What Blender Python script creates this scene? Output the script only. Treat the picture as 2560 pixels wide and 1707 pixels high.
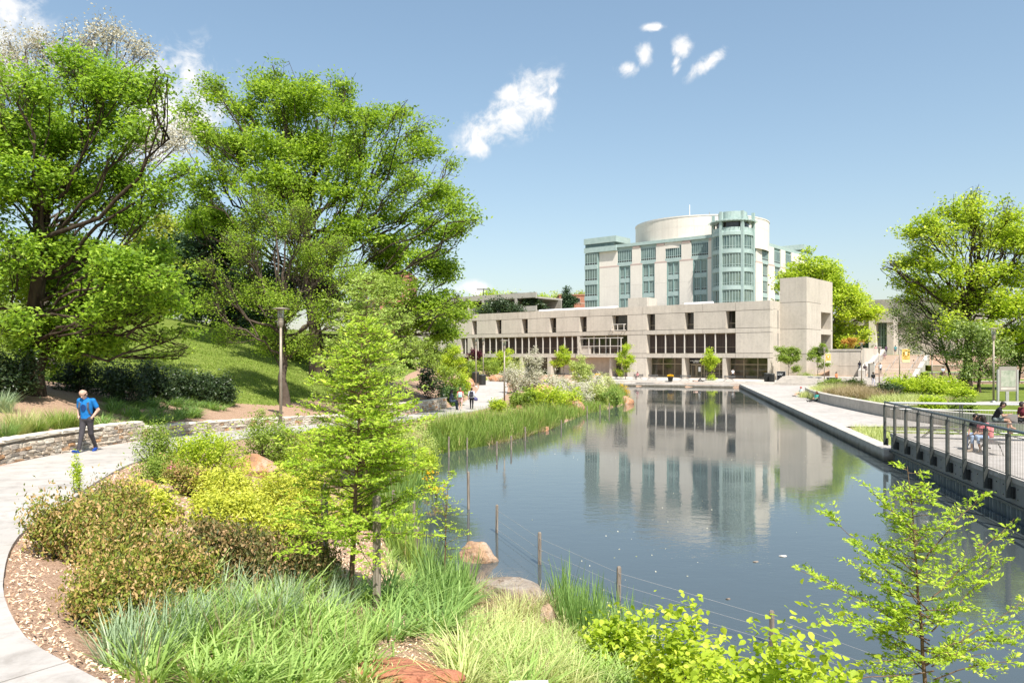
import bpy, bmesh, math, random
import numpy as np
from mathutils import Vector, Matrix, noise as mnoise

for o in list(bpy.data.objects):
    bpy.data.objects.remove(o)
SC = bpy.context.scene
COL = SC.collection
R = math.radians
rng = np.random.default_rng(11)
random.seed(11)

# ------------------------------------------------------------------ camera
CZ = 4.9                      # eye height above the water, metres
F = 1920.0                    # focal length in photograph pixels (2560 wide)
HX, HY = 1280.0, 888.0        # principal column, horizon row
cam_d = bpy.data.cameras.new('camera')
cam = bpy.data.objects.new('camera', cam_d)
COL.objects.link(cam)
cam.location = (0, 0, CZ)
cam.rotation_euler = (R(90), 0, 0)
cam_d.sensor_width = 36.0
cam_d.lens = 36.0 * F / 2560.0
cam_d.shift_y = 34.5 / 2560.0
cam_d.clip_start = 0.1
cam_d.clip_end = 9000
SC.camera = cam

# ------------------------------------------------------------------ sun and sky
SUN_EL, SUN_AZX, SUN_AZY = R(57), 0.36, -0.933
sun_d = bpy.data.lights.new('sun', 'SUN')
sun_d.energy = 3.8
sun_d.angle = R(0.5)
sun_d.color = (1.0, 0.955, 0.88)
sun = bpy.data.objects.new('sun', sun_d)
COL.objects.link(sun)
_h = math.hypot(SUN_AZX, SUN_AZY)
SUNV = Vector((SUN_AZX / _h * math.cos(SUN_EL), SUN_AZY / _h * math.cos(SUN_EL), math.sin(SUN_EL)))
sun.rotation_euler = SUNV.to_track_quat('Z', 'Y').to_euler()
sun.location = (20, -40, 80)

world = bpy.data.worlds.new('World')
SC.world = world
world.use_nodes = True
wt = world.node_tree
wt.nodes.clear()
wo = wt.nodes.new('ShaderNodeOutputWorld')
sky = wt.nodes.new('ShaderNodeTexSky')
sky.sky_type = 'NISHITA'
sky.sun_disc = False
sky.sun_elevation = SUN_EL
sky.sun_rotation = math.atan2(SUN_AZX, SUN_AZY)
sky.altitude = 60
sky.air_density = 1.15
sky.dust_density = 1.3
sky.ozone_density = 1.6
bg1 = wt.nodes.new('ShaderNodeBackground')
bg1.inputs[1].default_value = 0.117
sgm = wt.nodes.new('ShaderNodeGamma'); sgm.inputs['Gamma'].default_value = 0.78
shs = wt.nodes.new('ShaderNodeHueSaturation'); shs.inputs['Saturation'].default_value = 1.08; shs.inputs['Hue'].default_value = 0.494
wt.links.new(sky.outputs[0], sgm.inputs[0]); wt.links.new(sgm.outputs[0], shs.inputs['Color'])
wt.links.new(shs.outputs[0], bg1.inputs[0])
bg2 = wt.nodes.new('ShaderNodeBackground')
bg2.inputs[0].default_value = (1.0, 0.985, 0.965, 1)
bg2.inputs[1].default_value = 0.56
tc = wt.nodes.new('ShaderNodeTexCoord')
def _dir(px, py):
    v = Vector(((px - HX) / F, 1.0, (HY - py) / F))
    return v.normalized()
# each cloud: direction, half length, half height (radians), tilt in degrees
CL = [(_dir(1222, 325), .070, .036, 28), (_dir(1275, 292), .062, .040, 30), (_dir(1330, 252), .060, .046, 42), (_dir(1195, 355), .03, .03, 60),
      (_dir(1270, 232), 0.027, 0.017, 10), (_dir(1380, 228), 0.023, 0.010, 40),
      (_dir(1572, 172), 0.025, 0.014, -5), (_dir(1610, 138), 0.017, 0.027, 0), (_dir(1700, 122), 0.021, 0.018, 40),
      (_dir(1690, 158), 0.010, 0.018, -15), (_dir(1765, 162), 0.042, 0.013, 28), (_dir(1632, 70), 0.019, 0.007, 0),
      (_dir(420, 270), 0.112, 0.083, 55), (_dir(470, 190), 0.025, 0.027, 40), (_dir(5, 70), 0.060, 0.105, 0),
      (_dir(1185, 722), 0.033, 0.015, 0)]
crng = random.Random(5)
for _i in range(16):
    a = crng.uniform(0.75, 2 * math.pi - 0.75)
    e = crng.uniform(0.12, 0.6)
    CL.append((Vector((math.sin(a) * math.cos(e), math.cos(a) * math.cos(e), math.sin(e))),
               crng.uniform(.03, .09), crng.uniform(.02, .05), crng.uniform(0, 45)))
nz = wt.nodes.new('ShaderNodeTexNoise')
nz.inputs['Scale'].default_value = 30
nz.inputs['Detail'].default_value = 9
nz.inputs['Roughness'].default_value = 0.62
nz.inputs['Distortion'].default_value = 0.35
wt.links.new(tc.outputs['Generated'], nz.inputs['Vector'])
prev = None
for c, ra, rb, tilt in CL:
    mp = wt.nodes.new('ShaderNodeMapping')
    mp.vector_type = 'TEXTURE'
    mp.inputs['Location'].default_value = c
    az = math.atan2(c.x, c.y)
    mp.inputs['Rotation'].default_value = (0, -R(tilt), -az)
    mp.inputs['Scale'].default_value = (ra, max(ra, rb) * 2, rb)
    gr = wt.nodes.new('ShaderNodeTexGradient')
    gr.gradient_type = 'SPHERICAL'
    wt.links.new(tc.outputs['Generated'], mp.inputs['Vector'])
    wt.links.new(mp.outputs[0], gr.inputs[0])
    if prev is None:
        prev = gr.outputs['Fac']
    else:
        mx = wt.nodes.new('ShaderNodeMath'); mx.operation = 'MAXIMUM'
        wt.links.new(prev, mx.inputs[0]); wt.links.new(gr.outputs['Fac'], mx.inputs[1])
        prev = mx.outputs[0]
ns = wt.nodes.new('ShaderNodeMath'); ns.operation = 'MULTIPLY_ADD'
ns.inputs[1].default_value = 2.6; ns.inputs[2].default_value = -1.32
wt.links.new(nz.outputs['Fac'], ns.inputs[0])
ad = wt.nodes.new('ShaderNodeMath'); ad.operation = 'ADD'
wt.links.new(ns.outputs[0], ad.inputs[0]); wt.links.new(prev, ad.inputs[1])
pw = wt.nodes.new('ShaderNodeMath'); pw.operation = 'MULTIPLY'
gate = wt.nodes.new('ShaderNodeMapRange')
gate.inputs['From Min'].default_value = 0.0; gate.inputs['From Max'].default_value = 0.5
wt.links.new(prev, gate.inputs['Value'])
cr = wt.nodes.new('ShaderNodeMapRange')
cr.interpolation_type = 'SMOOTHSTEP'
cr.inputs['From Min'].default_value = 0.10; cr.inputs['From Max'].default_value = 0.95
wt.links.new(ad.outputs[0], cr.inputs['Value'])
wt.links.new(cr.outputs[0], pw.inputs[0]); wt.links.new(gate.outputs[0], pw.inputs[1])
mxs = wt.nodes.new('ShaderNodeMixShader')
wt.links.new(pw.outputs[0], mxs.inputs[0])
wt.links.new(bg1.outputs[0], mxs.inputs[1]); wt.links.new(bg2.outputs[0], mxs.inputs[2])
wt.links.new(mxs.outputs[0], wo.inputs['Surface'])

SC.view_settings.view_transform = 'Standard'
SC.view_settings.look = 'None'
SC.view_settings.gamma = 1.0
SC.view_settings.exposure = 1.03
SC.view_settings.use_curve_mapping = False
SC.render.engine = 'CYCLES'
SC.cycles.use_denoising = True
SC.cycles.denoiser = 'OPENIMAGEDENOISE'
SC.cycles.max_bounces = 7
SC.cycles.transparent_max_bounces = 8
SC.cycles.sample_clamp_indirect = 6

# ------------------------------------------------------------------ projection helpers (measuring)
def W(px, py, Y):
    """point at forward distance Y seen in photograph pixel px, py"""
    return Vector(((px - HX) / F * Y, Y, CZ + (HY - py) / F * Y))
DK = 2560.0 / 2352.0
def WD(dx, dy, Y):
    return W(dx * DK, dy * DK, Y)

# ------------------------------------------------------------------ object helpers
def tag(o, label=None, cat=None, group=None, kind=None):
    if label: o['label'] = label
    if cat: o['category'] = cat
    if group: o['group'] = group
    if kind: o['kind'] = kind
    return o
def empty(name, loc=(0, 0, 0), rz=0.0, label=None, cat=None, group=None):
    o = bpy.data.objects.new(name, None)
    o.empty_display_size = 0.3
    COL.objects.link(o)
    o.location = loc
    o.rotation_euler = (0, 0, rz)
    return tag(o, label, cat, group)
def link(name, me, parent=None, loc=None, rz=None):
    o = bpy.data.objects.new(name, me)
    COL.objects.link(o)
    if parent is not None: o.parent = parent
    if loc is not None: o.location = loc
    if rz is not None: o.rotation_euler = (0, 0, rz)
    return o
def copy_tree(o, parent=None):
    c = o.copy()
    COL.objects.link(c)
    if parent is not None: c.parent = parent
    for ch in list(o.children):
        copy_tree(ch, c)
    return c

def np_mesh(name, V, Fq, mats=None, matidx=None, attr=None, smooth=False):
    """V (n,3); Fq (m,k) constant polygon size, or list of such arrays"""
    V = np.asarray(V, dtype=np.float32).reshape(-1, 3)
    if not isinstance(Fq, list): Fq = [Fq]
    Fq = [np.asarray(f, dtype=np.int32) for f in Fq if len(f)]
    me = bpy.data.meshes.new(name)
    me.vertices.add(len(V))
    me.vertices.foreach_set('co', V.ravel())
    tot = np.concatenate([np.full(len(f), f.shape[1], dtype=np.int32) for f in Fq])
    loops = np.concatenate([f.ravel() for f in Fq]).astype(np.int32)
    st = np.zeros(len(tot), dtype=np.int32)
    st[1:] = np.cumsum(tot)[:-1]
    me.loops.add(len(loops))
    me.loops.foreach_set('vertex_index', loops)
    me.polygons.add(len(tot))
    me.polygons.foreach_set('loop_start', st)
    me.polygons.foreach_set('loop_total', tot)
    if matidx is not None:
        me.polygons.foreach_set('material_index', np.asarray(matidx, dtype=np.int32))
    if smooth:
        me.polygons.foreach_set('use_smooth', np.ones(len(tot), dtype=bool))
    me.update(calc_edges=True)
    if attr is not None:
        for k, a in attr.items():
            dom = 'FACE' if len(a) == len(tot) else 'POINT'
            at = me.attributes.new(k, 'FLOAT', dom)
            at.data.foreach_set('value', np.asarray(a, dtype=np.float32))
    for m in (mats or []):
        me.materials.append(m)
    return me

class MB:
    """collects boxes, prisms and tubes; build() links ONE mesh object"""
    def __init__(s): s.v = []; s.f = []; s.mi = []; s.m = 0
    def add(s, vs, fs):
        n = len(s.v)
        s.v.extend([tuple(p) for p in vs])
        s.f.extend([tuple(i + n for i in f) for f in fs])
        s.mi.extend([s.m] * len(fs))
        return s
    def box(s, x0, x1, y0, y1, z0, z1):
        return s.add([(x0,y0,z0),(x1,y0,z0),(x1,y1,z0),(x0,y1,z0),(x0,y0,z1),(x1,y0,z1),(x1,y1,z1),(x0,y1,z1)],
              [(0,3,2,1),(4,5,6,7),(0,1,5,4),(1,2,6,5),(2,3,7,6),(3,0,4,7)])
    def bar(s, a, b, w, h=None, up=(0, 0, 1)):
        """box of section w x h from a to b"""
        a = Vector(a); b = Vector(b); h = h or w
        d = (b - a).normalized(); u = Vector(up)
        if abs(d.dot(u)) > 0.98: u = Vector((0, 1, 0))
        sx = d.cross(u).normalized(); sy = sx.cross(d).normalized()
        vs = []
        for p in (a, b):
            for i, j in ((-1,-1),(1,-1),(1,1),(-1,1)):
                vs.append(p + sx * (i * w / 2) + sy * (j * h / 2))
        return s.add(vs, [(0,3,2,1),(4,5,6,7),(0,1,5,4),(1,2,6,5),(2,3,7,6),(3,0,4,7)])
    def tube(s, pts, rad, n=8, cap=True):
        pts = [Vector(p) for p in pts]
        if not hasattr(rad, '__len__'): rad = [rad] * len(pts)
        vs = []; fs = []
        for i, p in enumerate(pts):
            d = (pts[min(i + 1, len(pts) - 1)] - pts[max(i - 1, 0)]).normalized()
            u = Vector((0, 0, 1)) if abs(d.z) < 0.9 else Vector((1, 0, 0))
            sx = d.cross(u).normalized(); sy = sx.cross(d).normalized()
            for k in range(n):
                a = 2 * math.pi * k / n
                vs.append(p + (sx * math.cos(a) + sy * math.sin(a)) * rad[i])
        for i in range(len(pts) - 1):
            for k in range(n):
                k2 = (k + 1) % n
                fs.append((i*n+k, i*n+k2, (i+1)*n+k2, (i+1)*n+k))
        if cap:
            fs.append(tuple(range(n - 1, -1, -1)))
            fs.append(tuple((len(pts) - 1) * n + k for k in range(n)))
        return s.add(vs, fs)
    def lathe(s, prof, n=16, c=(0, 0, 0), a0=0.0, a1=2 * math.pi):
        """prof: (r,z) list"""
        full = abs(a1 - a0 - 2 * math.pi) < 1e-6
        m = n if full else n + 1
        vs = []; fs = []
        for r, z in prof:
            for k in range(m):
                a = a0 + (a1 - a0) * k / n
                vs.append((c[0] + r * math.cos(a), c[1] + r * math.sin(a), c[2] + z))
        for i in range(len(prof) - 1):
            for k in range(n):
                k2 = (k + 1) % m
                fs.append((i*m+k, i*m+k2, (i+1)*m+k2, (i+1)*m+k))
        return s.add(vs, fs)
    def prism(s, poly, z0, z1):
        n = len(poly)
        vs = [(p[0], p[1], z0) for p in poly] + [(p[0], p[1], z1) for p in poly]
        fs = [tuple(range(n - 1, -1, -1)), tuple(range(n, 2 * n))]
        for i in range(n):
            j = (i + 1) % n
            fs.append((i, j, n + j, n + i))
        return s.add(vs, fs)
    def strip(s, left, right):
        n = len(left)
        return s.add(list(left) + list(right), [(i, n + i, n + i + 1, i + 1) for i in range(n - 1)])
    def mesh(s, name, mats, smooth=False):
        me = bpy.data.meshes.new(name)
        me.from_pydata(s.v, [], s.f)
        for m in (mats if isinstance(mats, (list, tuple)) else [mats]):
            me.materials.append(m)
        if any(s.mi): me.polygons.foreach_set('material_index', s.mi)
        if smooth: me.polygons.foreach_set('use_smooth', [True] * len(s.f))
        me.update()
        return me
    def build(s, name, mats, parent=None, smooth=False, loc=None, rz=None, bevel=0):
        me = s.mesh(name, mats, smooth)
        if bevel:
            bm = bmesh.new(); bm.from_mesh(me)
            bmesh.ops.bevel(bm, geom=bm.edges[:], offset=bevel, segments=1, affect='EDGES')
            bm.to_mesh(me); bm.free()
        return link(name, me, parent, loc, rz)

# ------------------------------------------------------------------ materials
def new_mat(name):
    m = bpy.data.materials.new(name)
    m.use_nodes = True
    nt = m.node_tree
    b = nt.nodes['Principled BSDF']
    return m, nt, b
def ramp(nt, stops, fac=None):
    r = nt.nodes.new('ShaderNodeValToRGB')
    e = r.color_ramp.elements
    while len(e) < len(stops): e.new(0.5)
    for el, (p, c) in zip(e, stops):
        el.position = p
        el.color = (*c, 1)
    if fac is not None: nt.links.new(fac, r.inputs[0])
    return r
def noise_node(nt, scale, detail=4, rough=0.55, stretch=None, world=False, dist=0.0):
    t = nt.nodes.new('ShaderNodeTexCoord')
    n = nt.nodes.new('ShaderNodeTexNoise')
    n.inputs['Scale'].default_value = scale
    n.inputs['Detail'].default_value = detail
    n.inputs['Roughness'].default_value = rough
    n.inputs['Distortion'].default_value = dist
    src = t.outputs['Object']
    if world:
        g = nt.nodes.new('ShaderNodeNewGeometry'); src = g.outputs['Position']
    if stretch:
        mp = nt.nodes.new('ShaderNodeMapping')
        mp.inputs['Scale'].default_value = stretch
        nt.links.new(src, mp.inputs[0]); src = mp.outputs[0]
    nt.links.new(src, n.inputs['Vector'])
    return n
def mat(name, c1, c2=None, scale=2.0, rough=0.8, spec=0.3, metal=0.0, bump=0.0, bscale=None, stretch=None,
        world=False, detail=5, objvar=0.0, lo=0.32, hi=0.68, c3=None):
    m, nt, b = new_mat(name)
    b.inputs['Roughness'].default_value = rough
    b.inputs['Specular IOR Level'].default_value = spec
    b.inputs['Metallic'].default_value = metal
    out = None
    if c2 is None:
        b.inputs['Base Color'].default_value = (*c1, 1)
    else:
        n = noise_node(nt, scale, detail, stretch=stretch, world=world)
        st = [(lo, c1), (hi, c2)] if c3 is None else [(lo, c1), ((lo + hi) / 2, c3), (hi, c2)]
        r = ramp(nt, st, n.outputs['Fac'])
        out = r.outputs[0]
        nt.links.new(out, b.inputs['Base Color'])
    if objvar:
        oi = nt.nodes.new('ShaderNodeObjectInfo')
        mr = nt.nodes.new('ShaderNodeMapRange')
        mr.inputs['To Min'].default_value = 1 - objvar
        mr.inputs['To Max'].default_value = 1 + objvar
        nt.links.new(oi.outputs['Random'], mr.inputs['Value'])
        hs = nt.nodes.new('ShaderNodeHueSaturation')
        nt.links.new(mr.outputs[0], hs.inputs['Value'])
        if out is not None: nt.links.new(out, hs.inputs['Color'])
        else: hs.inputs['Color'].default_value = (*c1, 1)
        nt.links.new(hs.outputs[0], b.inputs['Base Color'])
    if bump:
        n2 = noise_node(nt, bscale or scale * 6, 6, stretch=stretch, world=world)
        bp = nt.nodes.new('ShaderNodeBump')
        bp.inputs['Strength'].default_value = bump
        bp.inputs['Distance'].default_value = 0.05
        nt.links.new(n2.outputs['Fac'], bp.inputs['Height'])
        nt.links.new(bp.outputs[0], b.inputs['Normal'])
    return m
LG_GAIN = 1.75
def leaf_mat(name, stops, trans=0.45, rough=0.55, tcol=(1.12, 1.15, 0.5), spec=0.3):
    """colour by per-leaf random attribute; diffuse plus light shining through"""
    m, nt, b = new_mat(name)
    stops = [(p, tuple(min(.86, x * (1.0 if tcol[1] != 1.15 else LG_GAIN)) for x in c)) for p, c in stops]
    at = nt.nodes.new('ShaderNodeAttribute'); at.attribute_name = 'rnd'
    r = ramp(nt, stops, at.outputs['Fac'])
    nt.links.new(r.outputs[0], b.inputs['Base Color'])
    b.inputs['Roughness'].default_value = rough
    b.inputs['Specular IOR Level'].default_value = spec
    tr = nt.nodes.new('ShaderNodeBsdfTranslucent')
    mul = nt.nodes.new('ShaderNodeMix'); mul.data_type = 'RGBA'; mul.blend_type = 'MULTIPLY'
    mul.inputs['Factor'].default_value = 1.0
    nt.links.new(r.outputs[0], mul.inputs['A'])
    mul.inputs['B'].default_value = (*tcol, 1)
    nt.links.new(mul.outputs['Result'], tr.inputs['Color'])
    mx = nt.nodes.new('ShaderNodeMixShader')
    mx.inputs[0].default_value = trans
    nt.links.new(b.outputs[0], mx.inputs[1]); nt.links.new(tr.outputs[0], mx.inputs[2])
    nt.links.new(mx.outputs[0], nt.nodes['Material Output'].inputs['Surface'])
    return m
def glass_mat(name, tint, rough=0.03, spec=0.6, var=None, scale=.6):
    m, nt, b = new_mat(name)
    b.inputs['Roughness'].default_value = rough
    b.inputs['Specular IOR Level'].default_value = spec
    b.inputs['IOR'].default_value = 1.55
    if var:
        n = noise_node(nt, scale, 3, world=True)
        r = ramp(nt, [(.38, tint), (.62, var)], n.outputs['Fac'])
        nt.links.new(r.outputs[0], b.inputs['Base Color'])
    else:
        b.inputs['Base Color'].default_value = (*tint, 1)
    return m

M = {}
def concrete(name, c, var=0.10, streak=0.10, rough=0.85):
    """board of cast concrete: blotches, vertical rain streaks and pores"""
    m, nt, b = new_mat(name)
    b.inputs['Roughness'].default_value = rough
    b.inputs['Specular IOR Level'].default_value = 0.25
    n1 = noise_node(nt, 0.35, 6, .6, world=True)
    n2 = noise_node(nt, 1.0, 5, .6, world=True, stretch=(1.6, 1.6, 0.09))
    d = tuple(x * (1 - var * 1.6) for x in c); l = tuple(min(1, x * (1 + var)) for x in c)
    r1 = ramp(nt, [(.3, d), (.5, c), (.72, l)], n1.outputs['Fac'])
    r2 = ramp(nt, [(.35, (1 - streak * 1.6,) * 3), (.6, (1, 1, 1)), (.75, (1 + 0 * streak, 1, .985))], n2.outputs['Fac'])
    mx = nt.nodes.new('ShaderNodeMix'); mx.data_type = 'RGBA'; mx.blend_type = 'MULTIPLY'
    mx.inputs['Factor'].default_value = 1
    nt.links.new(r1.outputs[0], mx.inputs['A']); nt.links.new(r2.outputs[0], mx.inputs['B'])
    n4 = noise_node(nt, 2.6, 8, .72, world=True, dist=.4)
    r4 = ramp(nt, [(.34, (1 - 2.2 * var, 1 - 2.3 * var, 1 - 2.4 * var)), (.52, (1, 1, 1)), (.75, (1 + var * .4,) * 3)], n4.outputs['Fac'])
    mx4 = nt.nodes.new('ShaderNodeMix'); mx4.data_type = 'RGBA'; mx4.blend_type = 'MULTIPLY'; mx4.inputs['Factor'].default_value = 1
    nt.links.new(mx.outputs['Result'], mx4.inputs['A']); nt.links.new(r4.outputs[0], mx4.inputs['B']); mx = mx4
    oi = nt.nodes.new('ShaderNodeObjectInfo')
    mr = nt.nodes.new('ShaderNodeMapRange')
    mr.inputs['To Min'].default_value = 0.94; mr.inputs['To Max'].default_value = 1.05
    nt.links.new(oi.outputs['Random'], mr.inputs['Value'])
    hs = nt.nodes.new('ShaderNodeHueSaturation')
    nt.links.new(mr.outputs[0], hs.inputs['Value'])
    nt.links.new(mx.outputs['Result'], hs.inputs['Color'])
    nt.links.new(hs.outputs[0], b.inputs['Base Color'])
    n3 = noise_node(nt, 14, 4, world=True)
    bp = nt.nodes.new('ShaderNodeBump'); bp.inputs['Strength'].default_value = .12; bp.inputs['Distance'].default_value = .03
    nt.links.new(n3.outputs['Fac'], bp.inputs['Height']); nt.links.new(bp.outputs[0], b.inputs['Normal'])
    return m
M['conc'] = concrete('cast concrete', (.565, .508, .435), .06, .065)
M['conc_light'] = concrete('pale concrete', (.52, .475, .42), .08, .06)
M['conc_path'] = concrete('path concrete', (.46, .425, .39), .11, .05)
M['conc_dark'] = concrete('dark concrete', (.36, .33, .29), .1, .1)  # darker concrete tone for cores, back wall, upper wall and pillar
M['precast'] = concrete('cream precast', (.76, .70, .62), .03, .03)
M['precast_pink'] = concrete('pink precast', (.58, .44, .39), .04, .04)
M['green_metal'] = mat('verdigris metal', (.33, .43, .405), (.41, .50, .475), 1.5, .5, .4, world=True)
M['green_dark'] = mat('green metal mullion', (.20, .31, .29), (.25, .36, .34), 2, .45, .4, world=True)
M['lib_glass'] = glass_mat('library glass', (.035, .075, .075), .03, .7, (.13, .19, .17), .35)
M['lib_glass2'] = glass_mat('library blind glass', (.10, .15, .13), .06, .6, (.17, .215, .18), .35)
M['dark_glass'] = glass_mat('dark window glass', (.02, .017, .015), .03, .5, (.05, .042, .036), .5)
M['curtain'] = mat('brown curtain', (.055, .04, .034), (.10, .08, .07), 3, .9, .1, stretch=(3, 3, .05), world=True)
M['shop_glass'] = glass_mat('shopfront glass', (.028, .028, .018), .03, .6, (.07, .07, .04), .5)
M['bronze'] = mat('bronze frame', (.32, .26, .17), rough=.45, spec=.5)
M['white_paint'] = mat('white paint', (.78, .77, .75), (.70, .69, .67), 3, .6)
M['frame_pale'] = mat('pale frame', (.62, .575, .52), (.54, .50, .45), 3, .7)
M['steel'] = mat('weathered pole steel', (.27, .225, .175), (.36, .31, .25), 3, .5, .4, .35)
M['galv'] = mat('galvanised steel', (.45, .44, .42), (.52, .51, .49), 3, .45, .5, .5)
M['rail_paint'] = mat('blue grey rail paint', (.09, .115, .13), (.12, .15, .165), 5, .4, .5, .2)
M['post_paint'] = mat('grey post paint', (.055, .062, .058), (.085, .092, .085), 5, .45, .5, .2)
M['dark_iron'] = mat('dark iron', (.02, .022, .02), (.035, .036, .034), 4, .6, .3)
M['bin'] = mat('dark bin', (.035, .036, .033), (.055, .055, .05), 4, .5, .4)
M['corrug'] = mat('corrugated steel', (.17, .20, .215), (.23, .265, .28), 1.2, .42, .5, .3, stretch=(2, 2, .3))
M['beam'] = mat('fascia beam', (.22, .215, .20), (.30, .285, .265), 1.0, .6, .3)
M['wood'] = mat('weathered stake', (.16, .125, .095), (.34, .29, .24), 6, .9, .15, stretch=(6, 6, .5), bump=.3, bscale=20)
M['bark'] = mat('tree bark', (.028, .020, .014), (.085, .065, .048), 5, .95, .1, stretch=(1, 1, .25), bump=.6, bscale=14)
M['bark_grey'] = mat('grey bark', (.075, .06, .048), (.16, .135, .11), 5, .95, .1, stretch=(1, 1, .25), bump=.5, bscale=14)
M['bark_young'] = mat('young brown bark', (.12, .075, .045), (.21, .145, .09), 7, .9, .15, stretch=(1, 1, .25))
M['twig'] = mat('twig', (.07, .052, .04), (.13, .10, .078), 3, .9, .15)
M['conc_kerb'] = concrete('pond kerb concrete', (.50, .46, .41), .09, .07)
_nt = M['conc_kerb'].node_tree; _b = _nt.nodes['Principled BSDF']
_g = _nt.nodes.new('ShaderNodeNewGeometry'); _sx = _nt.nodes.new('ShaderNodeSeparateXYZ'); _nt.links.new(_g.outputs['Position'], _sx.inputs[0])
_n = noise_node(_nt, 2.5, 6, .7, world=True); _ad = _nt.nodes.new('ShaderNodeMath'); _ad.operation = 'MULTIPLY_ADD'; _ad.inputs[1].default_value = .35
_nt.links.new(_n.outputs['Fac'], _ad.inputs[0]); _nt.links.new(_sx.outputs['Z'], _ad.inputs[2])
_r = ramp(_nt, [(.18, (.20, .19, .15)), (.34, (.55, .52, .46)), (.52, (1, 1, 1))], _ad.outputs[0])
_mx = _nt.nodes.new('ShaderNodeMix'); _mx.data_type = 'RGBA'; _mx.blend_type = 'MULTIPLY'; _mx.inputs['Factor'].default_value = 1
_src = _b.inputs['Base Color'].links[0].from_socket
_nt.links.new(_src, _mx.inputs['A']); _nt.links.new(_r.outputs[0], _mx.inputs['B']); _nt.links.new(_mx.outputs['Result'], _b.inputs['Base Color'])
M['water_stone'] = mat('wet stone', (.10, .09, .075), (.17, .15, .125), 3, .5, .4)
def rock_mat(name, base, rust, dark):
    m, nt, b = new_mat(name)
    b.inputs['Roughness'].default_value = .85
    b.inputs['Specular IOR Level'].default_value = .2
    n1 = noise_node(nt, 1.6, 6, .65, world=True, dist=.6)
    r1 = ramp(nt, [(.32, dark), (.46, rust), (.6, base), (.78, tuple(min(1, x * 1.25) for x in base))], n1.outputs['Fac'])
    n5 = noise_node(nt, 7, 8, .75, world=True, dist=1.2)
    r5 = ramp(nt, [(.36, (.55, .5, .46)), (.48, (1, 1, 1)), (.7, (1.12, 1.1, 1.06))], n5.outputs['Fac'])
    mx5 = nt.nodes.new('ShaderNodeMix'); mx5.data_type = 'RGBA'; mx5.blend_type = 'MULTIPLY'; mx5.inputs['Factor'].default_value = 1
    nt.links.new(r1.outputs[0], mx5.inputs['A']); nt.links.new(r5.outputs[0], mx5.inputs['B'])
    nt.links.new(mx5.outputs['Result'], b.inputs['Base Color'])
    n2 = noise_node(nt, 9, 7, .65, world=True)
    bp = nt.nodes.new('ShaderNodeBump'); bp.inputs['Strength'].default_value = .9; bp.inputs['Distance'].default_value = .08
    nt.links.new(n2.outputs['Fac'], bp.inputs['Height']); nt.links.new(bp.outputs[0], b.inputs['Normal'])
    return m
M['rock'] = rock_mat('rust stained boulder', (.50, .36, .27), (.47, .245, .13), (.27, .15, .09))
M['rock_pale'] = rock_mat('pale boulder', (.47, .37, .285), (.44, .27, .165), (.27, .20, .15))
M['rock_red'] = rock_mat('red flat rock', (.47, .20, .12), (.42, .17, .10), (.30, .13, .08))
M['rock_grey'] = rock_mat('grey brown rock', (.36, .31, .26), (.30, .24, .19), (.18, .15, .12))
WALLC = [(.64, .54, .43), (.68, .59, .48), (.58, .47, .36), (.60, .40, .25), (.56, .33, .18), (.50, .43, .36), (.74, .66, .55)]
for i, c in enumerate(WALLC):
    M['wallstone%d' % i] = mat('wall stone %d' % i, tuple(x * .8 for x in c), tuple(min(1, x * 1.12) for x in c), 5, .9, .15, bump=.5, bscale=22, objvar=.12)
M['mortar'] = mat('stone wall joint', (.20, .165, .13), (.30, .25, .205), 6, .95, .1)

LEAFG = {}
LEAFG['oak'] = leaf_mat('spring oak leaf', [(0, (0.065, 0.12, 0.012)), (0.35, (0.125, 0.205, 0.018)), (0.75, (0.2, 0.3, 0.03)), (1, (0.31, 0.4, 0.06))], .5)
LEAFG['oak2'] = leaf_mat('yellow green oak leaf', [(0, (0.08, 0.135, 0.012)), (0.4, (0.15, 0.225, 0.02)), (0.8, (0.23, 0.32, 0.034)), (1, (0.33, 0.4, 0.07))], .5)
LEAFG['sparse'] = leaf_mat('young sparse leaf', [(0, (.12, .15, .018)), (.5, (.21, .24, .035)), (1, (.31, .31, .065))], .4)
LEAFG['blossom'] = leaf_mat('cream blossom', [(0, (.36, .34, .24)), (.5, (.56, .53, .42)), (1, (.72, .69, .58))], .3, tcol=(1, .95, .8))
LEAFG['conifer'] = leaf_mat('dark needle', [(0, (.012, .028, .012)), (.6, (.028, .055, .02)), (1, (.05, .08, .03))], .15)
LEAFG['cypress'] = leaf_mat('bald cypress leaf', [(0, (0.12, 0.19, 0.018)), (0.4, (0.23, 0.325, 0.03)), (0.8, (0.34, 0.43, 0.05)), (1, (0.45, 0.5, 0.09))], .5)
LEAFG['cypress_pale'] = leaf_mat('pale cypress leaf', [(0, (.15, .22, .04)), (.5, (.24, .32, .07)), (1, (.34, .41, .12))], .4)
LEAFG['lime'] = leaf_mat('lime leaf', [(0, (0.14, 0.2, 0.016)), (0.4, (0.24, 0.31, 0.025)), (0.8, (0.35, 0.4, 0.045)), (1, (0.46, 0.48, 0.09))], .5)
LEAFG['yellow'] = leaf_mat('yellow green spirea leaf', [(0, (0.15, 0.19, 0.02)), (0.35, (0.28, 0.3, 0.035)), (0.8, (0.42, 0.42, 0.06)), (1, (0.52, 0.49, 0.12))], .38)
LEAFG['azalea'] = leaf_mat('green brown shrub leaf', [(0, (0.05, 0.062, 0.014)), (0.3, (0.11, 0.14, 0.02)), (0.5, (0.19, 0.205, 0.03)), (0.62, (0.27, 0.18, 0.065)), (1, (0.36, 0.24, 0.12))], .3)
LEAFG['bronzeleaf'] = leaf_mat('bronze tipped leaf', [(0, (0.035, 0.045, 0.015)), (0.45, (0.085, 0.09, 0.025)), (0.65, (0.19, 0.13, 0.055)), (1, (0.34, 0.22, 0.12))], .25)
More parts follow.
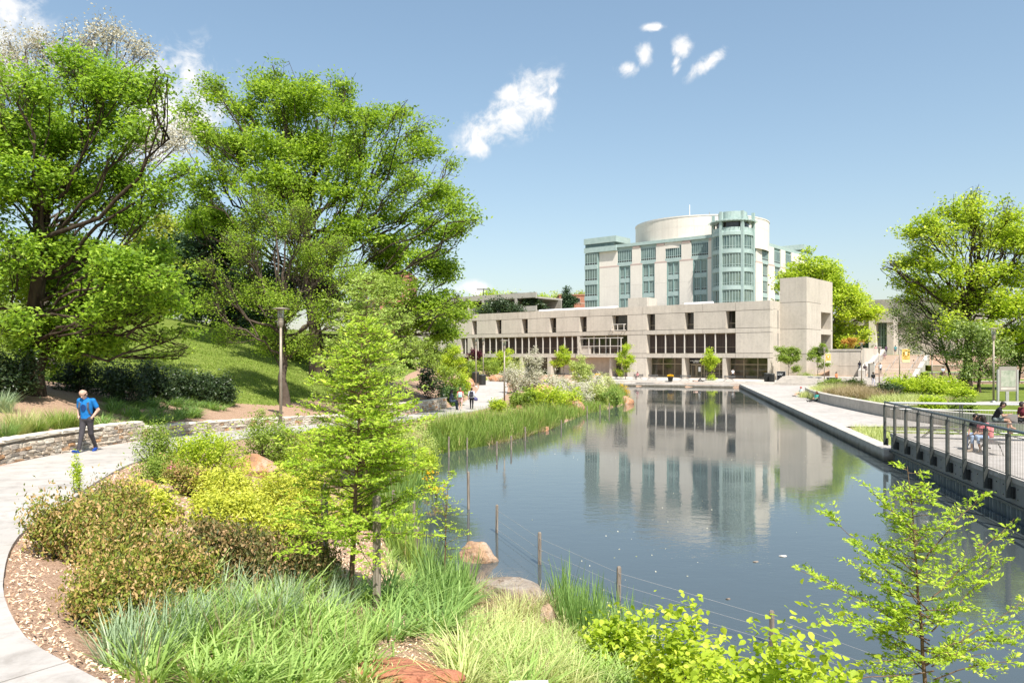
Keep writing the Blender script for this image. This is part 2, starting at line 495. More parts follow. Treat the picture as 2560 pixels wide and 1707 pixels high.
LEAFG['midgreen'] = leaf_mat('mid green leaf', [(0, (0.075, 0.115, 0.016)), (0.5, (0.145, 0.205, 0.03)), (1, (0.24, 0.3, 0.06))], .38)
LEAFG['darkgreen'] = leaf_mat('dark evergreen leaf', [(0, (.010, .020, .007)), (.6, (.025, .045, .013)), (1, (.06, .085, .03))], .2, rough=.4, spec=.5)
LEAFG['ornamental'] = leaf_mat('grey green leaf', [(0, (.07, .11, .025)), (.5, (.145, .20, .05)), (.85, (.24, .29, .095)), (1, (.38, .41, .19))], .3, rough=.42, spec=.5)
LEAFG['daylily'] = leaf_mat('daylily blade', [(0, (0.12, 0.185, 0.045)), (0.5, (0.21, 0.3, 0.08)), (1, (0.34, 0.42, 0.15))], .4)
LEAFG['bluegrass'] = leaf_mat('grey green blade', [(0, (.10, .15, .085)), (.5, (.19, .255, .15)), (1, (.31, .36, .23))], .3)
LEAFG['reed'] = leaf_mat('reed blade', [(0,(.075,.125,.025)),(.5,(.145,.21,.042)),(.85,(.22,.275,.06)),(1,(.33,.27,.13))], .35)
LEAFG['iris'] = leaf_mat('iris blade', [(0, (0.065, 0.12, 0.03)), (0.5, (0.125, 0.205, 0.055)), (1, (0.23, 0.32, 0.1))], .35)
LEAFG['tan'] = leaf_mat('tan grass', [(0, (.27, .21, .11)), (.5, (.44, .35, .20)), (1, (.60, .50, .32))], .35, tcol=(1, .9, .7))
LEAFG['palegrass'] = leaf_mat('pale green grass', [(0, (.17, .20, .07)), (.5, (.30, .33, .13)), (1, (.44, .43, .22))], .35)
LEAFG['flower_y'] = leaf_mat('yellow petal', [(0, (.72, .42, .01)), (1, (.88, .62, .03))], .3, tcol=(1, .9, .4))
LEAFG['flower_p'] = leaf_mat('pink petal', [(0, (.60, .16, .20)), (1, (.75, .34, .36))], .3, tcol=(1, .7, .7))
LEAFG['whitebush'] = leaf_mat('white bloom', [(0, (.30, .33, .16)), (.4, (.56, .54, .40)), (1, (.78, .75, .64))], .3, tcol=(1, .98, .85))
LEAFG['purple'] = leaf_mat('purple leaf', [(0, (.06, .015, .022)), (1, (.15, .04, .05))], .3, tcol=(1, .6, .6))
LEAFG['willow'] = leaf_mat('pale willow leaf', [(0, (.17, .22, .06)), (.5, (.28, .33, .10)), (1, (.42, .44, .18))], .35)
LEAFG['chip'] = leaf_mat('wood chip', [(0, (.26, .15, .09)), (.4, (.46, .29, .19)), (.75, (.60, .41, .29)), (1, (.72, .54, .41))], .0)
LEAFG['orangeleaf'] = leaf_mat('orange leaf', [(0, (.20, .11, .02)), (1, (.38, .22, .05))], .35)
# ------------------------------------------------------------------ plan of the place
TH = math.atan2(-.644, .765)                 # direction of the long concrete facade
AX = np.array([math.cos(TH), math.sin(TH)])  # along the facade, to the right
AV = np.array([-math.sin(TH), math.cos(TH)]) # into the building
POND = np.array([(15.5,124),(15.0,116),(14.6,104),(13.5,95),(12.2,84),(11.2,77),(8.5,70),(6.3,65),(4.5,58.5),(2.3,52),
  (0.2,46.5),(-2.2,41.5),(-3.8,38.5),(-4.3,35),(-3.9,32.2),(-4.0,27.5),(-4.0,23.4),(-3.5,20.8),(-2.85,18.6),(-2.26,17.4),
  (-1.85,16.2),(-1.06,15.6),(.08,15.5),(.95,15.1),(1.6,14),(2.14,12.9),(2.65,11.6),(3.1,10.6),(4.2,9.6),(5.5,9),(7.5,8.2),
  (9.5,7.5),(11.4,6.8),(14.6,21.9),(17.5,35.6),(34.6,116)], dtype=float)
CURVEWALL = [(37.5,94),(35.2,90.5),(33,86.5),(31.2,81),(29.7,75.5),(28.6,70.4),(27.6,63),(26.9,57),(26.8,53),(27.2,49),(28.6,45),(31,41)]
PROM = np.array([(17.5,35.6),(34.6,116),(15.5,124),(11,127.5),(20,150),(44,135),(60,126),(58,100),(46,98),(38.9,94.6)] + [(x + .32, y) for x, y in CURVEWALL] + [(30,35)], dtype=float)
# path: x, y, z, half width
PATHC = [(-2.3,3.2,2.42),(-3.2,4.0,2.4),(-4.03,4.73,2.4),(-4.94,5.42,2.39),(-5.74,6.2,2.38),(-7.0,7.85,2.37),(-8.36,10.3,2.36),(-9.2,13,2.34),(-10.07,15.8,2.31),(-10.75,19,2.27),(-10.75,23,2.18),
  (-10.6,27,2.04),(-9.9,32,1.78),(-8.9,37,1.5),(-7.6,43,1.18),(-6.2,50,.92),(-4.6,57,.74),(-3.4,62,.72),(-2.6,68,.86),(-2.1,75,1.12),
  (-2.0,82,1.38),(-2.2,90,1.62),(-1.6,98,1.8),(1.0,107,1.75),(5,117,1.4),(10,128,1.0)]
def spline(pts, n):
    pts = np.array(pts, dtype=float)
    P = np.vstack([2 * pts[0] - pts[1], pts, 2 * pts[-1] - pts[-2]])
    out = []
    m = len(pts) - 1
    for u in np.linspace(0, m - 1e-6, n):
        i = int(u); t = u - i
        a, b, c, d = P[i], P[i+1], P[i+2], P[i+3]
        out.append(.5 * ((2*b) + (c-a)*t + (2*a-5*b+4*c-d)*t*t + (3*b-a-3*c+d)*t**3))
    return np.array(out)
PATH = spline(PATHC, 260)
PT = np.gradient(PATH[:, :2], axis=0); PT /= np.linalg.norm(PT, axis=1)[:, None]
PN = np.stack([-PT[:, 1], PT[:, 0]], 1)      # to the left of travel (outer side, uphill)
PHW = np.interp(PATH[:, 1], [3, 8, 13, 19, 40, 130], [1.45, 1.5, 1.5, 1.45, 1.5, 1.6])

CTRL = [tuple(p) for p in PATHC]
for i in range(0, 200, 12):                  # uphill of the path
    y = PATH[i, 1]
    up = np.interp(y, [3, 12, 36, 44, 60, 75, 130], [.25, .5, .45, .5, .55, .3, .2])
    p = PATH[i, :2] + PN[i] * (PHW[i] + 1.0)
    CTRL.append((p[0], p[1], PATH[i, 2] + up))
for p in POND[1:33]: CTRL.append((p[0], p[1], .06))
CTRL += [(-13.8,54,3.15),(-16,48,3.9),(-20,50,4.9),(-18,65,5.9),(-29.5,65,8.0),(-25,45,5.0),(-30,40,5.2),(-22,35,4.0),(-16,36,3.15),
  (-40,60,8.8),(-40,30,5.6),(-30,25,4.8),(-16.4,26,3.7),(-20,18,3.9),(-17,14,3.3),(-15,8,2.9),(-10,3,2.5),(-30,90,8.0),(-15,85,4.0),
  (-9.5,75,2.2),(-10,95,2.8),(-20,110,4.5),(-30,140,6),(-60,120,10),(-60,60,10.5),(-60,20,7),(-80,0,6),(0,3,1.7),(-2,6,1.75),(0,8,1.35),
  (1.5,9.5,.75),(3.2,7.5,.7),(6,5,.8),(10,2,1.2),(0,-10,2.5),(-1.8,10,1.35),(-4.2,10.5,1.9),(-3.2,13.5,1.05),(-5.5,14,1.85),(-6.5,17,1.75),
  (-5.6,20,1.2),(-6.8,24,1.35),(-7.4,29,1.25),(-6.6,35,.85),(-5.6,40,.7),(-3.6,47,.55),(-1.4,53,.5),(.6,59,.6),(2.4,64,.7),(4,70,.85),(6,77,1.0),
  (4,84,1.4),(8,90,1.2),(6,98,1.6),(10,104,1.2),(11,114,1.0),
  (20,40,.45),(34,55,1.45),(35,75,1.4),(45,60,1.5),(60,70,1.5),(30,68,1.2),(40,90,1.25),(60,95,1.35),(28,48,1.15),(24,44,.75),(50,40,1.6),(30,30,.6),
  (60,20,2),(44,131,.7),(20,140,.7),(0,150,1.0),(-20,168,1.4),(60,118,.9),(80,110,1.5),(95,140,4.3),(75,150,4.7),(70,170,4.85),(100,180,5),(140,120,4),
  (50,175,2),(0,200,3),(-60,200,9),(-40,260,12),(60,260,5),(160,260,6),(-120,120,14),(-150,300,18),(250,150,7),(250,400,8),(0,450,12),(-300,0,15),(300,-50,6),(0,-200,4)]
CT = np.array(CTRL)
_d = np.linalg.norm(CT[:, None, :2] - CT[None, :, :2], axis=2)
_A = np.block([[_d + np.eye(len(CT)) * 0.15 * 0, np.ones((len(CT), 1))], [np.ones((1, len(CT))), np.zeros((1, 1))]])
_w = np.linalg.lstsq(_A, np.append(CT[:, 2], 0), rcond=None)[0]
def in_poly(x, y, poly):
    ins = np.zeros(x.shape, bool)
    n = len(poly); j = n - 1
    for i in range(n):
        xi, yi = poly[i]; xj, yj = poly[j]
        c = ((yi > y) != (yj > y)) & (x < (xj - xi) * (y - yi) / (yj - yi + 1e-12) + xi)
        ins ^= c
        j = i
    return ins
def poly_dist(x, y, poly, closed=True):
    best = np.full(x.shape, 1e9)
    n = len(poly)
    for i in range(n if closed else n - 1):
        a = poly[i]; b = poly[(i + 1) % n]
        ab = b - a
        t = np.clip(((x - a[0]) * ab[0] + (y - a[1]) * ab[1]) / (ab @ ab), 0, 1)
        best = np.minimum(best, np.hypot(x - a[0] - t * ab[0], y - a[1] - t * ab[1]))
    return best
DECK_A = np.array([17.5, 35.6]); DECK_S = np.array([-.2072, -.9783]); DECK_T = np.array([.9783, -.2072]); DECK_Z = 1.3
def _smooth(t): t = np.clip(t, 0, 1); return t * t * (3 - 2 * t)
def height(x, y):
    x = np.atleast_1d(np.asarray(x, float)); y = np.atleast_1d(np.asarray(y, float))
    sh = x.shape; x = x.ravel(); y = y.ravel()
    z = np.empty_like(x)
    for s in range(0, len(x), 20000):
        xs, ys = x[s:s+20000], y[s:s+20000]
        d = np.hypot(xs[:, None] - CT[None, :, 0], ys[:, None] - CT[None, :, 1])
        z[s:s+20000] = d @ _w[:-1] + _w[-1]
    near = (np.abs(x) < 400) & (y < 600)
    # promenade and plaza are level paving
    ip = in_poly(x, y, PROM)
    pz = .42 + np.clip(((x - 34.6) * AV[0] + (y - 116) * AV[1]) / 17.5, 0, 1) * .26
    pz = np.where((y < 47.5) & ip, .36, pz)
    z = np.where(ip, pz, z)
    # pond
    dp = np.full(x.shape, 99.0)
    dp[near] = poly_dist(x[near], y[near], POND)
    inp = in_poly(x, y, POND)
    z = np.where(inp, -np.clip(.04 + .45 * dp, 0, 1.3), np.maximum(z, np.where(near & (y < 140), np.minimum(.05 + .12 * dp, .3), -9)))
    # under the deck
    ax = (x - DECK_A[0]) * DECK_S[0] + (y - DECK_A[1]) * DECK_S[1]
    bx = (x - DECK_A[0]) * DECK_T[0] + (y - DECK_A[1]) * DECK_T[1]
    ud = (ax > -.6) & (bx > -.05) & (bx < 40) & (ax < 40)
    z = np.where(ud & ~inp, np.minimum(z, np.where(bx < 16, -.7, .6)), z)
    # path bed
    cand = np.where(near & (x < 16) & (x > -20) & (y < 132))[0]
    if len(cand):
        dd = np.full(len(cand), 1e9); idx = np.zeros(len(cand), int)
        for s in range(0, len(cand), 8000):
            c = cand[s:s+8000]
            d = np.hypot(x[c][:, None] - PATH[None, :, 0], y[c][:, None] - PATH[None, :, 1])
            idx[s:s+8000] = d.argmin(1); dd[s:s+8000] = d.min(1)
        w = 1 - _smooth((dd - PHW[idx] - .12) / .45)
        ok = ~inp[cand]
        z[cand] = np.where(ok, z[cand] * (1 - w) + (PATH[idx, 2] - .05) * w, z[cand])
    return z.reshape(sh)
def gz(x, y): return float(height(np.array([x]), np.array([y]))[0])
_YS = np.concatenate([np.arange(4, 40, .05), np.arange(40, 140, .15), np.arange(140, 400, .6)])
def G(px, py, near=0.0):
    """ground point seen in photograph pixel"""
    ys = _YS[_YS > near]
    x = (px - HX) / F * ys
    zr = CZ + (HY - py) / F * ys
    h = height(x, ys)
    k = np.argmax(zr <= h)
    if not (zr <= h).any(): k = len(ys) - 1
    return Vector((x[k], ys[k], h[k]))
def GD(dx, dy, near=0.0): return G(dx * DK, dy * DK, near)
def PY(px, Y):
    """ground point in photograph column px at forward distance Y"""
    x = (px - HX) / F * Y
    return Vector((x, Y, gz(x, Y)))

# ------------------------------------------------------------------ ground sheet
def axis(fine0, fine1, st, lo, hi, mid):
    a = list(np.arange(fine0, fine1, st))
    v = fine1; s = st
    while v < hi:
        a.append(v); s = min(s * 1.12, 220); v += s
    a.append(hi)
    v = fine0; s = st
    left = []
    while v > lo:
        s = min(s * 1.12, 220); v -= s; left.append(max(v, lo))
    return np.array(left[::-1] + a)
gx = axis(-15, 40, .42, -3500, 3500, 0)
gy = axis(3, 60, .42, -400, 60, 0)
gy = np.concatenate([gy[gy < 59.9], np.arange(60, 98, .6), axis(98, 98.4, .5, 98, 6000, 0)]); gy = np.unique(np.round(gy, 4))
GX, GY = np.meshgrid(gx, gy)
GZ = height(GX, GY)
LAWN = np.array([(-12.3,40),(-14,36.5),(-18,33.2),(-25,32.5),(-60,30),(-90,150),(-20,125),(-11,90),(-10.5,70),(-11,56),(-11.6,48)], float)
RLAWN = np.array([(31,41),(28.6,45),(27.2,49),(27.3,57),(28,63),(29,70),(30.2,75.5),(32,82),(38,93),(48,97),(150,97),(150,36)], float)
GRPATCH = np.array([(17.7,36.2),(19.9,47.2),(27,48.5),(29,60),(36,60),(36,36)], float)
lawn = np.zeros(GX.shape)
for poly in (LAWN, RLAWN, GRPATCH):
    ins = in_poly(GX, GY, poly); dd = poly_dist(GX, GY, poly)
    lawn = np.maximum(lawn, np.where(ins, _smooth(dd / .8 + .3), _smooth(.3 - dd / .8)))
lawn = np.where((np.abs(GX) > 110) | (GY > 160) | (GY < -8), 1.0, lawn)
ny, nx = GX.shape
I = np.arange(nx * ny).reshape(ny, nx)
GF = np.stack([I[:-1, :-1], I[:-1, 1:], I[1:, 1:], I[1:, :-1]], -1).reshape(-1, 4)
m, nt, b = new_mat('ground')
at = nt.nodes.new('ShaderNodeAttribute'); at.attribute_name = 'lawn'
n1 = noise_node(nt, .9, 6, .65, world=True)
n2 = noise_node(nt, 28, 5, .7, world=True)
n3 = noise_node(nt, 5, 6, .7, world=True)
mul = ramp(nt, [(.3, (.19, .115, .073)), (.5, (.39, .26, .18)), (.68, (.55, .395, .295))], n2.outputs['Fac'])
gra = ramp(nt, [(.25, (.095, .135, .025)), (.5, (.16, .21, .042)), (.75, (.24, .28, .08))], n1.outputs['Fac'])
gr2 = ramp(nt, [(.3, (.62, .66, .6)), (.7, (1.2, 1.16, 1.1))], n3.outputs['Fac'])
gm = nt.nodes.new('ShaderNodeMix'); gm.data_type = 'RGBA'; gm.blend_type = 'MULTIPLY'; gm.inputs['Factor'].default_value = 1
nt.links.new(gra.outputs[0], gm.inputs['A']); nt.links.new(gr2.outputs[0], gm.inputs['B'])
nd = nt.nodes.new('ShaderNodeMath'); nd.operation = 'MULTIPLY_ADD'; nd.inputs[1].default_value = .9; nd.inputs[2].default_value = -.45
nt.links.new(n3.outputs['Fac'], nd.inputs[0])
ns2 = nt.nodes.new('ShaderNodeMath'); ns2.operation = 'ADD'
nt.links.new(nd.outputs[0], ns2.inputs[0]); nt.links.new(at.outputs['Fac'], ns2.inputs[1])
st = nt.nodes.new('ShaderNodeMapRange'); st.inputs['From Min'].default_value = .4; st.inputs['From Max'].default_value = .6
nt.links.new(ns2.outputs[0], st.inputs['Value'])
mx = nt.nodes.new('ShaderNodeMix'); mx.data_type = 'RGBA'
nt.links.new(st.outputs[0], mx.inputs['Factor'])
nt.links.new(mul.outputs[0], mx.inputs['A']); nt.links.new(gm.outputs['Result'], mx.inputs['B'])
nt.links.new(mx.outputs['Result'], b.inputs['Base Color'])
b.inputs['Roughness'].default_value = 1.0
b.inputs['Specular IOR Level'].default_value = .05
bp = nt.nodes.new('ShaderNodeBump'); bp.inputs['Strength'].default_value = .7; bp.inputs['Distance'].default_value = .05
nt.links.new(n2.outputs['Fac'], bp.inputs['Height']); nt.links.new(bp.outputs[0], b.inputs['Normal'])
M['ground'] = m
me = np_mesh('ground', np.stack([GX, GY, GZ], -1).reshape(-1, 3), GF, [m], attr={'lawn': lawn.ravel()}, smooth=True)
tag(link('ground', me), kind='structure')

# ------------------------------------------------------------------ pond water
m, nt, b = new_mat('pond water')
b.inputs['Base Color'].default_value = (.058, .072, .075, 1)
b.inputs['Roughness'].default_value = .02
b.inputs['IOR'].default_value = 1.62
b.inputs['Specular IOR Level'].default_value = .62
w1 = noise_node(nt, 1.0, 4, .6, world=True, stretch=(.9, 1.5, 1))
w2 = noise_node(nt, 1.0, 3, .6, world=True, stretch=(4.5, 7, 1))
w3 = noise_node(nt, .06, 2, .5, world=True)
rr = nt.nodes.new('ShaderNodeMapRange'); rr.inputs['From Min'].default_value = .42; rr.inputs['From Max'].default_value = .62
rr.inputs['To Min'].default_value = .3; rr.inputs['To Max'].default_value = 1.7
nt.links.new(w3.outputs['Fac'], rr.inputs['Value'])
sm = nt.nodes.new('ShaderNodeMath'); sm.operation = 'MULTIPLY_ADD'; sm.inputs[1].default_value = .3
nt.links.new(w2.outputs['Fac'], sm.inputs[0]); nt.links.new(w1.outputs['Fac'], sm.inputs[2])
sm2 = nt.nodes.new('ShaderNodeMath'); sm2.operation = 'MULTIPLY'
nt.links.new(sm.outputs[0], sm2.inputs[0]); nt.links.new(rr.outputs[0], sm2.inputs[1])
bp = nt.nodes.new('ShaderNodeBump'); bp.inputs['Strength'].default_value = .085; bp.inputs['Distance'].default_value = .06
nt.links.new(sm2.outputs[0], bp.inputs['Height']); nt.links.new(bp.outputs[0], b.inputs['Normal'])
M['water'] = m
mb = MB()
c = POND.mean(0)
big = [tuple(c + (p - c) * 1.0 + (p - c) / np.linalg.norm(p - c) * 0.0) for p in POND]
bm = bmesh.new()
fv = [bm.verts.new((p[0], p[1], 0.0)) for p in big]
f = bm.faces.new(fv)
bmesh.ops.triangulate(bm, faces=[f])
me = bpy.data.meshes.new('pond_water'); bm.to_mesh(me); bm.free()
me.materials.append(m)
wat = link('pond_water', me)
tag(wat, kind='structure')
if me.polygons[0].normal.z < 0: me.flip_normals()

# ------------------------------------------------------------------ footpath slabs (cast bays with joints between)
bounds = []
s = np.concatenate([[0], np.cumsum(np.hypot(*np.diff(PATH[:, :2], axis=0).T))])
path_o = empty('footpath', (0, 0, 0)); tag(path_o, kind='structure')
L = s[-1]; k = 0; pos = 0.0
while pos < L - .5:
    ln = 2.9
    a, e = pos + .012, min(pos + ln, L) - .012
    ss = np.linspace(a, e, 6)
    cx = np.interp(ss, s, PATH[:, 0]); cy = np.interp(ss, s, PATH[:, 1]); cz = np.interp(ss, s, PATH[:, 2])
    nxs = np.interp(ss, s, PN[:, 0]); nys = np.interp(ss, s, PN[:, 1]); hw = np.interp(ss, s, PHW)
    mb = MB()
    lf = [(cx[i] + nxs[i]*hw[i], cy[i] + nys[i]*hw[i], cz[i]) for i in range(6)]
    rt = [(cx[i] - nxs[i]*hw[i], cy[i] - nys[i]*hw[i], cz[i]) for i in range(6)]
    lo = lambda q: [(p[0], p[1], p[2] - .12) for p in q]
    mb.strip(lf, rt); mb.strip(rt, lo(rt)); mb.strip(lo(lf), lf)
    mb.add([lf[0], rt[0], lo(rt)[0], lo(lf)[0]], [(0, 3, 2, 1)]); mb.add([lf[-1], rt[-1], lo(rt)[-1], lo(lf)[-1]], [(0, 1, 2, 3)])
    o = mb.build('slab', M['conc_path'], path_o)
    if o.data.polygons[0].normal.z < 0: o.data.flip_normals()
    pos += ln; k += 1

# ------------------------------------------------------------------ promenade, plaza, kerbs and steps by the water
def poly_sheet(name, poly, z, mat_, kind='structure'):
    bm = bmesh.new()
    f = bm.faces.new([bm.verts.new((p[0], p[1], z)) for p in poly])
    bmesh.ops.triangulate(bm, faces=[f])
    me = bpy.data.meshes.new(name); bm.to_mesh(me); bm.free()
    if me.polygons[0].normal.z < 0: me.flip_normals()
    me.materials.append(mat_)
    return tag(link(name, me), kind=kind)
K0, K1 = np.array([17.5, 35.6]), np.array([34.6, 116.0])
prom_poly = [(20.3,47.5)] + [tuple(K1)] + [(37.5,121),(47,113),(47,104),(39,96.5)] + [(p[0]-.12, p[1]) for p in CURVEWALL[:9]] + [(27,47.5)]
poly_sheet('promenade', prom_poly, .50, M['conc_path'])
kd = (K1 - K0) / np.linalg.norm(K1 - K0); kn = np.array([kd[1], -kd[0]])   # to the right = landward
kerb = empty('pond_kerb', (K0[0], K0[1], 0)); tag(kerb, 'long straight concrete kerb edging the pond beside the promenade', 'kerb')
Lk = np.linalg.norm(K1 - K0)
n = 16
for i in range(n):
    a = K0 + kd * (Lk * i / n + .01); e = K0 + kd * (Lk * (i + 1) / n - .01)
    poly = [a - kn*.25, a + kn*.45, e + kn*.45, e - kn*.25]
    poly = [p - K0 for p in poly]
    MB().prism([tuple(p) for p in poly][::-1], -.9, .56).build('kerb_block', M['conc_kerb'], kerb, bevel=.015)
# far side: water's edge steps, parallel to the facade
fe0 = K1; fd = np.array([15.5, 124]) - K1; fl = np.linalg.norm(fd); fd /= fl
fn = np.array([fd[1], -fd[0]]); fn = fn if fn @ AV > 0 else -fn
steps = empty('pond_steps', (K1[0], K1[1], 0)); tag(steps, 'three long pale concrete steps along the far end of the pond', 'steps')
ext = 14
for j, (d0, d1, z1) in enumerate([(-.3, 2.2, .42), (2.2, 4.4, .58), (4.4, 6.4, .74)]):
    for i in range(8):
        a = fd * ((fl + ext) * i / 8 + .01) + fn * d0; e = fd * ((fl + ext) * (i + 1) / 8 - .01) + fn * d0
        poly = [a, e, e + fn * (d1 - d0), a + fn * (d1 - d0)]
        ar = sum(poly[q][0]*poly[(q+1)%4][1] - poly[(q+1)%4][0]*poly[q][1] for q in range(4))
        if ar < 0: poly = poly[::-1]
        MB().prism([tuple(p) for p in poly], -.6, z1).build('step_block', M['conc_kerb'] if j == 0 else M['conc_light'], steps, bevel=.012)
pl = [K1 + fn*6.4 - fd*0, K1 + fd*(fl+ext) + fn*6.4, K1 + fd*(fl+ext) + fn*40, K1 + fn*33 - fd*6, np.array([56, 122.]), np.array([54, 108.]), np.array([47, 107.])]
poly_sheet('plaza', [tuple(p) for p in pl], .745, M['conc_light'])
# shallow steps from the promenade up to the plaza on the right
st2 = empty('plaza_steps', (37, 118, 0)); tag(st2, 'low wide steps between the promenade and the plaza, right of the pond', 'steps')
for j in range(3):
    off = j * .75
    a = K1 + fn * off - np.array([37, 118]) ; e = np.array([49.5, 108.0]) + fn * off - np.array([37, 118])
    poly = [a, e, e + fn * 3.2, a + fn * 3.2]
    ar = sum(poly[q][0]*poly[(q+1)%4][1] - poly[(q+1)%4][0]*poly[q][1] for q in range(4))
    if ar < 0: poly = poly[::-1]
    MB().prism([tuple(p) for p in poly], -.2, .58 + .085 * (j + 0) ).build('step', M['conc_light'], st2, bevel=.01)
# curved seat wall
cw = spline(CURVEWALL, 90)
cwt = np.gradient(cw, axis=0); cwt /= np.linalg.norm(cwt, axis=1)[:, None]
cwn = np.stack([-cwt[:, 1], cwt[:, 0]], 1)
if (np.array([60, 70]) - cw[40]) @ cwn[40] < 0: cwn = -cwn
seat = empty('seat_wall', (28.6, 70.4, .5)); tag(seat, 'curved low concrete seat wall holding tan grasses beside the promenade', 'wall')
for i in range(0, 88, 4):
    ii = list(range(i, min(i + 5, 90)))
    A_ = [cw[q] - np.array([28.6, 70.4]) for q in ii]; B_ = [cw[q] + cwn[q] * .62 - np.array([28.6, 70.4]) for q in ii]
    A_[0] = A_[0] + cwt[i] * .012; B_[0] = B_[0] + cwt[i] * .012
    poly = [tuple(p) for p in A_] + [tuple(p) for p in B_[::-1]]
    ar = sum(poly[q][0]*poly[(q+1)%len(poly)][1] - poly[(q+1)%len(poly)][0]*poly[q][1] for q in range(len(poly)))
    if ar < 0: poly = poly[::-1]
    MB().prism(poly, -.3, .86).build('wall_block', M['conc_light'], seat)
# far white walk behind the deck on the right
wk = spline([(27.5,57.5),(31,57),(36,55.5),(44,54),(56,53)], 20)
mb = MB()
t_ = np.gradient(wk, axis=0); t_ /= np.linalg.norm(t_, axis=1)[:, None]; n_ = np.stack([-t_[:, 1], t_[:, 0]], 1)
lf = [(p[0], p[1], gz(*p) + .05) for p in wk + n_ * .9]; rt = [(p[0], p[1], gz(*p) + .05) for p in wk - n_ * .9]
mb.strip(lf, rt)
o = mb.build('walk', M['conc_path'])
if o.data.polygons[0].normal.z < 0: o.data.flip_normals()
tag(o, kind='structure')
# ------------------------------------------------------------------ buildings
def frame(O):
    O = np.array(O, float)
    def fac(px, py=None, off=0.0):
        """photograph pixel -> (x along facade, z) on the facade plane set back by off"""
        P = O + AV * off
        k = (px - HX) / F
        s = (k * P[1] - P[0]) / (AX[0] - k * AX[1])
        Y = P[1] + s * AX[1]
        return (s, None if py is None else CZ + (HY - py) / F * Y)
    def side(px, x0=0.0, py=None):
        """same on a plane square to the facade at x0: returns depth y, z"""
        P = O + AX * x0
        k = (px - HX) / F
        s = (k * P[1] - P[0]) / (AV[0] - k * AV[1])
        Y = P[1] + s * AV[1]
        return (s, None if py is None else CZ + (HY - py) / F * Y)
    return fac, side
# ---- the long three-storey concrete building
C0 = (44.0, 131.0)
fac, side = frame(C0)
hall = empty('concrete_building', (C0[0], C0[1], 0), TH,
             'long three-storey beige concrete building with deep-set windows across the far end of the pond', 'building')
XL = -93.0
GZ0, ZA, ZB, ZC, ZD, ZE, ZF = .60, 4.42, 5.26, 8.83, 9.65, 12.72, 14.28
TK = 1.35
z2 = lambda x: 1100 + x / 4.2
z3 = lambda x: 1600 + x / 4.2
def xr(l): return [(fac(a)[0], fac(b)[0]) for a, b in l]
up = xr([(z2(335), z2(386)), (z2(585), z2(645)), (z2(857), z2(922)), (z2(1150), z2(1220)), (z2(1465), z2(1540)), (z2(1805), z2(1968)),
         (z3(70), z3(158)), (z3(468), z3(565)), (z3(900), z3(1003))])
sp = up[0][0] - up[1][0]
up = [(up[0][0] - 6.5 * q, up[0][1] - 6.5 * q) for q in (1, .5)][:1] + up
mid = xr([(z2(330), z2(1440)), (z2(1464), z2(1968)), (z3(68), z3(1005))])
mid = [(mid[0][0] - 3.4, mid[0][0] - 1.2)] + mid
gr = xr([(z2(330), z2(835)), (z2(866), z2(1128)), (z2(1166), z2(1778)), (z2(1798), z2(1968)), (z3(68), z3(440)), (z3(466), z3(866)), (z3(900), z3(1340))])
gr = [(gr[0][0] - 4, gr[0][0] - .9)] + gr
def row(z0, z1, opens, tk, name='wall_panel'):
    xs = [XL]
    for a, b in opens: xs += [a, b]
    xs.append(0.0)
    for i in range(0, len(xs), 2):
        a, b = xs[i], xs[i + 1]
        if b - a < .12: continue
        n = max(1, int(round((b - a) / 6.2)))
        for j in range(n):
            p = a + (b - a) * j / n; q = a + (b - a) * (j + 1) / n
            MB().box(p + (.03 if j else 0), q - (.03 if j < n - 1 else 0), 0, tk, z0 + .035, z1 - .035).build(name, M['conc'], hall)
row(GZ0, ZA, gr, TK, 'wall_panel')
row(ZA, ZB, [], TK, 'floor_band')
row(ZB, ZC, mid, TK)
row(ZC, ZD, [], TK, 'floor_band')
row(ZD, ZE, up, TK)
row(ZE, ZF, [], TK, 'parapet_panel')
# the body behind the facade, kept behind the panels
DEP = 30.0
MB().box(XL, -.02, TK + 1.2, DEP, GZ0 - .6, ZF - .35).build('core', M['conc_dark'], hall)
MB().box(XL, -.02, TK + .002, TK + 1.2, ZF - 1.4, ZF - .35).build('roof', M['conc_light'], hall)
MB().box(XL, -.03, TK + .004, TK + 1.2, ZA + .02, ZB - .02).build('floor_slab', M['conc'], hall)
MB().box(XL, -.03, TK + .004, TK + 1.2, ZC + .02, ZD - .02).build('floor_slab', M['conc'], hall)
MB().box(XL, -.04, TK + .004, TK + 1.2, GZ0 - .4, GZ0 + .16).build('ground_slab', M['conc_light'], hall)
# right end wall
zs = [(GZ0, ZB - .42), (ZB - .40, ZD - .02), (ZD, ZE + .12), (ZE + .14, ZF)]
sl0, sl1 = 3.25, 3.95
for a, b in zs:
    MB().box(-.5, 0.0, TK + .01, sl0, a + .01, b - .01).build('wall_panel', M['conc'], hall)
    MB().box(-.5, -.001, sl1, 4.6, a + .01, b - .01).build('wall_panel', M['conc'], hall)
    MB().box(-.5, 0.0, 18.4, DEP, a + .01, b - .01).build('wall_panel', M['conc'], hall)
w = MB().box(-.42, -.3, sl0, sl1, GZ0, ZF - .5).build('slit_window', M['bronze'], hall)
for a, b in ((GZ0, 5.3), (8.7, 9.5), (12.72, ZF)):
    MB().box(-.28, -.004, sl0 + .004, sl1 - .004, a + .01, b - .012).build('wall_panel', M['conc'], hall)
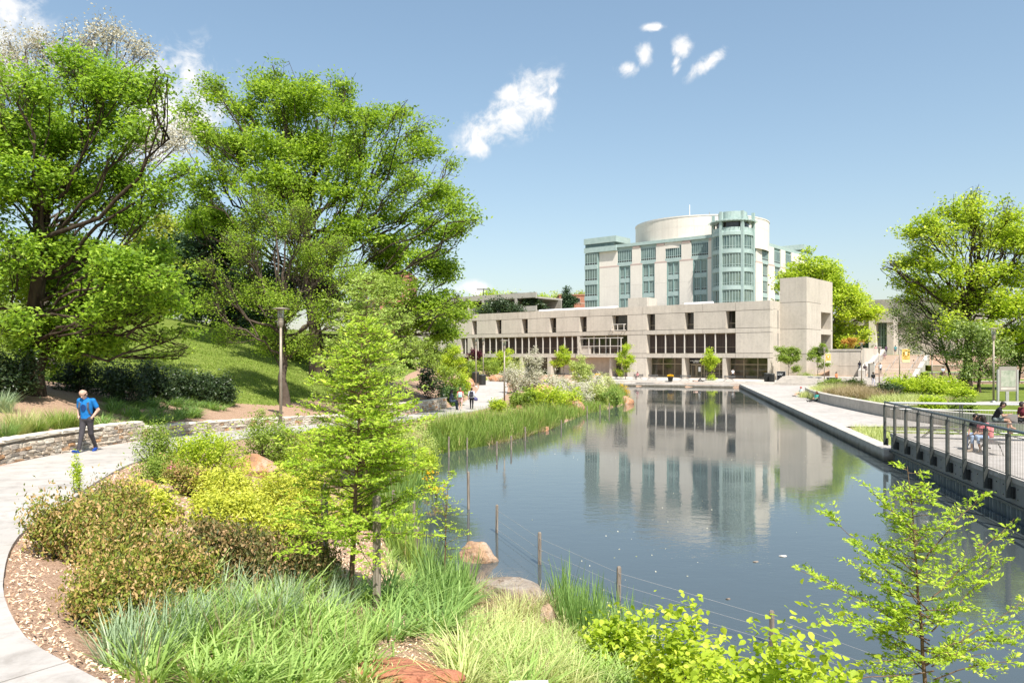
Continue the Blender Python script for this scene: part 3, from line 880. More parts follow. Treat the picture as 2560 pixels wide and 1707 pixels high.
# windows of the upper floor
for a, b in up:
    wdt = b - a
    fr = MB()
    yb = TK - .04
    fr.box(a, a + .07, yb - .05, yb + .1, ZD, ZE).box(b - .07, b, yb - .05, yb + .1, ZD, ZE)
    fr.box(a + .07, b - .07, yb - .05, yb + .1, ZD + .9, ZD + 1.0)
    wn = fr.build('window', M['bronze'], hall)
    MB().box(a + .02, b - .02, yb, yb + .04, ZD + .01, ZE - .01).build('pane', M['dark_glass'], wn)
# windows of the middle floor: deep fins, curtained glass
fin_px = {1: [z2(x) for x in (393, 457, 519, 584, 650, 717, 787, 857, 927, 1001, 1075, 1150, 1227, 1303, 1384)],
          3: [z3(x) for x in (162, 262, 360, 462, 569, 675, 786, 898)]}
for k, (a, b) in enumerate(mid):
    yb = TK - .04
    if k in fin_px: fx = [fac(p)[0] for p in fin_px[k]]
    elif k == 0: fx = list(np.arange(a + 1.35, b, 1.38))
    else: fx = list(np.linspace(a, b, 5)[1:-1])
    fx = [f for f in fx if a + .3 < f < b - .3]
    edges = [a] + fx + [b]
    for f in fx:
        MB().box(f - .075, f + .075, .10 if k != 2 else .95, .34 if k != 2 else yb - .06, ZB, ZC).build('fin', M['frame_pale'], hall)
    for p, q in zip(edges[:-1], edges[1:]):
        fr = MB().box(p + .02, q - .02, yb - .05, yb + .05, ZB, ZB + .12).box(p + .02, q - .02, yb - .05, yb + .05, ZC - .1, ZC)
        fr.box(p + .02, q - .02, yb - .04, yb + .05, ZB + 1.1, ZB + 1.16)
        wn = fr.build('window', M['bronze'], hall)
        MB().box(p + .02, q - .02, yb, yb + .03, ZB + .02, ZC - .02).build('pane', M['curtain'] if k in (1, 3, 0) else M['dark_glass'], wn)
# ground floor shopfronts
for k, (a, b) in enumerate(gr):
    yb = TK + (.7 if k > 4 else .5)
    z0, z1 = GZ0 + .17, ZA + .04
    MB().box(a - .3, a - .002, TK + .003, yb + .3, z0, z1).build('reveal', M['conc'], hall)
    MB().box(b + .002, b + .3, TK + .003, yb + .3, z0, z1).build('reveal', M['conc'], hall)
    nb = {5: 3, 6: 5, 7: 3}.get(k, max(2, int((b - a) / 2.6)))
    ed = list(np.linspace(a, b, nb + 1))
    if k == 3 or k == 4:
        MB().box(a + 1.2, b, yb - .05, yb + .1, z0, z1).build('wall_panel', M['conc'], hall)
        ed = [a, a + 1.2]
    for p, q in zip(ed[:-1], ed[1:]):
        fr = MB()
        fr.box(p, p + .07, yb - .08, yb + .06, z0, z1).box(q - .07, q, yb - .079, yb + .06, z0, z1)
        fr.box(p + .07, q - .07, yb - .08, yb + .06, z0 + 2.45, z0 + 2.58).box(p + .07, q - .07, yb - .08, yb + .06, z0, z0 + .1)
        if k == 6:
            fr.box(p + .07, q - .07, yb - .06, yb + .06, z0 + .85, z0 + .91).box(p + .07, q - .07, yb - .06, yb + .06, z0 + 1.65, z0 + 1.71)
        wn = fr.build('shop_window', M['bronze'], hall)
        MB().box(p + .03, q - .03, yb, yb + .03, z0 + .02, z1 - .02).build('pane', M['shop_glass'], wn)
# lettering over the entrance (two short white lines, too small in the photograph to read in full) and a notice on the door
a, b = gr[6]
M['sign_white'] = mat('white lettering', (.85, .85, .83), rough=.5)
M['sign_black'] = mat('black sign', (.012, .012, .013), rough=.45)
sx = a + (b - a) * .2
sgn = MB().box(sx - 1.35, sx + 1.35, TK + .45, TK + .56, 3.45, 4.30).build('sign_board', M['sign_black'], hall)
def strokes(parent, x0, x1, y, z, h, seed):
    # line of small upright strokes: lettering too small to read in the photograph
    rr_ = random.Random(seed); mb = MB(); x = x0
    while x < x1 - .1:
        w_ = rr_.uniform(.05, .10)
        mb.box(x, x + w_, y - .012, y, z, z + h * rr_.choice((1, 1, .96))); x += w_ + rr_.choice((.035, .04, .05, .14))
    return mb.build('lettering', M['sign_white'], parent)
strokes(sgn, sx - 1.2, sx + 1.2, TK + .449, 3.76, .22, 1)
strokes(sgn, sx - .6, sx + .6, TK + .449, 3.52, .16, 2)
dr = MB().box(sx - 1.1, sx - .06, TK + .52, TK + .58, GZ0 + .17, 3.2).box(sx + .06, sx + 1.1, TK + .52, TK + .58, GZ0 + .17, 3.2)
dro = dr.build('door', M['bronze'], hall)
MB().box(sx - .98, sx - .18, TK + .50, TK + .515, GZ0 + .4, 3.05).build('pane', M['shop_glass'], dro)
MB().box(sx + .18, sx + .98, TK + .50, TK + .515, GZ0 + .4, 3.05).build('pane', M['shop_glass'], dro)
MB().box(sx + .4, sx + .85, TK + .485, TK + .495, 1.9, 2.75).build('notice', M['sign_white'], dro)
# balcony frames standing proud of the facade
def cage(x0, x1, z0, z1, nv, midz, name):
    mb = MB(); t = .13
    y0, y1 = -.75, -.62
    mb.box(x0, x1, y0, y1, z1 - t, z1).box(x0, x1, y0, y1, z0, z0 + t).box(x0, x0 + t, y0 + .002, y1 - .002, z0 + t, z1 - t).box(x1 - t, x1, y0 + .002, y1 - .002, z0 + t, z1 - t)
    for q in range(1, nv): 
        xx = x0 + (x1 - x0) * q / nv
        mb.box(xx - t / 2, xx + t / 2, y0 + .002, y1 - .002, z0 + t, z1 - t)
    if midz: mb.box(x0 + t, x1 - t, y0 + .004, y1 - .004, midz - t / 2, midz + t / 2)
    for xx in (x0, x1 - t):
        mb.box(xx, xx + t, y1, .0, z1 - t - .001, z1 - .001).box(xx, xx + t, y1, 0, z0 + .001, z0 + t - .001)
    return mb.build(name, M['frame_pale'], hall)
a, b = mid[2]
cage(a + .25, b - .95, ZB - .25, ZC - .45, 4, ZB + 1.45, 'balcony_frame')
MB().box(a + 1.1, a + 3.2, -.6, -.5, ZB - .1, ZB + 1.35).build('balcony_panel', M['conc'], hall)
MB().box(a, b, -.72, -.02, ZB - .75, ZB - .3).build('balcony_slab', M['conc'], hall)
a, b = up[6]
cage(a + .25, b - .3, ZD + .05, ZD + 1.35, 2, None, 'balcony_frame')
# corner tower
TX0, TX1, TY0, TY1, TZ = .002, 4.6, 4.5, 18.2, 18.35
op = [(9.6, 12.65), (5.5, 8.65)]
zl = [(GZ0 - .4, 5.08), (5.14, 9.38), (9.44, 14.03), (14.09, TZ)]
for a, b in zl:
    MB().box(TX0, TX1, TY0, TY0 + .4, a, b).build('wall_panel', M['conc'], hall)
    MB().box(TX1 - .4, TX1 - .001, TY0 + .402, 11.9, a, b).build('wall_panel', M['conc'], hall)
    MB().box(TX1 - .4, TX1 - .001, 17.3, TY1, a, b).build('wall_panel', M['conc'], hall)
    MB().box(TX0, TX1 - .402, TY1 - .4, TY1 - .001, a, b).build('wall_panel', M['conc'], hall)
for a, b in ((GZ0 - .4, 5.5), (8.65, 9.6), (12.65, TZ)):
    MB().box(TX1 - .4, TX1 - .002, 11.902, 17.298, a, b).build('wall_panel', M['conc'], hall)
MB().box(TX0 + .1, TX1 - 2.4, TY0 + .41, TY1 - .41, GZ0, TZ - .4).build('core', M['conc_dark'], hall)
MB().box(TX1 - 2.39, TX1 - .41, 17.3, 17.75, GZ0, TZ - .6).build('reveal', M['conc'], hall)
MB().box(TX1 - 2.39, TX1 - .41, TY0 + .41, TY1 - .45, 8.7, 9.55).build('floor_slab', M['conc'], hall)
MB().box(TX1 - 2.39, TX1 - .41, TY0 + .41, TY1 - .45, 12.7, 13.4).build('floor_slab', M['conc'], hall)
# roof furniture: white skylights and a plant box
for a, b in ((z2(1000), z2(1222)), (z2(1252), z2(1476)), (z2(1528), z2(1752)), (1400 + 955 / 3.178, 1400 + 1145 / 3.178)):
    xa, xb = fac(a, off=9)[0], fac(b, off=9)[0]
    mb = MB(); h = ZF + 1.0; l = ZF - .35
    mb.add([(xa, 9, l), (xb, 9, l), (xb, 15, l), (xa, 15, l), (xa + .6, 9.8, h), (xb - .6, 9.8, h), (xb - .6, 14.2, h + .35), (xa + .6, 14.2, h + .35)],
           [(0, 3, 2, 1), (4, 5, 6, 7), (0, 1, 5, 4), (1, 2, 6, 5), (2, 3, 7, 6), (3, 0, 4, 7)])
    mb.build('skylight', M['white_paint'], hall)
xa, xb = fac(1400 + 540 / 3.178, off=5)[0], fac(1400 + 690 / 3.178, off=5)[0]
MB().box(xa, xb, 5, 9, ZF - .35, ZF + 2.1).build('plant_box', M['conc'], hall)

# ---- the library tower behind
L0 = (50.0, 174.0)
lf_, ls_ = frame(L0)
lib = empty('library_building', (L0[0], L0[1], 0), TH,
            'tall cream library with green metal window bays and a round drum on its roof', 'building')
q1 = lambda x: 1400 + x / 3.178
TOPS = [31.2, 27.1, 23.1, 19.05, 15.0]
def glass_bay(x0, x1, y, zt, zb, nm, par, face=1, side_=False, glass='lib_glass', sill=True):
    """one window: green mullions, panes behind. side_: lies on the square wall"""
    def bx(mb, a, b, c, d, z0, z1):
        if not side_: mb.box(a, b, c, d, z0, z1)
        else: mb.box(-d, -c, a, b, z0, z1)
    mb = MB()
    w = .10
    for i in range(nm + 1):
        xx = x0 + (x1 - x0 - w) * i / nm
        bx(mb, xx, xx + w, y - .06, y + .1, zb, zt)
    bx(mb, x0, x1, y - .045, y + .08, zt - .1, zt + .001)
    bx(mb, x0, x1, y - .045, y + .08, zb - .001, zb + .1)
    if sill: bx(mb, x0, x1, y - .05, y + .08, zb + .55, zb + .64)
    wn = mb.build('window', M['green_metal'], par)
    g = MB(); bx(g, x0 + .02, x1 - .02, y, y + .03, zb + .02, zt - .02)
    g.build('pane', M[glass], wn)
    if sill:
        g = MB(); bx(g, x0 + .08, x1 - .08, y - .03, y - .005, zb + .1, zb + .55)
        g.build('spandrel_pane', M['dark_glass'], wn)
    return wn
# left facade: list of glass strips (upper storey limits, lower storey limits) in photograph columns
LG = [((q1(455), q1(570)), (q1(470), q1(556))), ((q1(640), q1(760)), (q1(655), q1(748))), ((q1(836), q1(962)), (q1(850), q1(945))), ((q1(1042), q1(1176)), (q1(1058), q1(1168)))]
xs_edges = []
for (u0, u1), (l0, l1) in LG:
    ux0, ux1, lx0, lx1 = lf_(u0)[0], lf_(u1)[0], lf_(l0)[0], lf_(l1)[0]
    xs_edges.append((ux0, ux1, lx0, lx1))
    glass_bay(ux0, ux1, .25, TOPS[0], 28.1, 8, lib, glass='lib_glass')
    MB().box(ux0 - .3, ux1 + .3, .05, .5, 27.25, 28.08).build('spandrel', M['green_metal'], lib)
    for zt in TOPS[1:]:
        gw = (lx1 - lx0)
        glass_bay(lx0 + .2, lx0 + gw * .5 - .15, .38, zt, zt - 3.0, 3, lib, glass='lib_glass2')
        glass_bay(lx0 + gw * .5 + .15, lx1 - .2, .38, zt, zt - 3.0, 3, lib, glass='lib_glass2')
        MB().box(lx0 + gw * .5 - .15, lx0 + gw * .5 + .15, .2, .5, zt - 3, zt).build('mullion', M['green_dark'], lib)
        MB().box(lx0, lx1, .2, .52, zt - 4.0, zt - 3.02).build('spandrel', M['green_metal'], lib)
    for xx in (lx0 - .1, lx1 - .15):
        MB().box(xx, xx + .25, .1, .55, 10, 27.24).build('green_column', M['green_dark'], lib)
# piers of cream precast between them, narrower on the top storey
left_end = lf_(q1(310))[0]
pier = [(left_end, None, xs_edges[0][0], xs_edges[0][2])]
for i in range(3): pier.append((xs_edges[i][1], xs_edges[i][3], xs_edges[i + 1][0], xs_edges[i + 1][2]))
pier.append((xs_edges[3][1], xs_edges[3][3], -3.3, -3.3))
for i, (u0, l0, u1, l1) in enumerate(pier):
    l0 = u0 if l0 is None else l0
    for za, zb in ((10, 17.2), (17.22, 22.3), (22.32, 27.2)):
        MB().box(l0 + .12, l1 - .12, 0, .9, za, zb).build('pier_panel', M['precast'], lib)
    MB().box(l0 + .1, l1 - .1, -.02, .9, 27.22, 27.55).build('pier_band', M['precast_pink'], lib)
    MB().box(u0 + .05, u1 - .05, .03, .9, 27.57, 31.4).build('pier_panel', M['precast'], lib)
    MB().box(u0 + .25, u1 - .25, -.06, .9, 31.42, 31.98).build('pier_cap', M['precast_pink'], lib)
xr_end = -3.0
MB().box(left_end + 2, xr_end, .35, .95, 31.22, 32.0).build('cornice', M['green_metal'], lib)
MB().box(left_end + 2, xr_end, -.2, 1.0, 32.0, 32.75).build('cornice', M['green_metal'], lib)
MB().box(left_end + 2, xr_end, .4, 1.0, 10, 31.2).build('core', M['green_dark'], lib)
# left corner block with chamfer
xl0 = lf_(q1(208))[0]; xl1 = lf_(q1(310))[0]
for zt in (TOPS[0] - .1, TOPS[1], TOPS[2], TOPS[3], TOPS[4]):
    glass_bay(xl0, xl1 - .15, -.55, zt, zt - 3.0, 5, lib, glass='lib_glass2')
    MB().box(xl0 - .1, xl1 - .1, -.7, .2, zt - 4.05, zt - 3.02).build('spandrel', M['green_metal'], lib)
MB().box(xl0 - .15, xl1 + 5.5, -.75, 6, 31.3, 32.6).build('cornice', M['green_metal'], lib)
MB().box(xl0, xl1 + 4.8, -.4, 5.5, 32.62, 33.5).build('attic_window', M['lib_glass'], lib)
MB().box(xl0 - .2, xl1 + 5.6, -.8, 6.1, 33.52, 35.0).build('cornice', M['green_metal'], lib)
MB().box(xl0 + .05, xl1, -.4, 8, 10, 31.2).build('core', M['green_dark'], lib)
# right facade on x = 0 plane going back
RG = [(q1(1532), q1(1560)), (q1(1606), q1(1660)), (q1(1702), q1(1756)), (q1(1792), q1(1842))]
ye = []
for u0, u1 in RG:
    y0, y1 = ls_(u0)[0], ls_(u1)[0]
    ye.append((y0, y1))
    glass_bay(y0, y1, .25, TOPS[0], 28.1, 6, lib, side_=True)
    MB().box(-.5, -.05, y0 - .3, y1 + .3, 27.25, 28.08).build('spandrel', M['green_metal'], lib)
    for zt in TOPS[1:4]:
        glass_bay(y0 + .4, y1 - .4, .38, zt, zt - 3.0, 4, lib, side_=True, glass='lib_glass2')
        MB().box(-.52, -.2, y0 + .2, y1 - .2, zt - 4.0, zt - 3.02).build('spandrel', M['green_metal'], lib)
pr = [(ye[i][1], ye[i + 1][0]) for i in range(3)] + [(ye[3][1], ls_(q1(1955))[0])]
for a, b in pr:
    for za, zb in ((10, 17.2), (17.22, 22.3), (22.32, 27.2)):
        MB().box(-.9, 0, a - .35, b + .35, za, zb).build('pier_panel', M['precast'], lib)
    MB().box(-.9, .02, a - .35, b + .35, 27.22, 27.55).build('pier_band', M['precast_pink'], lib)
    MB().box(-.9, -.03, a, b, 27.57, 31.9).build('pier_panel', M['precast'], lib)
yr = ls_(q1(1955))[0]
MB().box(-1.0, -.12, 3, yr - 1, 31.92, 32.75).build('cornice', M['green_metal'], lib)
MB().box(-.95, -.4, 3, yr, 10, 31.9).build('core', M['green_dark'], lib)
y2 = ls_(q1(2000))[0]
MB().box(-9, .4, yr - 3, y2, 31.3, 32.6).build('cornice', M['green_metal'], lib)
MB().box(-8.5, .1, yr - 2.6, y2 - .4, 32.62, 33.5).build('attic_window', M['lib_glass'], lib)
MB().box(-9.1, .5, yr - 3.1, y2 + .1, 33.52, 34.9).build('cornice', M['green_metal'], lib)
MB().box(-8, -.4, yr, y2 - .2, 10, 31.2).build('core', M['precast'], lib)
for zt in TOPS[:4]:
    glass_bay(yr + .4, y2 - .5, .1, zt, zt - 3.0, 4, lib, side_=True)
MB().box(xl0 + 2, -2, 3, yr, 10, 31.6).build('roof_block', M['precast'], lib)
# round corner bay
bay = empty('corner_bay', (0, 0, 0)); bay.parent = lib
RB = 4.35
nb = 10
for zt in TOPS[:4] :
    zt += .35
    zb = zt - 3.05
    for k in range(nb):
        a0 = R(-175) + R(250) * k / nb; a1 = R(-175) + R(250) * (k + 1) / nb
        mb = MB()
        p0 = np.array([math.cos(a0), math.sin(a0)]) * RB; p1 = np.array([math.cos(a1), math.sin(a1)]) * RB
        for q in range(3):
            p = p0 + (p1 - p0) * q / 3
            mb.bar((p[0], p[1], zb), (p[0], p[1], zt), .10)
        for zz in (zb + .1, zb + .62, zt - .06):
            mb.bar((p0[0], p0[1], zz), (p1[0], p1[1], zz), .09)
        mb.build('window', M['green_metal'], bay)
    g = MB().lathe([(RB - .10, zb), (RB - .10, zt)], 20, a0=R(-175), a1=R(75))
    g.build('pane_band', M['lib_glass'] if zt > 28 else M['lib_glass2'], bay)
    MB().lathe([(RB + .05, zb - .05), (RB + .14, zb - .1), (RB + .14, zb - .95), (RB + .05, zb - 1.0), (RB - .3, zb - 1.0)], 30, a0=R(-175), a1=R(75)).build('spandrel_ring', M['green_metal'], bay)
MB().lathe([(RB - .3, 31.57), (RB + .16, 31.57), (RB + .16, 32.3), (RB - .05, 32.4), (RB - .05, 33.3), (RB - .4, 33.32)], 30).build('spandrel_ring', M['green_metal'], bay)
MB().lathe([(RB - .8, 33.3), (RB - .8, 34.6)], 24).build('crown_window', M['dark_glass'], bay)
MB().lathe([(RB - .8, 34.6), (RB + .65, 34.7), (RB + .65, 35.0), (RB - .9, 35.2), (RB - 1.2, 35.25), (RB - 1.2, 37.0), (0.01, 37.05)], 30).build('crown_hood', M['green_metal'], bay)
for a in (-172, -100, -38, 20, 70):
    ca, sa = math.cos(R(a)), math.sin(R(a))
    MB().bar(((RB + .1) * ca, (RB + .1) * sa, 11), ((RB + .1) * ca, (RB + .1) * sa, 36.8), .62).build('bay_column', M['green_metal'], bay)
for k in range(28):
    a = R(-180 + 260 * k / 27)
    MB().bar(((RB - .9) * math.cos(a), (RB - .9) * math.sin(a), 35.3), ((RB + 1.1) * math.cos(a), (RB + 1.1) * math.sin(a), 34.75), .09).build('hood_fin', M['green_metal'], bay)
# drum
dc = W(q1(1121), 600, 197)
Rz = Matrix.Rotation(-TH, 3, 'Z')
dl = Rz @ (Vector((dc.x, dc.y, 0)) - Vector((L0[0], L0[1], 0)))
DRr = 16.6
nseg = 26
for k in range(nseg):
    for za, zb in ((30.5, 35.4), (35.43, 37.7)):
        a0, a1 = 2 * math.pi * k / nseg, 2 * math.pi * (k + 1) / nseg - .0016
        MB().lathe([(DRr, za), (DRr, zb), (DRr - .4, zb)], 4, c=(dl.x, dl.y, 0), a0=a0, a1=a1).build('drum_panel', M['precast'], lib)
MB().lathe([(DRr - .03, 30.5), (DRr - .03, 37.6), (.01, 37.65)], 64, c=(dl.x, dl.y, 0)).build('drum_core', M['precast'], lib, smooth=False)
MB().lathe([(DRr + .1, 37.72), (DRr + .1, 38.0), (DRr - .5, 38.0)], 64, c=(dl.x, dl.y, 0)).build('drum_coping', M['precast'], lib)
ant = Rz @ (Vector((W(q1(1030), 0, 197).x, 197, 0)) - Vector((L0[0], L0[1], 0)))
MB().tube([(ant.x, ant.y, 37.5), (ant.x, ant.y, 43.5)], .09, 6).build('antenna', M['white_paint'], lib)
MB().tube([(ant.x + 4, ant.y + 3, 37.5), (ant.x + 4, ant.y + 3, 41.5)], .06, 5).build('antenna', M['steel'], lib)
# a ladder cage on the drum
ld = MB()
lx = lf_(q1(848), off=6)[0]
for dx in (-.22, .22): ld.bar((lx + dx, 6.2, 31.8), (lx + dx, 6.2, 35.5), .07)
for q in range(8): ld.bar((lx - .22, 6.2, 32 + q * .45), (lx + .22, 6.2, 32 + q * .45), .05)
ld.build('roof_ladder', M['white_paint'], lib)

# ---- the student centre up the stairs on the right
CCx, CCy = 78.0, 164.0
com = empty('portal_building', (CCx, CCy, 4.6), TH, 'tan building with tall green-framed entrance glazing at the head of the stairs', 'building')
cf, cs_ = frame((CCx, CCy))
q4 = lambda x: 2000 + x / 4.2
def cx_(p, off=0): return cf(p, off=off)[0]
def zc(p, y, off=0): return cf(q4(p), 680 + y / 4.2, off)[1] - 4.6
xa, xb = cx_(q4(600), 3), cx_(q4(1300), 3)
MB().box(xa - 4, xb + 10, 3.5, 24, 7.3, zc(950, 285, 3.5)).build('upper_wall', M['conc_dark'], com)
MB().box(xa - 30, xb + 10, 4.2, 24, -.4, 7.28).build('wall', M['conc'], com)
MB().box(cx_(q4(805)), cx_(q4(985)), -.4, 3.4, zc(900, 530), zc(900, 448)).build('portal_head', M['conc_light'], com)
MB().box(cx_(q4(915)), cx_(q4(985)), -.2, 3.3, -.4, zc(900, 530) - .02).build('portal_pier', M['conc_light'], com)
MB().box(cx_(q4(725)), cx_(q4(800)), -.2, 3.3, -.4, zc(760, 440)).build('portal_pier', M['precast'], com)
MB().box(cx_(q4(430)), cx_(q4(725)), .6, 3.3, zc(660, 560), zc(660, 470)).build('portal_head', M['conc_light'], com)
def curtain(x0, x1, y, z0, z1, nx_, nz_):
    for i in range(nx_):
        for j in range(nz_):
            a, b = x0 + (x1 - x0) * i / nx_, x0 + (x1 - x0) * (i + 1) / nx_
            c, d = z0 + (z1 - z0) * j / nz_, z0 + (z1 - z0) * (j + 1) / nz_
            mb = MB().box(a, a + .1, y - .1, y + .05, c, d).box(b - .1, b, y - .099, y + .05, c, d).box(a + .1, b - .1, y - .1, y + .05, d - .1, d)
            wn = mb.build('window', M['green_dark'], com)
            MB().box(a + .02, b - .02, y, y + .03, c + .01, d - .01).build('pane', M['lib_glass'], wn)
curtain(cx_(q4(805)), cx_(q4(915)), 1.6, -.3, zc(860, 530), 4, 5)
curtain(cx_(q4(560)), cx_(q4(722)), 2.2, -.3, zc(660, 590), 5, 4)

# ---- parking garage and brick blocks far behind
gar = empty('parking_garage', tuple(W(1190, 760, 235))[:2] + (2.0,), TH, 'grey concrete parking garage with dark open decks behind the long building', 'garage')
gf, gs_ = frame((gar.location.x, gar.location.y))
def gp(x, y): a, z = gf(z2(x), 680 + y / 4.2); return a, z - 2.0
x0 = gp(0, 300)[0] - 60; x1 = gp(1010, 300)[0]
zt = gp(230, 262)[1]
for lv in range(4):
    z1 = zt - lv * 3.9
    MB().box(x0, x1, 0, .4, z1 - 1.5, z1).build('parapet', M['conc_light'], gar)
    n = int((x1 - x0) / 6.5)
    for i in range(n):
        MB().box(x0 + i * 6.5, x0 + i * 6.5 + .9, .02, .5, z1 - 3.9, z1 - 1.52).build('column', M['conc_light'], gar)
    MB().box(x0, x1 - 1, .6, 14, z1 - 1.6, z1 - 1.1).build('deck', M['conc_light'], gar)
MB().box(x0, x1, 12, 12.4, -4, zt - 1.7).build('back_wall', M['conc_dark'], gar)
for px, py in ((z2(456), 680 + 178 / 4.2), (z2(816), 680 + 220 / 4.2)):
    p = W(px, py, 250)
    tl = empty('deck_lamp', (p.x, p.y, 12), 0, 'dark twin-headed lamp mast on the garage roof, %s' % ('left one' if px < 1250 else 'right one'), 'lamp')
    h = p.z - 12
    MB().tube([(0, 0, 0), (0, 0, h)], .14, 6).build('mast', M['dark_iron'], tl)
    for s_ in (-1, 1): MB().box(min(.1 * s_, 2.2 * s_), max(.1 * s_, 2.2 * s_), -.3, .3, h - .25, h).build('lamp_head', M['dark_iron'], tl)
M['brick'] = mat('red brick', (.36, .15, .10), (.46, .21, .145), 2, .9, .2, world=True)
for nm, lab, (pa, pb, pt, pbm, Y) in (('brick_building', 'red brick block behind the dark conifer left of the library', (1398, 1470, 739, 800, 300)),
                              ('brick_building', 'red brick block showing through the big oak on the left', (930, 1022, 685, 760, 210))):
    a, b = W(pa, pt, Y), W(pb, pt, Y)
    o = empty(nm, (a.x, Y, 3), 0, lab, 'building')
    wdt, h = b.x - a.x, a.z - 3
    MB().box(0, wdt, 0, 18, 0, h).build('wall', M['brick'], o)
    MB().box(-.2, wdt + .2, -.2, 18.2, h + .002, h + .5).build('parapet', M['brick'], o)
    for fl in range(int(h / 3.6)):
        MB().box(-.05, wdt + .05, -.06, -.004, h - 3.6 * fl - 3.1, h - 3.6 * fl - 2.9).build('floor_band', M['conc_light'], o)
        for k in range(int(wdt / 3)):
            wn = MB().box(.6 + k * 3, 2.2 + k * 3, -.05, -.003, h - 3.6 * fl - 2.6, h - 3.6 * fl - 1.0).build('window', M['conc_light'], o)
            MB().box(.7 + k * 3, 2.1 + k * 3, -.07, -.052, h - 3.6 * fl - 2.5, h - 3.6 * fl - 1.1).build('pane', M['dark_glass'], wn)

# ---- wide stairs on the right, with cheek walls and rails
SV = np.array([.53, .848]); SX = np.array([.848, -.53])
S0 = np.array([46.5, 109.0])
stair = empty('stone_stairs', (S0[0], S0[1], .74), math.atan2(SX[1], SX[0]), 'broad flights of pale stone stairs rising to the right of the concrete tower', 'stairs')
M['step_tan'] = concrete('tan step', (.55, .44, .35), .07, .04)
wS = 8.4; nst = 27; rise = .155
ycur = 0.0
fl_break = {6: 3.2, 13: 3.2, 20: 3.2}
ypos = []
for i in range(nst):
    dep = .95
    ypos.append(ycur)
    xl_, xr_ = (-9.0, wS) if i < 6 else (2.2, wS + .25 * 0)
    ext_ = 46 - ycur
    MB().box(xl_, xr_, ycur, ycur + dep + fl_break.get(i + 1, 0) + (ext_ if i == nst - 1 else .02), i * rise - .3, (i + 1) * rise).build('step', M['step_tan'] if i > 5 else M['conc_light'], stair)
    ycur += dep + fl_break.get(i + 1, 0)
def yz(i): return ypos[min(i, nst - 1)], i * rise
# cheek walls stepping up on the left
ck = [(6, 12), (13, 19), (20, 26)]
for i0, i1 in ck:
    ya, za = yz(i0); yb, zb = yz(i1)
    mb = MB()
    x0, x1 = 1.3, 2.15
    mb.add([(x0, ya - .6, za - 1), (x1, ya - .6, za - 1), (x1, yb + 1, za - 1), (x0, yb + 1, za - 1),
            (x0, ya - .6, za + 1.0), (x1, ya - .6, za + 1.0), (x1, yb + 1, zb + 1.25), (x0, yb + 1, zb + 1.25)],
           [(0, 3, 2, 1), (4, 5, 6, 7), (0, 1, 5, 4), (1, 2, 6, 5), (2, 3, 7, 6), (3, 0, 4, 7)])
    mb.build('cheek_wall', M['conc_light'], stair)
    for xx in (x1 + .12, 5.0, wS - .3):
        r = MB()
        r.tube([(xx, ya, za + .95), (xx, yb, zb + .95)], .035, 6)
        r.tube([(xx, ya, za), (xx, ya, za + .95)], .03, 6).tube([(xx, yb, zb), (xx, yb, zb + .95)], .03, 6)
        r.build('handrail', M['galv'], stair)
    MB().add([(wS + .02, ya - .3, za - .6), (wS + .7, ya - .3, za - .6), (wS + .7, yb + .6, za - .6), (wS + .02, yb + .6, za - .6),
              (wS + .02, ya - .3, za + .2), (wS + .7, ya - .3, za + .2), (wS + .7, yb + .6, zb + .25), (wS + .02, yb + .6, zb + .25)],
             [(0, 3, 2, 1), (4, 5, 6, 7), (0, 1, 5, 4), (1, 2, 6, 5), (2, 3, 7, 6), (3, 0, 4, 7)]).build('cheek_wall', M['conc_light'], stair)
# retaining wall between tower and stairs
ret = empty('retaining_wall', (S0[0], S0[1], .74), math.atan2(SX[1], SX[0]), 'tall beige retaining wall beside the stairs behind the small wall tree', 'wall')
for j, (za, zb) in enumerate(((-.4, 2.3), (2.34, 4.9))):
    for i in range(4):
        MB().box(-5.2 + i * 1.62, -5.2 + (i + 1) * 1.62 - .02, 23.0, 23.5, za, zb).build('wall_panel', M['conc'], ret)
MB().box(1.0, 1.4, 14, 44, -.4, 5.3).build('side_wall', M['conc'], ret)
MB().box(-5.3, 1.38, 22.9, 23.6, 4.92, 5.2).build('coping', M['conc_light'], ret)
MB().box(-5.2, .98, 23.55, 50, 3.9, 4.2).build('upper_terrace', M['conc_light'], ret)

# ---- terraced lawns right of the stairs
M['terr_wall'] = mat('terrace wall stone', (.24, .17, .125), (.32, .24, .18), 1.5, .9, .15, world=True)
M['lawn'] = mat('lawn', (.10, .17, .022), (.20, .265, .05), .8, 1, .05, world=True, bump=.5, bscale=30, c3=(.145, .215, .033))
for k, (Y, z, x0) in enumerate(((100, 1.46, 53), (114, 2.29, 62), (128, 3.17, 70), (141, 4.05, 78))):
    nY = (114, 128, 141, 160)[k]
    t = MB()
    t.box(x0 + .02, 150, Y + .45, nY + .4, z - 1.6, z - .03)
    tag(t.build('lawn', M['lawn']), kind='structure')
    wl = empty('terrace_wall', (x0, Y, 0), 0, ['lowest', 'second', 'third', 'topmost'][k] + ' low brown retaining wall of the terraced lawn right of the stairs', 'wall')
    for i in range(16):
        MB().box(i * 6, i * 6 + 5.98, 0, .42, z - 1.4, z).build('wall_block', M['terr_wall'], wl)
        MB().box(i * 6, i * 6 + 5.985, -.06, .5, z + .002, z + .1).build('coping', M['conc_light'], wl)
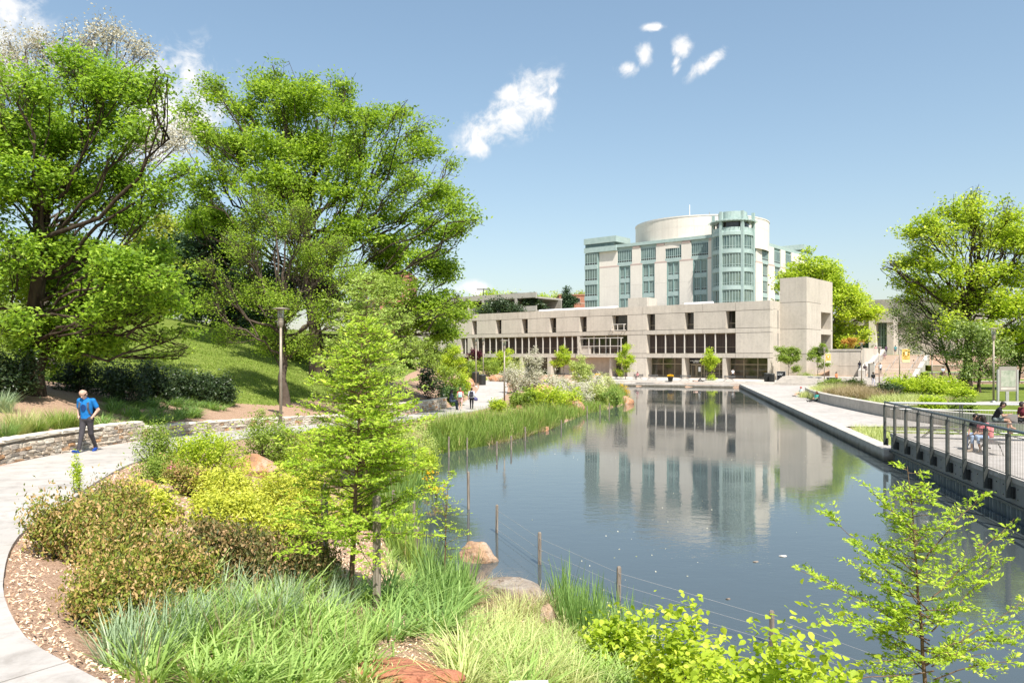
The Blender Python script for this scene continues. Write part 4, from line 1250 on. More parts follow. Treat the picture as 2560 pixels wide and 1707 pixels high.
# ------------------------------------------------------------------ vegetation makers (numpy)
def unit(v): return v / (np.linalg.norm(v, axis=-1, keepdims=True) + 1e-9)
def tubes_np(P, Rr, n=5):
    """P (T,S,3) paths, Rr (T,S) radii -> verts, quads"""
    P = np.asarray(P, float); Rr = np.asarray(Rr, float)
    T, S, _ = P.shape
    d = np.gradient(P, axis=1); d = unit(d)
    up = np.where(np.abs(d[..., 2:3]) < .9, np.array([0, 0, 1.0]), np.array([1.0, 0, 0]))
    sx = unit(np.cross(d, up)); sy = np.cross(sx, d)
    a = np.arange(n) * 2 * np.pi / n
    V = P[:, :, None, :] + Rr[:, :, None, None] * (sx[:, :, None, :] * np.cos(a)[None, None, :, None] + sy[:, :, None, :] * np.sin(a)[None, None, :, None])
    idx = np.arange(T * S * n).reshape(T, S, n)
    a0 = idx[:, :-1, :]; b0 = np.roll(a0, -1, 2); a1 = idx[:, 1:, :]; b1 = np.roll(a1, -1, 2)
    return V.reshape(-1, 3), np.stack([a0, b0, b1, a1], -1).reshape(-1, 4)
def curve_paths(A, B, S, sag=0.0, wob=0.0, up0=None, rg=rng):
    """smooth curves from A to B (T,3) with S samples"""
    T = len(A)
    t = np.linspace(0, 1, S)[None, :, None]
    L = np.linalg.norm(B - A, axis=1)[:, None, None]
    mid = (A + B) / 2 + np.concatenate([np.zeros((T, 2)), np.full((T, 1), 1.0)], 1) * sag * L[:, 0] + rg.normal(0, 1, (T, 3)) * wob * L[:, 0]
    P = (1 - t) ** 2 * A[:, None] + 2 * t * (1 - t) * mid[:, None] + t ** 2 * B[:, None]
    if S > 3 and wob:
        nz_ = rg.normal(0, 1, (T, S, 3)) * wob * .16 * L
        nz_[:, 0] = 0; nz_[:, -1] = 0
        P = P + nz_
    return P
def leaves_np(C, size, aspect=.6, droop=.0, horiz=.4, rg=rng, dirs=None):
    """diamond leaf quads at C; returns verts, quads, rnd"""
    n = len(C)
    size = size * rg.uniform(.65, 1.3, n) if np.isscalar(size) else size
    if dirs is None:
        d = rg.normal(0, 1, (n, 3)); d[:, 2] = d[:, 2] * .55 - droop
    else:
        d = dirs + rg.normal(0, .35, (n, 3))
    d = unit(d)
    nr = rg.normal(0, 1, (n, 3)); nr = nr * .75 + np.array([SUNV.x, SUNV.y, SUNV.z])[None] * (.7 + horiz)
    s = unit(np.cross(d, nr)); nn = np.cross(s, d)
    L = size[:, None]
    base = C - d * L * .5; tip = C + d * L * .5
    fold = nn * L * .10
    lf = C + s * L * aspect * .5 + fold - d * L * .06; rt = C - s * L * aspect * .5 + fold - d * L * .06
    V = np.stack([base, rt, tip, lf], 1).reshape(-1, 3)
    Fq = np.arange(n * 4).reshape(n, 4)
    return V, Fq, np.clip(rg.normal(.48, .22, n), 0, 1)
def round_leaves_np(C, size, rg=rng):
    """six-sided cupped leaves for plants close to the camera"""
    n = len(C); size = size * rg.uniform(.6, 1.3, n)
    d = rg.normal(0, 1, (n, 3)); d[:, 2] = d[:, 2] * .4 - .25; d = unit(d)
    nr = rg.normal(0, .7, (n, 3)); nr[:, 2] = np.abs(nr[:, 2]) + 1.1
    s = unit(np.cross(d, nr)); nn = np.cross(s, d); L = size[:, None]
    prof = [(-.5, 0, 0), (-.38, .30, .07), (-.02, .42, .10), (.30, .22, .04), (.55, 0, -.06), (.30, -.22, .04), (-.02, -.42, .10), (-.38, -.30, .07)]
    V = np.stack([C] + [C + d * L * a + s * L * b + nn * L * c for a, b, c in prof], 1)
    k = np.arange(n)[:, None] * 9
    Fq = np.concatenate([np.stack([k[:, 0], k[:, 0] + 1 + i, k[:, 0] + 2 + i, k[:, 0] + 1 + (i + 2) % 8], 1) for i in range(0, 8, 2)])
    rn = np.clip(rg.normal(.48, .22, n), 0, 1)
    return V.reshape(-1, 3), Fq, np.tile(rn, 4)
def merge(parts):
    Vs = []; Fs = []; off = 0; A = []
    for p in parts:
        Vs.append(p[0]); Fs.append(p[1] + off); off += len(p[0])
        if len(p) > 2: A.append(p[2])
    return (np.concatenate(Vs), np.concatenate(Fs)) + ((np.concatenate(A),) if A else ())
def ball(n, rg=rng, shell=0.0):
    v = unit(rg.normal(0, 1, (n, 3)))
    r = rg.uniform(shell ** 3, 1, n) ** (1 / 3)
    return v * r[:, None]

def tree(name, label, base, trunk_r, blobs, n_leaf, leaf, size, bark='bark', fork=.3, group=None, cat='tree', seed=1, twigs=14,
         clus=26, cl_r=.5, flat=.7, aspect=.6, limb_r=.5, leafless=0.0, lean=None, horiz=.5, trunk_top=None, sub_n=6, shell=.35, gnarl=.10, gap=None, gfreq=.9):
    """blobs: world centres with radii, (x,y,z,r[,weight]). Limbs run from the trunk into every blob, twigs fill it, leaves hang in clumps on the twigs"""
    rg = np.random.default_rng(seed)
    base = np.array(base, float)
    B = np.array([b[:4] for b in blobs], float); wgt = np.array([b[4] if len(b) > 4 else 1.0 for b in blobs])
    ctr = (B[:, :3] * (B[:, 3:] ** 2)).sum(0) / (B[:, 3] ** 2).sum()
    ztop = B[:, 2].max() + .2
    H = ztop - base[2]
    top = np.array(trunk_top, float) if trunk_top is not None else np.array([ctr[0] * .6 + base[0] * .4, ctr[1] * .6 + base[1] * .4, base[2] + H * .82])
    S = 14
    t = np.linspace(0, 1, S)
    bend = rg.normal(0, .02 * H, 3); bend[2] = 0
    TP = base[None] + (top - base)[None] * t[:, None] + np.sin(t * np.pi)[:, None] * bend[None] + rg.normal(0, .006 * H, (S, 3)) * (t > .1)[:, None]
    TP[0] = base - np.array([0, 0, .25])
    TR = trunk_r * (1 - t * .88) ; TR[0] = trunk_r * 1.55; TR[1] = trunk_r * 1.06
    parts_tr = [tubes_np(TP[None], TR[None], 10)]
    # limbs
    nb = len(B)
    hrel = np.clip((B[:, 2] - base[2]) / H, 0, 1)
    st = np.clip(fork + (hrel - fork) * .62 - rg.uniform(0, .12, nb), fork * .75, .95)
    A = np.stack([np.interp(st, t, TP[:, k]) for k in range(3)], 1)
    Ra = np.interp(st, t, TR)
    LP = curve_paths(A, B[:, :3], 9, sag=-.06, wob=gnarl, rg=rg)
    lr0 = np.minimum(Ra * .62, trunk_r * limb_r * (.35 + .65 * np.linalg.norm(B[:, :3] - A, axis=1) / (np.linalg.norm(B[:, :3] - A, axis=1).max() + 1e-6)))
    LR = lr0[:, None] * np.linspace(1, .28, 9)[None]
    parts_br = [tubes_np(LP, LR, 6)]
    # sub branches
    sa = []; sb = []; sr = []; sbl = []
    for i in range(nb):
        k = sub_n
        u = rg.uniform(.45, 1.0, k)
        a = np.stack([np.interp(u, np.linspace(0, 1, 9), LP[i, :, q]) for q in range(3)], 1)
        b = B[i, :3] + ball(k, rg, .5) * B[i, 3] * np.array([1, 1, .8])
        sa.append(a); sb.append(b); sr.append(np.interp(u, np.linspace(0, 1, 9), LR[i]) * .62); sbl += [i] * k
    sa = np.concatenate(sa); sb = np.concatenate(sb); sr = np.concatenate(sr); sbl = np.array(sbl)
    SP = curve_paths(sa, sb, 6, sag=.05, wob=.12, rg=rg)
    parts_br.append(tubes_np(SP, sr[:, None] * np.linspace(1, .35, 6)[None], 5))
    # twigs
    k = twigs
    u = rg.uniform(.25, 1.0, (len(SP), k)); ui = np.clip(u * 5, 0, 4.999); i0 = ui.astype(int); fr = (ui - i0)[..., None]
    ar = np.arange(len(SP))[:, None]
    ta = SP[ar, i0] * (1 - fr) + SP[ar, i0 + 1] * fr
    rad = B[sbl, 3][:, None, None]
    tb = B[sbl, :3][:, None] + ball(len(SP) * k, rg, shell).reshape(len(SP), k, 3) * rad * np.array([1, 1, .85])
    dv = tb - ta; dl_ = np.linalg.norm(dv, axis=2, keepdims=True)
    tb = ta + dv * np.minimum(1, rad * .9 / (dl_ + 1e-6))
    ta = ta.reshape(-1, 3); tb = tb.reshape(-1, 3)
    tr = np.repeat(sr, k) * .38
    TWP = curve_paths(ta, tb, 3, sag=.04, wob=.1, rg=rg)
    parts_br.append(tubes_np(TWP, np.maximum(tr, .004 + trunk_r * .008)[:, None] * np.array([1, .7, .35])[None], 3))
    root = empty(name, tuple(base), 0, label, cat, group)
    off = base[None].astype(np.float32)
    V, Fq = merge(parts_tr)
    link('trunk', np_mesh('trunk', V - off, Fq, [M[bark]], smooth=True), root)
    V, Fq = merge(parts_br)
    link('branches', np_mesh('branches', V - off, Fq, [M[bark]], smooth=True), root)
    # leaves
    ends = tb; w = wgt[np.repeat(sbl, k)] * (rg.uniform(0, 1, len(ends)) > leafless)
    area = B[np.repeat(sbl, k), 3] ** 2
    p = w * area; p = p / p.sum()
    ncl = max(1, n_leaf // clus)
    ci = rg.choice(len(ends), ncl, p=p)
    fr = rg.uniform(.55, 1.05, ncl)[:, None]
    cc = ta[ci] * (1 - fr) + ends[ci] * fr
    if gap is not None:      # airy crown: leave hollows between the leafy sprays
        nv = np.array([mnoise.noise(Vector(p) * gfreq + Vector((seed * 7.1, 0, 0))) + .5 * mnoise.noise(Vector(p) * gfreq * 2.3) for p in cc])
        keep = nv > gap + rg.normal(0, .12, len(nv))
        cc = cc[keep]; ncl = len(cc)
    cc = np.repeat(cc, clus, 0); tone = np.repeat(rg.normal(0, .13, ncl), clus)
    C = cc + rg.normal(0, 1, cc.shape) * cl_r * np.array([1, 1, flat])
    V, Fq, rn = leaves_np(C, size, aspect, .15, horiz, rg)
    link('crown', np_mesh('crown', V - off, Fq, [LEAFG[leaf]], attr={'rnd': np.clip(rn + tone, 0, 1)}), root)
    return root

def blobsD(lst, Y, dy=0.35, seed=0, mirror=0.6):
    """crown lobes from their place in the photograph (2352-wide view) at forward distance Y; depth scattered, plus lobes on the far side"""
    rg = np.random.default_rng(seed); out = []
    xs = [l[0] for l in lst]; ws = (max(xs) - min(xs)) * DK / F * Y / 2
    for l in lst:
        r = l[2] * DK / F * Y
        d = rg.uniform(-1, .45) * ws * dy
        p = WD(l[0], l[1], Y + d)
        out.append((p.x, p.y, p.z, r * (Y + d) / Y, l[3] if len(l) > 3 else 1.0))
        if rg.uniform() < mirror:
            d2 = rg.uniform(.2, 1.0) * ws * dy * 1.5
            p = WD(l[0] + rg.uniform(-20, 20), l[1] + rg.uniform(-10, 30), Y + d2)
            out.append((p.x, p.y, p.z, r * 1.0, (l[3] if len(l) > 3 else 1.0) * .6))
    return out

def blades_np(P, h, w, lean=.35, curl=.5, rg=rng, seg=3, az=None, straight=False):
    """grass blades: ribbon with seg quads; P roots, h heights"""
    n = len(P)
    h = np.asarray(h) * np.ones(n); w = np.asarray(w) * np.ones(n)
    az = rg.uniform(0, 2 * np.pi, n) if az is None else az
    d = np.stack([np.cos(az), np.sin(az), np.zeros(n)], 1)
    sd = np.stack([-np.sin(az + rg.normal(0, .4, n)), np.cos(az + rg.normal(0, .4, n)), np.zeros(n)], 1)
    ln = np.abs(rg.normal(lean, lean * .5, n)); cu = np.abs(rg.normal(curl, curl * .5, n))
    t = np.linspace(0, 1, seg + 1)
    rows = []
    for q in t:
        out = (ln * q + cu * q * q)[:, None] * d * h[:, None]
        zz = h * (q - .35 * cu * q * q)
        c = P + out; c = c + np.stack([np.zeros(n), np.zeros(n), zz], 1)
        wq = w * (1 - q ** 2.2) + .0015
        rows.append(c - sd * wq[:, None] / 2); rows.append(c + sd * wq[:, None] / 2)
    V = np.stack(rows, 1)
    m_ = (seg + 1) * 2
    idx = np.arange(n)[:, None] * m_
    F_ = []
    for q in range(seg):
        F_.append(np.stack([idx[:, 0] + 2*q, idx[:, 0] + 2*q + 1, idx[:, 0] + 2*q + 3, idx[:, 0] + 2*q + 2], 1))
    Fq = np.stack(F_, 1).reshape(-1, 4)
    return V.reshape(-1, 3), Fq, np.repeat(np.clip(rg.normal(.5, .22, n), 0, 1), seg)

def shrub(name, label, base, rx, ry, h, n, leaf, size, seed=1, aspect=.55, group=None, lumps=7, stems=26, stem_mat='twig', cat='shrub', flower=None, nf=0, upright=0.0,
          low=.12, cl=14, clr=None, fsize=None, z0=None, roundleaf=False):
    rg = np.random.default_rng(seed)
    base = np.array(base, float)
    root = empty(name, tuple(base), 0, label, cat, group)
    # lumps inside the body
    lc = ball(lumps, rg, .45) * np.array([rx * .80, ry * .80, h * .34]) + np.array([0, 0, h * .48])
    lr = rg.uniform(.30, .72, lumps) * min(rx, ry, h * .9)
    lc = np.vstack([lc, [[0, 0, h * .45]]]); lr = np.append(lr, min(rx, ry, h) * .72)
    # stems
    sb = []
    for _ in range(stems):
        i = rg.integers(len(lc)); sb.append(lc[i] + ball(1, rg, .5)[0] * lr[i])
    sb = np.array(sb); sb[:, 2] = np.maximum(sb[:, 2], h * .2)
    sa = np.stack([sb[:, 0] * .25, sb[:, 1] * .25, np.full(len(sb), -.08)], 1)
    # feet of the stems follow the slope
    for i in range(len(sa)): sa[i, 2] = gz(base[0] + sa[i, 0], base[1] + sa[i, 1]) - base[2] - .08
    SP = curve_paths(sa, sb, 5, sag=.1, wob=.08, rg=rg)
    V, Fq = tubes_np(SP, np.full((len(SP), 1), .010 + .006 * h) * np.linspace(1, .35, 5)[None], 4)
    link('stems', np_mesh('stems', V, Fq, [M[stem_mat]], smooth=True), root)
    ncl = max(1, n // cl)
    i = rg.choice(len(lc), ncl, p=lr ** 2 / (lr ** 2).sum())
    v = ball(ncl, rg, .62)
    c = lc[i] + v * lr[i][:, None] * np.array([rx, ry, h])[None] / min(rx, ry, h) ** 1 * .62
    c[:, 2] = np.clip(c[:, 2], h * low, h * 1.12)
    rr = np.hypot(c[:, 0] / rx, c[:, 1] / ry)
    sc = np.minimum(1, 1.02 / (rr + 1e-6)); c[:, 0] *= sc; c[:, 1] *= sc
    gg = height(base[0] + c[:, 0], base[1] + c[:, 1]) - base[2]
    c[:, 2] = np.maximum(c[:, 2] + gg * .8 * (1 - np.clip(c[:, 2] / h, 0, 1) * .4), gg + h * low * .7)
    # loose shoots standing clear of the body
    sh = rg.choice(ncl, max(2, ncl // 5), replace=False)
    c[sh] = c[sh] * np.array([1.2, 1.2, 1.0]) + np.abs(rg.normal(0, 1, (len(sh), 1))) * np.array([[0, 0, h * .20]])
    tone = np.repeat(rg.normal(0, .14, ncl), cl)
    C = np.repeat(c, cl, 0) + rg.normal(0, 1, (ncl * cl, 3)) * (clr if clr else size * 1.5) * np.array([1, 1, 1 + upright])
    dirs = None
    if upright:
        dirs = unit(rg.normal(0, .55, (len(C), 3)) + np.array([0, 0, upright]))
    V, Fq, rn = leaves_np(C, size, aspect, -.1, .5, rg, dirs=dirs)
    if roundleaf: V, Fq, rn = round_leaves_np(C, size, rg); tone = np.tile(tone, 4)
    link('foliage', np_mesh('foliage', V, Fq, [LEAFG[leaf]], attr={'rnd': np.clip(rn + tone, 0, 1)}), root)
    if flower:
        j = rg.choice(ncl, nf)
        cf_ = c[j] * np.array([1.04, 1.04, 1.02]) + np.array([0, 0, size * .8])
        cf_ = np.repeat(cf_, 6, 0) + rg.normal(0, size * .8, (nf * 6, 3))
        V, Fq, rn = leaves_np(cf_, fsize or size * 1.1, .8, 0, .5, rg)
        link('blossom', np_mesh('blossom', V, Fq, [LEAFG[flower]], attr={'rnd': rn}), root)
    return root

def clump(name, label, base, n, h, w, spread, leaf, seed=1, lean=.3, curl=.5, group=None, cat='plant', seg=3, radial=True, flower=None, nf=0, fh=1.05, sep=None):
    """tuft of blades growing from one crown; an Empty with the blades and any flowers"""
    rg = np.random.default_rng(seed)
    base = np.array(base, float)
    a = rg.uniform(0, 2 * np.pi, n); r = spread * np.sqrt(rg.uniform(0, 1, n))
    P = np.stack([r * np.cos(a), r * np.sin(a), np.zeros(n)], 1)
    P[:, 2] = height(base[0] + P[:, 0], base[1] + P[:, 1]) - base[2] - .03
    az = a + rg.normal(0, .5, n) if radial else None
    V, Fq, rn = blades_np(P, h * rg.uniform(.6, 1.1, n), w, lean, curl, rg, seg, az)
    me = np_mesh(name, V, Fq, [LEAFG[leaf]], attr={'rnd': rn})
    if not flower:
        return tag(link(name, me, None, tuple(base)), label, cat, group)
    root = empty(name, tuple(base), 0, label, cat, group)
    link('blades', me, root)
    a = rg.uniform(0, 2 * np.pi, nf); r = spread * np.sqrt(rg.uniform(0, 1, nf))
    sp = np.stack([r * np.cos(a), r * np.sin(a), np.zeros(nf)], 1)
    tp = sp + np.stack([rg.normal(0, .06, nf), rg.normal(0, .06, nf), h * fh * rg.uniform(.7, 1.0, nf)], 1)
    V, Fq = tubes_np(curve_paths(sp, tp, 3, rg=rg), np.full((nf, 3), .006), 3)
    link('flower_stalk', np_mesh('flower_stalk', V, Fq, [M['twig']]), root)
    C = np.repeat(tp, 7, 0) + rg.normal(0, .035, (nf * 7, 3))
    V, Fq, rn = leaves_np(C, .085, .65, .2, .3, rg)
    link('flower', np_mesh('flower', V, Fq, [LEAFG[flower]], attr={'rnd': rn}), root)
    return root

def cypress(name, label, base, top, spread, n_br, leaf, seed=1, leaf_len=.055, r0=.045, low=.1, fill=1.0, bark='bark_young', droop=.05, dens=1.0, taper=.8, extra=None, ups=.18):
    """conical young bald cypress: whorls of level branches carrying flat feathery sprays"""
    rg = np.random.default_rng(seed)
    base = np.array(base, float); top = np.array(top, float)
    H = np.linalg.norm(top - base)
    root = empty(name, tuple(base), 0, label, 'tree')
    S = 16; t = np.linspace(0, 1, S)
    wv = np.cumsum(rg.normal(0, .004 * H, (S, 3)), 0) * (t * (1 - t) * 2)[:, None]; TP = base + (top - base) * t[:, None] + wv; TP[0] -= np.array([0, 0, .2])
    V, Fq = tubes_np(TP[None], (r0 * (1 - t * .9))[None] * np.where(t == 0, 1.3, 1)[None], 8)
    link('trunk', np_mesh('trunk', V - base, Fq, [M[bark]], smooth=True), root)
    u = low + (1 - low) * rg.uniform(0, 1, n_br) ** .85
    A = np.stack([np.interp(u, t, TP[:, k]) for k in range(3)], 1)
    az = np.arange(n_br) * 2.4 + rg.normal(0, .5, n_br)
    prof = (1 - (u - low) / (1 - low)) ** taper * .92 + .08
    Lb = spread * prof * rg.uniform(.55, 1.12, n_br)
    dirb = np.stack([np.cos(az), np.sin(az), rg.normal(ups, .16, n_br)], 1)
    Bp = A + dirb * Lb[:, None]
    if extra is not None:
        ea = np.array([e[0] for e in extra]); eb = np.array([e[1] for e in extra])
        A = np.vstack([A, ea]); Bp = np.vstack([Bp, eb]); Lb = np.append(Lb, np.linalg.norm(eb - ea, axis=1)); u = np.append(u, np.full(len(ea), .3))
    BP = curve_paths(A, Bp, 7, sag=.05 - droop, wob=.05, rg=rg)
    rb = r0 * .34 * (1 - u * .6)
    V1 = [tubes_np(BP, rb[:, None] * np.linspace(1, .25, 7)[None], 5)]
    # branchlets to both sides of each branch
    nsub = np.maximum(5, (Lb / .085 * fill).astype(int))
    sa = []; sb = []
    for i in range(len(BP)):
        k = nsub[i]
        q = np.sort(rg.uniform(.12, 1.0, k)); 
        a = np.stack([np.interp(q, np.linspace(0, 1, 7), BP[i, :, m_]) for m_ in range(3)], 1)
        d = unit((Bp[i] - A[i])[None])[0]
        sd = np.cross(d, [0, 0, 1]); sd /= np.linalg.norm(sd) + 1e-6
        sgn = np.where(np.arange(k) % 2 == 0, 1, -1)[:, None]
        ln = (.10 + .30 * Lb[i] * (1 - q * .75))[:, None] * rg.uniform(.5, 1.1, (k, 1))
        dd = unit(d[None] * .75 + sd[None] * sgn * .8 + np.concatenate([rg.normal(0, .15, (k, 2)), rg.normal(.06, .28, (k, 1))], 1))
        sa.append(a); sb.append(a + dd * ln)
    sa = np.concatenate(sa); sb = np.concatenate(sb)
    SP = curve_paths(sa, sb, 3, wob=.04, rg=rg)
    V1.append(tubes_np(SP, np.full((len(SP), 1), max(.0022, r0 * .055)) * np.array([1, .7, .4])[None], 3))
    V, Fq = merge(V1)
    link('branches', np_mesh('branches', V - base, Fq, [M[bark]]), root)
    # needles in two ranks
    Ls = np.linalg.norm(sb - sa, axis=1)
    cnt = np.maximum(3, (Ls / (leaf_len * .34) * dens).astype(int))
    ii = np.repeat(np.arange(len(sa)), cnt)
    q = rg.uniform(.05, 1.05, len(ii))[:, None]
    C = sa[ii] * (1 - q) + sb[ii] * q
    d = unit(sb - sa)[ii]
    sd = unit(np.cross(d, np.array([0, 0, 1.0]) + rg.normal(0, .25, d.shape)))
    sgn = rg.choice([-1, 1], len(ii))[:, None]
    dirs = unit(d * .55 + sd * sgn + np.array([0, 0, .12]))
    C = C + dirs * leaf_len * .5
    V, Fq, rn = leaves_np(C, leaf_len * rg.uniform(.7, 1.25, len(C)), .34, dirs=dirs, horiz=.9, rg=rg)
    tone = np.repeat(rg.normal(0, .12, len(sa)), cnt)
    link('foliage', np_mesh('foliage', V - base, Fq, [LEAFG[leaf]], attr={'rnd': np.clip(rn + tone, 0, 1)}), root)
    return root

# ------------------------------------------------------------------ the large trees
tA = [(60,190,80),(165,160,85),(250,170,75),(330,200,65),(365,170,35),(25,300,95),(140,290,95),(250,290,85),(325,280,45),(60,420,100),(180,410,95),(285,400,60),(300,490,60),(370,440,55),(420,390,35),
      (40,560,95),(160,560,95),(280,600,75),(360,600,60),(95,660,80),(220,680,75),(320,650,60),(395,630,45),(140,770,60),(230,760,45),(60,790,50),(300,720,35,.4),(360,770,40,.25),(430,800,25,.2),
      (30,740,60),(95,830,42),(190,800,50),(265,795,42),(330,700,50),(400,690,38),(15,860,38),(120,730,60),(250,705,60),(420,760,25),(-80,220,100),(-90,420,120),(-80,640,100),(-160,330,110),(-170,540,100),(-60,120,60)]
b0 = PY(76, 26.0)
tree('oak_tree', 'large bright green oak at the left edge above the stone wall', b0, .34, blobsD(tA, 26, .55, 3), 128000, 'oak', .158, bark='bark', fork=.22, seed=3,
     cl_r=.27, flat=.5, twigs=9, sub_n=6, clus=40, limb_r=.24, aspect=.5, shell=.3, gnarl=.14, gap=-.24, gfreq=.95)
tB = [(20,95,55),(95,95,50),(200,70,45),(245,55,40),(300,90,40),(340,120,30),(-30,130,60),(10,170,50),(150,130,50),(385,290,45),(410,330,40),(330,330,40),(430,300,30)]
b1 = PY(120, 38)
tree('blossom_tree', 'cream-white blossoming tree showing above and behind the left oak', b1, .28, blobsD(tB, 38, .3, 5, .2), 11000, 'blossom', .13, bark='bark_grey', fork=.4, seed=5, cl_r=.3, clus=14, twigs=8, sub_n=5, limb_r=.3)
tC = [(625,150,45),(600,200,55),(560,250,60),(650,230,65),(720,230,60),(780,200,50),(800,250,50),(480,200,40),(440,250,45),(470,300,50),(530,320,70),(620,330,75),(710,330,80),(800,330,65),(870,260,48),(930,255,38),
      (975,300,45),(1010,340,40),(900,340,40),(790,420,75),(690,430,75),(590,420,65),(490,390,50),(440,420,45),(950,400,45),(1020,430,50),(1060,470,45),(1095,505,28),(880,470,65),(980,520,60),(1060,520,38,2.2),(810,520,60),
      (900,570,55,2.2),(980,600,50,2.2),(1030,610,35,2.2),(940,660,45,2.2),(1010,690,42,2.2),(1055,690,28,2.2),(970,740,40,2.2),(1030,760,35,2.2),(1060,720,25,2.2),(890,650,45,2.2),(480,480,45),(430,500,40),(740,540,45,.7),(920,720,40,2.2),(860,560,40),(700,200,45),(560,340,50),(640,410,55),
      (560,520,50,.5),(650,520,50,.5),(700,600,50,.4)]
b2 = PY(800, 54)
tree('oak_tree', 'tallest spreading oak in the middle of the grassy hill', b2, .52, blobsD(tC, 54, .6, 7), 130000, 'oak2', .25, bark='bark', fork=.2, seed=8,
     cl_r=.42, flat=.5, twigs=8, sub_n=6, clus=38, limb_r=.24, aspect=.5, shell=.3, gnarl=.15, gap=-.22, gfreq=.55)
# twiggy half-bare trees in front of it
tD = [(560,560,70),(640,520,65),(720,590,70),(800,640,60),(560,670,65),(650,690,70),(750,710,65),(480,690,50),(510,770,50),(620,770,60),(700,790,55),(830,700,50),(600,470,50),(690,480,45),(470,600,40),(780,560,45)]
tree('sparse_tree', 'half-bare twiggy tree with small yellow-green leaves behind the nearest left lamp', PY(712, 41), .24, blobsD(tD, 41, .5, 9, .4), 32000, 'oak2', .11, bark='twig', fork=.18, seed=9, twigs=12, sub_n=9,
     clus=14, cl_r=.24, leafless=.15, limb_r=.4, gnarl=.16)
tD2 = [(850,640,50),(900,660,50),(870,720,55),(820,760,50),(930,730,40),(780,800,45),(880,790,50),(950,790,40)]
tree('sparse_tree', 'small half-bare tree between the big oak and the tall cypress', PY(905, 46), .13, blobsD(tD2, 46, .5, 10, .4), 9000, 'midgreen', .14, bark='twig', fork=.2, seed=10, twigs=12, sub_n=7, clus=14, cl_r=.25, leafless=.2)
# dark evergreen behind
tE = [(455,490,40),(500,520,50),(450,570,50),(530,580,55),(480,640,55),(560,640,55),(440,690,45),(520,710,50),(620,640,50),(680,660,50),(600,720,50),(740,650,50),(410,560,35),(400,640,40)]
tree('evergreen_tree', 'dark evergreen tree filling the gap behind the twiggy trees on the hill', PY(560, 66), .35, blobsD(tE, 66, .4, 12, .5), 20000, 'conifer', .40, bark='bark', fork=.1, seed=12, twigs=8, clus=20, cl_r=.5, flat=.5)
tF = [(330,540,45),(370,520,45),(400,560,40),(350,600,45),(310,590,40),(420,620,40)]
tree('hill_tree', 'pale green tree beyond the hill between the two oaks', PY(395, 75), .3, blobsD(tF, 75, .4, 13, .6), 7000, 'sparse', .36, bark='bark_grey', fork=.2, seed=13, twigs=7, cl_r=.5)
for k, (x_, y_, r_, Y_) in enumerate([(-20,600,60,88),(60,590,55,92),(140,600,60,86),(215,590,50,94),(280,610,55,90),(350,640,50,84),(430,560,45,98),(520,640,50,95)]):
    lst = [(x_, y_, r_), (x_ - r_ * .7, y_ + 30, r_ * .8), (x_ + r_ * .7, y_ + 35, r_ * .8), (x_, y_ + 70, r_), (x_ + 20, y_ + 110, r_ * .8)]
    tree('hill_tree', ['leftmost', 'second', 'third', 'fourth', 'fifth', 'sixth', 'seventh', 'eighth'][k] + ' green tree from the left in the wood beyond the grassy hill', PY(x_ * DK, Y_), .3, blobsD(lst, Y_, .5, 90 + k, .4), 4200, ['midgreen', 'sparse', 'oak'][k % 3], .44, bark='bark_grey', fork=.15, seed=90 + k, twigs=6, sub_n=4, cl_r=.6, clus=18, group='wood beyond the hill')
tG = [(960,690,40),(1010,720,35),(1050,640,30),(1070,660,20),(985,650,40),(1040,600,30),(1080,740,18)]
# locust beyond the concrete tower
tH = [(1870,610,45),(1910,620,45),(1830,630,35),(1800,650,25),(1940,650,40),(1960,690,45),(1990,720,30),(1930,700,45),(1890,660,50),(1940,750,40),(1985,765,25),(1950,790,30),(1910,780,35),(1795,625,20),(1850,690,40),(1800,700,30)]
hb = W(1905 * DK, 800 * DK, 158)
tree('locust_tree', 'bright lime-green tree rising behind the concrete tower', (hb.x, hb.y, gz(hb.x, hb.y)), .45, blobsD(tH, 158, .5, 14, .7), 27000, 'lime', .56, bark='bark_grey', fork=.25, seed=14, twigs=7, cl_r=.75, flat=.5, clus=22)
# big tree at the right edge
tI = [(2190,470,45),(2240,480,45),(2130,510,40),(2090,540,30),(2180,540,50),(2250,540,50),(2300,520,45),(2345,540,45),(2080,600,30),(2045,605,20),(2130,600,40),(2200,610,45),(2270,620,50),(2340,620,50),(2100,640,35),(2060,650,25),
      (2160,670,40),(2230,690,50),(2300,700,50),(2350,700,50),(2190,740,40),(2270,760,45),(2340,780,45),(2400,560,60),(2410,660,60),(2420,760,60),(2460,620,60),(2320,480,40),(2400,500,50),(2110,560,30),(2230,440,25)]
b3 = PY(2413, 75)
tree('shade_tree', 'large spreading shade tree with a thick dark trunk at the right edge', b3, .50, blobsD(tI, 75, .5, 15), 62000, 'lime', .30, bark='bark', fork=.28, seed=15, twigs=8, sub_n=6, cl_r=.5, flat=.5, clus=30, limb_r=.34, gnarl=.16, gap=-.14, gfreq=.5)
